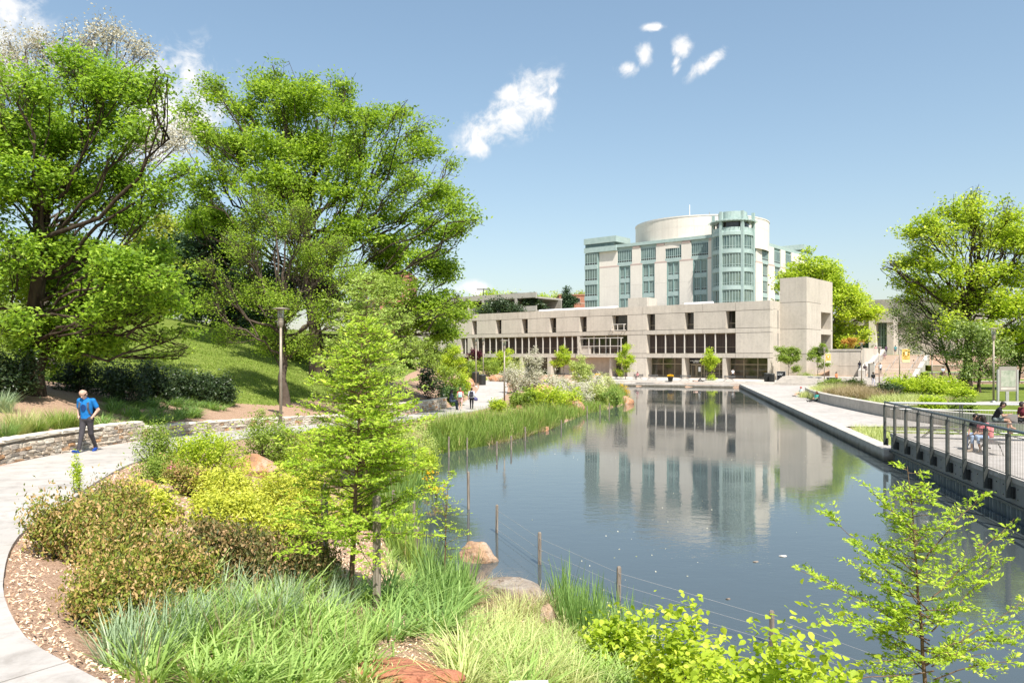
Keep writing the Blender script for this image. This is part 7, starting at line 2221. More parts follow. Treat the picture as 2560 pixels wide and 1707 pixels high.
# right bank: tan grasses, hedge
for k, (px, Y, rx, h, lf, lab) in enumerate([(2040, 80, 1.7, 1.0, 'palegrass', 'pale green ornamental grass at the rounded end of the seat wall'), (2075, 76, 2.0, 1.1, 'palegrass', 'pale ornamental grass beside the seated pair'), (2110, 73, 1.9, 1.1, 'tan', 'tan ornamental grass in the middle of the bed'),
                                       (2150, 69, 1.9, 1.1, 'tan', 'tan ornamental grass next to the clipped hedge'), (2190, 66, 1.7, 1.0, 'tan', 'tan ornamental grass in front of the clipped hedge'), (2245, 61, 2.0, .8, 'palegrass', 'pale grass below the clipped hedge'),
                                       (2300, 58, 2.0, .7, 'palegrass', 'pale grass behind the far deck rail'), (2365, 56, 1.8, .6, 'tan', 'tan grass at the right behind the far deck rail'), (2105, 80, 2.2, 1.2, 'tan', 'tan ornamental grass at the back of the bed')]):
    clump('ornamental_grass', lab, PY(px, Y), 1200, h, .025, rx, lf, 450 + k, .3, .4, cat='grass', radial=False, seg=2)
hk_ = dict(aspect=.6, lumps=12, stems=20, cl=14, clr=.16, low=.05)
for k, (px, Y, rx, h, lf, lab) in enumerate([(2255, 70, 1.9, 1.5, 'lime', 'yellow-green hedge section at its left end'), (2305, 69, 2.0, 1.5, 'lime', 'yellow-green hedge section in the middle'), (2355, 68, 1.9, 1.35, 'lime', 'yellow-green hedge section at its right end'),
                                         (2225, 66, 1.1, 1.0, 'darkgreen', 'dark green shrub at the left foot of the hedge'), (2085, 88, 1.9, 1.0, 'midgreen', 'mid green bush behind the tan grasses'), (2120, 85, 1.8, .9, 'midgreen', 'mid green bush right of the litter cart'),
                                         (2400, 62, 1.1, .7, 'lime', 'small lime bush right of the hedge'), (2330, 52, .9, .9, 'lime', 'leafy lime bush behind the deck railing'), (2410, 50, .9, .7, 'midgreen', 'leafy bush behind the seated girls')]):
    shrub('hedge_shrub' if 'hedge section' in lab else 'bank_shrub', lab, PY(px, Y), rx, rx * .7, h, 3400, lf, .155, 470 + k, **hk_)
bed('long_grass', None, 4000, 'palegrass', .42, .02, 480, .3, .4, plan=[(18.2,37.2),(20.6,46.8),(22.8,47.0),(24,42),(20,36.6)], label='rough grass patch between the kerb and the deck', cat='grass')
bed('long_grass', None, 3800, 'daylily', .28, .02, 481, .3, .4, plan=[(21,37),(26.5,47.5),(30,45),(36,42),(30,36)], label='rough green grass behind the deck', cat='grass')
shrubD('bank_shrub', 'low green weeds at the foot of the retaining wall', 1850, 1885, 838, 858, 'midgreen', 1800, .14, 490, base=W(2030, 930, 123), **far)
# heart-leaved shrubs at bottom right
hl = dict(aspect=.85, lumps=9, stems=30, cl=8, clr=.10, low=.1, roundleaf=True)
for k, (x, yt, Y, rx, lab) in enumerate([(1560, 1400, 8.6, .5, 'leafy lime shrub with upright shoots at the bottom centre-right'), (1690, 1500, 7.6, .45, 'heart-leaved lime shrub at the bottom edge'), (1800, 1420, 7.4, .50, 'tallest heart-leaved lime shrub below the right cypress'),
                                        (1420, 1420, 10.2, .42, 'thin leafy lime shrub beside the near cattails'), (1900, 1510, 7.0, .5, 'heart-leaved lime shrub at the foot of the right cypress'), (1620, 1550, 7.0, .5, 'low leafy lime shrub at the very bottom edge')]):
    b = PY(x * DK, Y); ht = CZ + (HY - yt * DK) / F * Y - b.z
    shrub('leafy_shrub', lab, b, rx, rx * .8, ht * .95, 1900, 'lime', .072, 500 + k, **hl)
# more cover between the path and the inlet and among the far boulders
for k, (x0, x1, y0, y1, lf, lab) in enumerate([(690, 780, 985, 1060, 'midgreen', 'green bush right of the nearest left lamp'), (760, 850, 975, 1040, 'lime', 'lime bush behind the central cypress, left side'), (850, 940, 970, 1030, 'lime', 'lime bush behind the central cypress, right side'),
      (900, 990, 985, 1050, 'willow', 'pale willowy bush where the reed bed meets the inlet'), (930, 1000, 1040, 1100, 'lime', 'light green bush at the top of the inlet'), (820, 900, 1060, 1130, 'midgreen', 'green bush behind the right tall stake'), (780, 860, 1140, 1210, 'lime', 'lime bush at the foot of the cypress branches')]):
    shrubD('bank_shrub', lab, x0, x1, y0, y1, lf, 3800, .085, 520 + k, wide=1.2, hx=1.15, aspect=.4, lumps=9, stems=24, cl=12, clr=.09, low=.05)
for k, (px, py, lf, lab) in enumerate([(1300, 975, 'whitebush', 'white-flowering bush by the path lamp, low one'), (1330, 955, 'whitebush', 'white-flowering bush right of the white-flowering tree'), (1410, 975, 'whitebush', 'white-flowering bush left of the willow bush'), (1455, 985, 'whitebush', 'white-flowering bush between the two large boulders'),
      (1480, 965, 'whitebush', 'white-flowering bush behind the far reeds'), (1270, 955, 'whitebush', 'white-flowering bush behind the path lamp'), (1390, 1000, 'palegrass', 'pale bush beside the large rust-brown boulder'), (1340, 1010, 'lime', 'lime bush above the reed bed'), (1290, 1020, 'midgreen', 'green bush at the back of the reed bed'), (1250, 1030, 'lime', 'lime bush at the path edge behind the reed bed'), (1520, 960, 'palegrass', 'pale grassy bush at the left end of the steps')]):
    b = G(px, py); r_ = 16 / F * b.y * 1.3
    shrub('white_shrub' if lf == 'whitebush' else 'bank_shrub', lab, b, r_ * 1.3, r_, r_ * 1.35, 2000, lf, .165, 540 + k, aspect=.5, lumps=8, stems=16, cl=12, clr=.14, low=.05)
bed('long_grass', None, 6500, 'reed', .35, .017, 560, .3, .45, plan=[(-7.6,27),(-4.4,24),(-4.3,36),(-5.4,41),(-3.2,47),(-1.0,52),(1.4,59),(-1.4,61),(-4.4,52),(-6.6,42),(-8,35)], label='rough pale grass on the bank between path and inlet', cat='grass')
bed('long_grass', None, 6000, 'iris', .45, .04, 561, .3, .45, plan=[(1.2,60),(4.4,60),(6.4,66.5),(8.6,72),(11,79),(12.2,88),(8,88),(4,76),(1.6,66)], label='green ground cover between the far boulders', cat='grass')
# wood chips on the mulch (uncountable)
rg = np.random.default_rng(77)
pts = rg.uniform([-9.5, 5.2], [1.5, 20], (46000, 2))
mask = (height(pts[:, 0], pts[:, 1]) > .15)
dd = np.full(len(pts), 99.0)
for s0 in range(0, len(pts), 6000):
    d_ = np.hypot(pts[s0:s0+6000, 0][:, None] - PATH[None, :130, 0], pts[s0:s0+6000, 1][:, None] - PATH[None, :130, 1]) - PHW[None, :130]
    dd[s0:s0+6000] = d_.min(1)
side_ok = np.interp(pts[:, 1], PATH[:130, 1], PATH[:130, 0]) < pts[:, 0]
pts = pts[mask & (dd > .03) & side_ok]
C = np.column_stack([pts, height(pts[:, 0], pts[:, 1]) + .012])
V, Fq, rn = leaves_np(C, .040 * rg.uniform(.5, 1.5, len(C)), .34, 0, 2.2, rg)
tag(link('wood_chips', np_mesh('wood_chips', V, Fq, [LEAFG['chip']], attr={'rnd': rn})), 'loose wood chip mulch over the planting bed', 'mulch', kind='stuff')
# short grass over the lawn near enough to show
rg = np.random.default_rng(78)
pts = rg.uniform([-34, 33], [-10, 60], (34000, 2)); pts = pts[in_poly(pts[:, 0], pts[:, 1], LAWN)]
C = np.column_stack([pts, height(pts[:, 0], pts[:, 1])])
V, Fq, rn = blades_np(C, .10 * rg.uniform(.5, 1.3, len(C)), .045, .3, .4, rg, 1)
tag(link('lawn_grass', np_mesh('lawn_grass', V, Fq, [LEAFG['midgreen']], attr={'rnd': rn})), 'short mown grass on the hill', 'grass', kind='stuff')
# ------------------------------------------------------------------ people: one closed skin grown round posed bones
def surface_nets(G_, o, s):
    ins = G_ < 0
    nx_, ny_, nz_ = G_.shape
    c = [ins[i:nx_-1+i, j:ny_-1+j, k:nz_-1+k] for i in (0, 1) for j in (0, 1) for k in (0, 1)]
    cnt = sum(x.astype(np.int8) for x in c)
    act = (cnt > 0) & (cnt < 8)
    ids = -np.ones(act.shape, int); ids[act] = np.arange(act.sum())
    ci = np.argwhere(act)
    acc = np.zeros((len(ci), 3)); w = np.zeros(len(ci))
    corners = [(i, j, k) for i in (0, 1) for j in (0, 1) for k in (0, 1)]
    val = np.stack([G_[ci[:, 0]+i, ci[:, 1]+j, ci[:, 2]+k] for i, j, k in corners], 1)
    for a in range(8):
        for b in range(a + 1, 8):
            df = np.abs(np.array(corners[a]) - np.array(corners[b])).sum()
            if df != 1: continue
            va, vb = val[:, a], val[:, b]
            m_ = (va < 0) != (vb < 0)
            t = np.where(m_, va / (va - vb + 1e-12), 0)
            p = np.array(corners[a])[None] + t[:, None] * (np.array(corners[b]) - np.array(corners[a]))[None]
            acc += np.where(m_[:, None], p, 0); w += m_
    V = (ci + acc / w[:, None]) * s + o
    Q = []
    for ax in range(3):
        sl0 = [slice(None)] * 3; sl1 = [slice(None)] * 3
        sl0[ax] = slice(0, -1); sl1[ax] = slice(1, None)
        a, b = ins[tuple(sl0)], ins[tuple(sl1)]
        e = np.argwhere(a != b)
        o1, o2 = [(1, 2), (2, 0), (0, 1)][ax]
        e = e[(e[:, o1] > 0) & (e[:, o2] > 0) & (e[:, o1] < G_.shape[o1] - 1) & (e[:, o2] < G_.shape[o2] - 1)]
        q = []
        for d1, d2 in ((0, 0), (-1, 0), (-1, -1), (0, -1)):
            f = e.copy(); f[:, o1] += d1; f[:, o2] += d2
            q.append(ids[f[:, 0], f[:, 1], f[:, 2]])
        q = np.stack(q, 1)
        fl = a[e[:, 0], e[:, 1], e[:, 2]]
        q[~fl] = q[~fl][:, ::-1]
        Q.append(q)
    return V, np.concatenate(Q)
def grow(name, caps, mats, vox, k=.018):
    """caps: (p0, r0, p1, r1, material key[, flatten axis scale])"""
    lo = np.min([np.minimum(np.array(c[0]) - c[1], np.array(c[2]) - c[3]) for c in caps], 0) - vox * 3
    hi = np.max([np.maximum(np.array(c[0]) + c[1], np.array(c[2]) + c[3]) for c in caps], 0) + vox * 3
    ax = [np.arange(lo[i], hi[i], vox) for i in range(3)]
    X = np.stack(np.meshgrid(*ax, indexing='ij'), -1)
    D = None
    def sd(c, P):
        a = np.array(c[0], float); b = np.array(c[2], float); ab = b - a; L2 = ab @ ab + 1e-9
        t = np.clip(((P - a) @ ab) / L2, 0, 1)
        return np.linalg.norm(P - a - t[..., None] * ab, axis=-1) - (c[1] + (c[3] - c[1]) * t)
    for c in caps:
        d = sd(c, X)
        if D is None: D = d
        else:
            h = np.clip(.5 + .5 * (D - d) / k, 0, 1)
            D = D * (1 - h) + d * h - k * h * (1 - h)
    V, Q = surface_nets(D, lo, vox)
    ctr = V[Q].mean(1)
    ds = np.stack([sd(c, ctr) for c in caps], 1)
    keys = sorted(set(c[4] for c in caps))
    mi = np.array([keys.index(c[4]) for c in caps])[ds.argmin(1)]
    return np_mesh(name, V, Q, [mats[k_] for k_ in keys], matidx=mi, smooth=True)
PM = {}
def pm(c, rough=.8, spec=.2):
    key = (c, rough)
    if key not in PM: PM[key] = mat('cloth %d' % len(PM), tuple(x * .85 for x in c), tuple(min(1, x * 1.12) for x in c), 14, rough, spec)
    return PM[key]
SKIN = {'l': (.56, .36, .27), 'm': (.40, .24, .165), 'd': (.20, .115, .075)}
def body(J, sc=1.0, female=False, hair='short', sleeve='short', legs='long', head_tilt=(0, 0, 0), fine=False, shoes=True, hands=True, bald=False):
    """J: joints dict; returns capsules"""
    v = lambda k: np.array(J[k], float)
    c = []
    pel, che, nec, hd = v('pelvis'), v('chest'), v('neck'), v('head')
    f = np.array(J.get('face', (0, -1, 0)), float); f /= np.linalg.norm(f)
    up = hd - nec; up /= np.linalg.norm(up)
    f = f - up * (f @ up); f /= np.linalg.norm(f)
    sdv = np.cross(up, f)
    sl, sr_ = v('shL'), v('shR'); hl_, hr_ = v('hipL'), v('hipR')
    # torso
    c += [(pel, .125, che, .118, 'top'), (che + (sl - che) * .42, .105, pel + (hl_ - pel) * .35, .112, 'top'), (che + (sr_ - che) * .42, .105, pel + (hr_ - pel) * .35, .112, 'top'),
          (sl, .062, sr_, .062, 'top'), (che, .11, nec, .065, 'top')]
    c += [(hl_, .105, hr_, .105, 'bot'), (pel - (nec - pel) * .02, .12, (hl_ + hr_) / 2, .12, 'bot')]
    if female: c += [(che + f * .06 + sdv * .06, .06, che + f * .06 - sdv * .06, .06, 'top')]
    c += [(nec - up * .04, .056, hd - up * .05, .05, 'skin')]
    # head: skull, jaw, nose, ears
    c += [(hd + up * .025 - f * .012, .088, hd + up * .045 + f * .005, .088, 'skin' if bald else 'hair0' if hair == 'none' else 'skin'),
          (hd + f * .03 - up * .035, .062, hd + f * .035 - up * .07, .045, 'skin'),
          (hd + f * .085 + up * .005, .012, hd + f * .103 - up * .03, .016, 'skin'),
          (hd + sdv * .088 - up * .0, .016, hd + sdv * .088 - up * .035, .014, 'skin'), (hd - sdv * .088, .016, hd - sdv * .088 - up * .035, .014, 'skin')]
    if fine:
        for s_ in (-1, 1):
            c += [(hd + f * .083 + sdv * .032 * s_ + up * .012, .010, hd + f * .084 + sdv * .036 * s_ + up * .012, .010, 'eye'),
                  (hd + f * .088 + sdv * .02 * s_ + up * .032, .008, hd + f * .082 + sdv * .05 * s_ + up * .032, .008, 'hair')]
        c += [(hd + f * .082 - up * .055 + sdv * .02, .008, hd + f * .082 - up * .055 - sdv * .02, .008, 'lip')]
    if bald:
        c += [(hd - f * .05 - up * .0 + sdv * .05, .05, hd - f * .05 - sdv * .05, .05, 'hair'), (hd + sdv * .066 - f * .02 + up * .01, .032, hd + sdv * .07 + f * .03 + up * .015, .024, 'hair'), (hd - sdv * .066 - f * .02 + up * .01, .032, hd - sdv * .07 + f * .03 + up * .015, .024, 'hair')]
    else:
        c += [(hd + up * .055 - f * .03, .092, hd + up * .062 + f * .018, .082, 'hair'), (hd - f * .05 + up * .02, .085, hd - f * .045 - up * .04, .065, 'hair')]
        if hair == 'long':
            for s_ in (-1, 0, 1):
                c += [(hd - f * .055 + sdv * .06 * s_ + up * .02, .055, nec - f * .075 + sdv * .085 * s_ - up * .16, .04, 'hair')]
            for s_ in (-1, 1): c += [(hd + sdv * .08 * s_ + up * .02, .035, nec + sdv * .10 * s_ - up * .10 + f * .03, .03, 'hair')]
        if hair == 'bun': c += [(hd - f * .09 + up * .07, .05, hd - f * .1 + up * .08, .045, 'hair')]
        if hair == 'tail': c += [(hd - f * .09 + up * .05, .035, hd - f * .13 - up * .08, .022, 'hair')]
        if hair == 'curly':
            for a in range(8): c += [(hd + (math.cos(a) * sdv - abs(math.sin(a)) * f) * .08 + up * (.04 - .02 * (a % 3)), .055, hd + up * .1 - f * .03, .07, 'hair')]
    # arms
    for s_ in 'LR':
        sh, el, wr = v('sh' + s_), v('el' + s_), v('wr' + s_)
        up_m = 'top'; fo_m = 'top' if sleeve == 'long' else 'skin'
        if sleeve == 'short':
            m_ = sh + (el - sh) * .62
            c += [(sh, .064, m_, .062, 'top'), (sh + (el - sh) * .3, .046, el, .041, 'skin')]
        elif sleeve == 'none': c += [(sh, .052, el, .040, 'skin')]
        else: c += [(sh, .060, el, .048, 'top')]
        c += [(el, .042 if sleeve != 'long' else .047, wr, .029 if sleeve != 'long' else .036, fo_m)]
        d = wr - el; d = d / np.linalg.norm(d)
        hdv = np.array(J.get('hand' + s_, tuple(d)), float); hdv = hdv / np.linalg.norm(hdv)
        if hands:
            pn = np.cross(hdv, sdv); pn = pn / (np.linalg.norm(pn) + 1e-6); sd2 = np.cross(hdv, pn)
            pal = wr + hdv * .055
            c += [(wr, .028, pal, .036, 'skin')]
            if fine:
                for q, (o_, ln) in enumerate(((-.030, .062), (-.010, .078), (.011, .072), (.030, .055))):
                    a = pal + hdv * .03 + sd2 * o_; b_ = a + hdv * ln * .55 + pn * .006; e_ = b_ + hdv * ln * .35 + pn * .028
                    c += [(a, .0095, b_, .009, 'skin'), (b_, .009, e_, .0075, 'skin')]
                a = wr + hdv * .03 + sd2 * -.032; c += [(a, .012, a + hdv * .045 - sd2 * .025, .010, 'skin'), (a + hdv * .045 - sd2 * .025, .010, a + hdv * .075 - sd2 * .018 + pn * .02, .008, 'skin')]
            else:
                c += [(pal, .032, pal + hdv * .075, .022, 'skin'), (wr + hdv * .03, .015, wr + hdv * .07 + sd2 * .035, .013, 'skin')]
        hp, kn, an = v('hip' + s_), v('kn' + s_), v('an' + s_)
        if legs == 'long':
            c += [(hp, .095, kn, .064, 'bot'), (kn, .062, an + (kn - an) * .06, .047, 'bot')]
        elif legs == 'short':
            m_ = hp + (kn - hp) * .55
            c += [(hp, .10, m_, .085, 'bot'), (hp + (kn - hp) * .3, .075, kn, .054, 'skin'), (kn, .053, kn + (an - kn) * .4, .054, 'skin'), (kn + (an - kn) * .4, .054, an, .034, 'skin')]
        else:   # capri
            c += [(hp, .095, kn, .062, 'bot'), (kn, .06, kn + (an - kn) * .45, .055, 'bot'), (kn + (an - kn) * .35, .045, an, .033, 'skin')]
        to = v('to' + s_)
        sk = 'shoe' if shoes else 'skin'
        dd_ = to - an; 
        c += [(an - np.array([0, 0, .025]), .044, an + dd_ * .55 - np.array([0, 0, .02]), .042, sk), (an + dd_ * .5 - np.array([0, 0, .012]), .042, to, .034, sk)]
        if shoes: c += [(an - dd_ * .25 - np.array([0, 0, .06]), .024, to - np.array([0, 0, .022]), .024, 'sole')]
    return [(np.array(a) * sc, b * sc, np.array(d) * sc, e * sc, m_) for a, b, d, e, m_ in c]
def stand(stride=.0, arms='down', lean=.0):
    J = dict(pelvis=(0, 0, .98), chest=(0, -lean, 1.30), neck=(0, -lean * 1.3, 1.48), head=(0, -lean * 1.6 - .01, 1.635), shL=(.185, -lean, 1.42), shR=(-.185, -lean, 1.42),
             hipL=(.09, 0, .93), hipR=(-.09, 0, .93), knL=(.095, -stride * .45 - .03, .52), knR=(-.095, stride * .25 - .03, .52), anL=(.09, -stride * .55, .09), anR=(-.09, stride * .6, .09 + stride * .12),
             toL=(.10, -stride * .55 - .17, .045), toR=(-.10, stride * .6 - .16, .045 + stride * .05))
    J.update(elL=(.245, .03, 1.15), elR=(-.245, .03, 1.15), wrL=(.245, -.06, .90), wrR=(-.245, -.06, .90))
    if arms == 'phone': J.update(elL=(.23, -.08, 1.16), elR=(-.23, -.08, 1.16), wrL=(.06, -.28, 1.20), wrR=(-.06, -.28, 1.20))
    return J
def sit(h=.45, out=.46, arms='lap', legs='down', recl=.0):
    J = dict(pelvis=(0, 0, h + .12), chest=(0, recl * .35 - .03, h + .44), neck=(0, recl * .5 - .05, h + .62), head=(0, recl * .5 - .09, h + .775), shL=(.18, recl * .45 - .03, h + .56), shR=(-.18, recl * .45 - .03, h + .56),
             hipL=(.095, -.02, h + .09), hipR=(-.095, -.02, h + .09), knL=(.11, -out, h + .09), knR=(-.11, -out, h + .09), anL=(.11, -out - .02, .09), anR=(-.11, -out - .02, .09),
             toL=(.12, -out - .19, .045), toR=(-.12, -out - .19, .045), elL=(.24, -.06, h + .30), elR=(-.24, -.06, h + .30), wrL=(.10, -.28, h + .24), wrR=(-.10, -.28, h + .24))
    if legs == 'ground':
        J.update(knL=(.12, -.40, h + .30), knR=(-.12, -.42, h + .26), anL=(.12, -.72, .08), anR=(-.14, -.74, .08), toL=(.13, -.88, .07), toR=(-.15, -.9, .07))
    if legs == 'flat':
        J.update(knL=(.12, -.44, h + .1), knR=(-.13, -.45, h + .08), anL=(.13, -.86, .08), anR=(-.16, -.86, .08), toL=(.15, -.93, .18), toR=(-.18, -.93, .18))
    return J
def person(label, loc, rz, J, top, bot, hairc=(.03, .02, .015), skin='m', shoec=(.05, .05, .05), sc=1.0, vox=.032, group=None, extra=None, **kw):
    caps = body(J, sc, **kw)
    mats = dict(top=pm(top), bot=pm(bot), skin=pm(SKIN[skin], .55, .35), hair=pm(hairc, .6, .3), hair0=pm(SKIN[skin], .55), shoe=pm(shoec), sole=pm((.6, .58, .55)), eye=pm((.03, .02, .02), .3), lip=pm((.38, .16, .13), .5))
    me = grow('person', caps, mats, vox * sc, .02 * sc)
    if extra is None:
        return tag(link('person', me, None, loc, rz), label, 'person', group)
    root = empty('person', loc, rz, label, 'person', group)
    link('body', me, root)
    extra(root)
    return root
def on(px, Y, z=None):
    p = PY(px, Y)
    if z is not None: p.z = z
    return p
# the man on the path
Jm = stand(.30, lean=.03)
Jm.update(head=(-.015, -.115, 1.59), neck=(0, -.04, 1.472), face=(-.05, -.8, -.75),
          elL=(.285, .06, 1.17), elR=(-.265, .05, 1.16), wrL=(.185, -.055, .965), wrR=(-.185, -.055, .955),
          knL=(.075, .06, .53), anL=(.045, .32, .14), toL=(.06, .18, .05), knR=(-.05, -.14, .52), anR=(-.05, -.27, .095), toR=(-.09, -.43, .115), shL=(.195, -.02, 1.42), shR=(-.195, -.02, 1.42))
def man_kit(root):
    st = pm((.09, .095, .12)); blk = pm((.02, .02, .025)); navy = pm((.012, .045, .16)); 
    for s_ in (-1, 1):
        pts = [(s_ * .115, .10, 1.47), (s_ * .115, -.02, 1.505), (s_ * .12, -.125, 1.42), (s_ * .13, -.150, 1.28), (s_ * .15, -.09, 1.12), (s_ * .16, .04, 1.04)]
        mb = MB()
        for a, b in zip(pts[:-1], pts[1:]): mb.bar(a, b, .055, .014, up=(0, -1, .3))
        mb.build('backpack_strap', st, root)
    MB().box(-.15, .15, .13, .27, 1.02, 1.46).build('backpack', blk, root, bevel=.04)
    # dark round print on the shirt front, following the chest
    n = 16; mb = MB(); pts = [(.0, -.172, 1.28)] + [(.075 * math.cos(a), -.168 + .02 * abs(math.cos(a)), 1.28 + .095 * math.sin(a)) for a in np.linspace(0, 2 * math.pi, n + 1)[:-1]]
    mb.add(pts, [(0, i + 1, (i + 1) % n + 1) for i in range(n)])
    mb.build('shirt_print', navy, root)
    MB().lathe([(.033, -.012), (.033, .012)], 12, c=(.215, -.035, .995)).build('wristwatch', blk, root)
pmn = G(217, 1134)
person('man in a blue T-shirt and backpack walking down the path, hands in pockets', pmn, R(-6), Jm, (.014, .165, .46), (.06, .055, .06), (.035, .022, .015), 'l', (.012, .055, .28), 1.035, .015, extra=man_kit, bald=True, hands=False, sleeve='short')
# students on the path
def bag(c, col2=None, w=.15, h=.42, z0=1.02):
    def f(root):
        MB().box(-w, w, .10, .24, z0, z0 + h).build('backpack', pm(c), root, bevel=.045)
        for s_ in (-1, 1):
            MB().bar((s_*.11, .12, z0 + h - .02), (s_*.115, -.06, z0 + h + .03), .045, .014).build('backpack_strap', pm(c), root)
        if col2: MB().box(-w * .7, w * .7, .242, .262, z0 + .06, z0 + h * .55).build('backpack_pocket', pm(col2), root, bevel=.008)
    return f
Yst = 58.5
person('student in a red shirt and pink shorts with a pale mint backpack, walking away', on(1151, Yst), R(180), stand(.30), (.55, .04, .05), (.62, .40, .38), (.30, .19, .10), 'l', (.5, .48, .45), 1.0, .026, extra=bag((.55, .72, .66), (.30, .62, .56)), sleeve='none', legs='short', hair='tail', female=True)
def two_bags(root):
    bag((.035, .035, .05), (.06, .06, .07))(root)
    MB().lathe([(0, 0), (.13, .02), (.16, .12), (.13, .24), (.03, .27), (0, .27)], 12, c=(-.33, .0, .70)).build('tote_bag', pm((.10, .10, .22)), root, smooth=True)
    MB().bar((-.33, 0, .96), (-.25, -.04, 1.08), .03).build('tote_handle', pm((.10, .10, .22)), root)
person('student in a pale shirt and black trousers with a dark backpack, walking away', on(1179, Yst + 1.2), R(178), stand(.2), (.68, .70, .78), (.018, .018, .022), (.09, .05, .03), 'l', (.04, .04, .04), .98, .026, extra=two_bags, sleeve='long', hair='bun', female=True)
wl_p = on(1127, Yst + .4); 
person('student in dark clothes sitting on the end of the stone wall bent over a phone', (wl_p.x, wl_p.y, gz(wl_p.x + .9, wl_p.y)), R(118), sit(.62, .46), (.03, .04, .065), (.05, .07, .11), (.012, .01, .01), 'd', (.03, .03, .03), 1.05, .026, sleeve='long', hair='long', female=True)
# reader on the boulder and others at the far end
def seat_on(label, px, Y, z, rz, **kw): return None
person('person sitting on a boulder reading, bare armed with long brown hair', on(1373, 79, gz(*on(1373, 79)[:2]) + .75), R(-60), sit(.12, .42, legs='ground'), (.45, .33, .27), (.05, .05, .06), (.07, .04, .025), 'l', sc=1.05, sleeve='none', hair='long')
p = on(1380, 79.2, gz(*on(1373, 79)[:2]) + .72)
tag(MB().box(-.45, .45, -.2, .2, 0, .22).build('red_bag', pm((.62, .05, .05)), None, loc=p, bevel=.06), 'red bag lying beside the reader on the boulder', 'bag')
person('person in a white shirt sitting on the pond steps near the left planter', on(1503, 127, .58), R(-20), sit(.2, .42, legs='ground'), (.75, .74, .72), (.03, .03, .04), skin='d', sc=1.05)
person('person in dark red sitting on the plaza bench by the balcony column', (PB[1545].location.x, PB[1545].location.y - .05, .75), TH, sit(.45), (.32, .06, .07), (.03, .03, .04), skin='m')
person('person in a pink top reading on the plaza bench', (PB[1594].location.x, PB[1594].location.y - .05, .75), TH, sit(.45), (.58, .24, .26), (.10, .07, .08), skin='l', hair='long')
Jl = dict(pelvis=(0, 0, .14), chest=(0, .36, .14), neck=(0, .55, .14), head=(0, .70, .15), face=(0, -.2, 1), shL=(.18, .48, .14), shR=(-.18, .48, .14), hipL=(.09, -.05, .13), hipR=(-.09, -.05, .13), knL=(.12, -.36, .50), knR=(-.1, -.48, .14),
          anL=(.12, -.62, .09), anR=(-.1, -.92, .09), toL=(.12, -.78, .05), toR=(-.1, -.96, .22), elL=(.34, .36, .10), elR=(-.34, .36, .10), wrL=(.30, .12, .10), wrR=(-.30, .12, .10))
person('person lying on the pond steps in front of the entrance, knees up', on(1745, 121.5, .74), R(82), Jl, (.60, .42, .36), (.02, .02, .025), skin='l')
person('person in a white shirt standing in the shade of the right shopfront', (lambda q: (q.x, q.y, .75))(W(1832, 930, 134.8)), R(-20), stand(), (.72, .72, .72), (.02, .02, .025), skin='m')
def cart(root): pass
person('person in an orange top standing by the dark cart at the foot of the stairs', on(2091, 111, .74), R(30), stand(.1), (.62, .22, .10), (.03, .03, .035), skin='m', hair='long')
ct = W(2079, 952, 112); o = empty('utility_cart', (ct.x, ct.y, .74), R(-15), 'low dark utility cart at the foot of the stairs', 'cart')
MB().box(-.65, .65, -.4, .4, .2, .95).build('tub', M['bin'], o, bevel=.04)
for x in (-.5, .5):
    for y in (-.36, .36): MB().tube([(x, y - .04, .12), (x, y + .04, .12)], .12, 10).build('wheel', M['dark_iron'], o)
# people on and around the stairs
SM = Matrix.Rotation(math.atan2(SX[1], SX[0]), 3, 'Z')
def on_stair(x, i):
    y, z = yz(i); p = SM @ Vector((x, y + .45, 0)); return (S0[0] + p.x, S0[1] + p.y, .74 + z + rise)
def stair_x(px, i):
    y, z = yz(i); best = min(np.linspace(-8, 14, 300), key=lambda x: abs((lambda q: HX + F * q[0] / q[1])(on_stair(x, i)) - px)); return best
for lab, px, i, rz, J, top, bot, kw in [
    ('person in black going up the stairs beside the left rail', 2149, 9, 150, stand(.2), (.02, .02, .03), (.30, .30, .32), {}),
    ('woman in a black dress with a yellow bag going up the lower stairs', 2162, 6, 150, stand(.15), (.06, .045, .05), (.02, .02, .025), dict(hair='bun', legs='short')),
    ('person with a teal backpack going up the stairs behind the pillar', 2184, 8, 160, stand(.2), (.50, .56, .58), (.45, .50, .52), {}),
    ('person in a pale shirt with a shoulder bag beside the right stair lamp', 2200, 7, 165, stand(.2), (.48, .54, .62), (.04, .045, .06), {}),
    ('person in pink at the top of the stairs, leftmost of the group', 2189, 26, 10, stand(.1), (.55, .30, .30), (.10, .13, .22), {}),
    ('person in grey at the top of the stairs, second of the group', 2201, 26, 200, stand(.1), (.30, .24, .24), (.13, .14, .22), {}),
    ('person in dark purple at the top of the stairs, third of the group', 2215, 26, 190, stand(.1), (.10, .06, .10), (.03, .03, .04), {}),
    ('bare-legged person in teal at the top of the stairs, rightmost of the group', 2238, 26, 170, stand(.2), (.07, .22, .24), (.12, .12, .14), dict(legs='short'))]:
    person(lab, on_stair(stair_x(px, i), i), R(rz), J, top, bot, skin='m' if 'pale' in lab or 'teal' in lab else 'd', vox=.036, **kw)
person('person with bare legs sitting on the upper stairs', on_stair(stair_x(2213, 23), 22), R(-20), sit(.16, .42), (.22, .15, .16), (.30, .24, .22), skin='l', vox=.036, legs='short')
person('curly-haired woman in a black top and pale jeans in front of the stairs', on(2183, 97, gz(*on(2183, 97)[:2])), R(5), stand(.2), (.02, .022, .025), (.50, .50, .60), skin='d', hair='curly', female=True, vox=.026)
person('long-haired person in black sitting on the lowest terrace wall above the hedge', (W(2263, 900, 99.8).x, 99.9, 1.1), R(0), sit(.42), (.02, .02, .022), (.03, .03, .04), skin='l', hair='long', vox=.036)
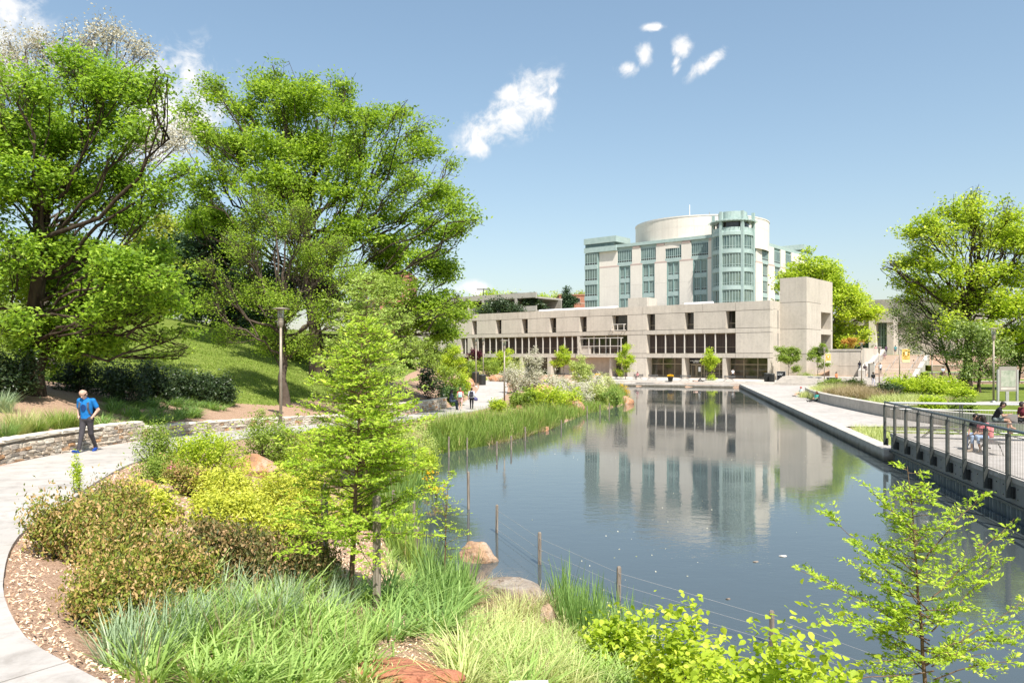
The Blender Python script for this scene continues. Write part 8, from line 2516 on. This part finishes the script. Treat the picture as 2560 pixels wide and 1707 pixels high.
person('short-haired person in black sitting on the lowest terrace wall above the hedge', (W(2293, 900, 99.8).x, 99.9, 1.1), R(5), sit(.42), (.02, .02, .022), (.03, .03, .04), skin='d', vox=.036)
person('person in a white top sitting on the third terrace wall under the banner', (W(2284, 900, 127.7).x, 127.8, 2.82), R(20), sit(.42), (.70, .72, .72), (.08, .08, .10), skin='d', vox=.036)
person('person in dark red and black slouching on the grass beside the banner', (W(2262, 900, 126).x, 126, 2.27), R(20), sit(.08, .42, legs='ground'), (.16, .04, .05), (.04, .04, .05), skin='d', vox=.036)
person('person in a pale blue shirt sitting on the second terrace wall under the trees', (W(2358, 900, 113.7).x, 113.8, 1.9), R(-5), sit(.42), (.48, .55, .66), (.25, .12, .10), skin='m', vox=.036)
# pair resting against the seat wall
person('person in a teal shirt sitting on the promenade against the seat wall', (28.75, 72.6, .5), R(-70), sit(.06, .42, legs='flat', recl=.3), (.08, .42, .34), (.02, .02, .022), (.10, .03, .02), 'm', sc=1.02, vox=.024, hair='long')
person('person in white with a red cap sitting at the rounded end of the seat wall', (31.0, 82.5, .5), R(-75), sit(.10, .42, legs='ground', recl=.25), (.66, .72, .74), (.20, .19, .21), (.50, .04, .04), 'l', sc=1.02, vox=.026, legs='short')
# the four on the deck
c_, s_ = math.cos(deckang), math.sin(deckang)
def on_bench(B, along, ang, lat=0): return (B.x + math.cos(ang) * along - math.sin(ang) * lat, B.y + math.sin(ang) * along + math.cos(ang) * lat, B.z)
Jg = sit(.47, .44); Jg.update(face=(-.25, -.9, -.15), wrL=(.12, -.42, .62), wrR=(-.08, -.40, .60))
person('girl with long black hair and blue jeans on the deck bench, facing the pond', on_bench(B2, -.75, deckang), R(-62), Jg, (.025, .025, .028), (.22, .32, .50), (.012, .009, .008), 'm', (.30, .22, .17), 1.0, .0185, fine=True, hair='long', sleeve='short', female=True)
Jg2 = sit(.47, .44); Jg2.update(face=(-.9, -.4, -.2), chest=(.02, -.08, .88), knL=(.10, -.42, .58), anL=(.12, -.30, .10), toL=(.14, -.46, .05))
def pinkbag(root):
    MB().box(-.17, .17, .12, .32, .52, .98).build('backpack', pm((.66, .24, .24)), root, bevel=.05)
    for s2_ in (-1, 1): MB().bar((s2_*.12, .12, .96), (s2_*.125, -.10, .98), .05, .014).build('backpack_strap', pm((.45, .06, .10)), root)
person('girl in a coral top with a pink backpack on the deck bench', on_bench(B2, -.05, deckang), R(-75), Jg2, (.62, .20, .20), (.30, .40, .56), (.02, .014, .012), 'm', (.35, .28, .22), 1.0, .0185, fine=True, hair='long', sleeve='short', female=True, legs='capri', extra=pinkbag)
Jb = sit(.80, .42); Jb.update(chest=(0, -.12, 1.22), neck=(0, -.20, 1.38), head=(0, -.29, 1.50), face=(0, -.75, -.65), shL=(.19, -.16, 1.34), shR=(-.19, -.16, 1.34), elL=(.25, -.28, 1.08), elR=(-.25, -.28, 1.08), wrL=(.09, -.50, 1.12), wrR=(-.09, -.50, 1.12),
          knL=(.08, -.50, .98), anL=(-.16, -.58, .62), toL=(-.24, -.72, .55), knR=(-.12, -.48, .88), anR=(-.10, -.46, .42), toR=(-.12, -.62, .34))
person('boy in a black T-shirt and shorts with crossed legs writing on the deck', on_bench(B3, -.55, R(-12)), R(58), Jb, (.02, .021, .022), (.16, .19, .18), (.015, .012, .01), 'm', (.2, .15, .12), 1.0, .0185, fine=True, shoes=False, sleeve='short', legs='short', hair='bun')
Jc = sit(.80, .42); Jc.update(chest=(0, -.10, 1.22), head=(0, -.22, 1.53), face=(0, -.85, -.5), knL=(.26, -.36, .96), knR=(-.26, -.36, .96), anL=(-.08, -.40, .88), anR=(.08, -.46, .88), toL=(-.2, -.46, .86), toR=(.2, -.5, .86))
person('person in black and dark red sitting cross-legged at the right edge of the deck', on_bench(B3, .58, R(-12)), R(-60), Jc, (.16, .03, .04), (.02, .022, .025), (.03, .02, .02), 'm', (.02, .02, .02), 1.0, .0185, fine=True, sleeve='short')
pp = on_bench(B3, .05, R(-12))
mb = MB(); mb.add([(-.28, -.2, 0), (.28, -.2, 0), (.28, .2, .004), (-.28, .2, .004), (-.28, -.2, .012), (.28, -.2, .012), (.28, .2, .016), (-.28, .2, .016)], [(0,3,2,1),(4,5,6,7),(0,1,5,4),(1,2,6,5),(2,3,7,6),(3,0,4,7)])
np_o = empty('laptop', (pp[0], pp[1], B3.z + .785), R(140), 'open grey laptop with papers between the two on the tall deck bench', 'laptop')
mb.build('base', M['galv'], np_o)
MB().add([(-.28, .2, .016), (.28, .2, .016), (.28, .36, .36), (-.28, .36, .36), (-.28, .212, .012), (.28, .212, .012), (.28, .372, .356), (-.28, .372, .356)], [(0,1,2,3),(7,6,5,4),(0,4,5,1),(2,6,7,3),(1,5,6,2),(0,3,7,4)]).build('screen_lid', M['galv'], np_o)
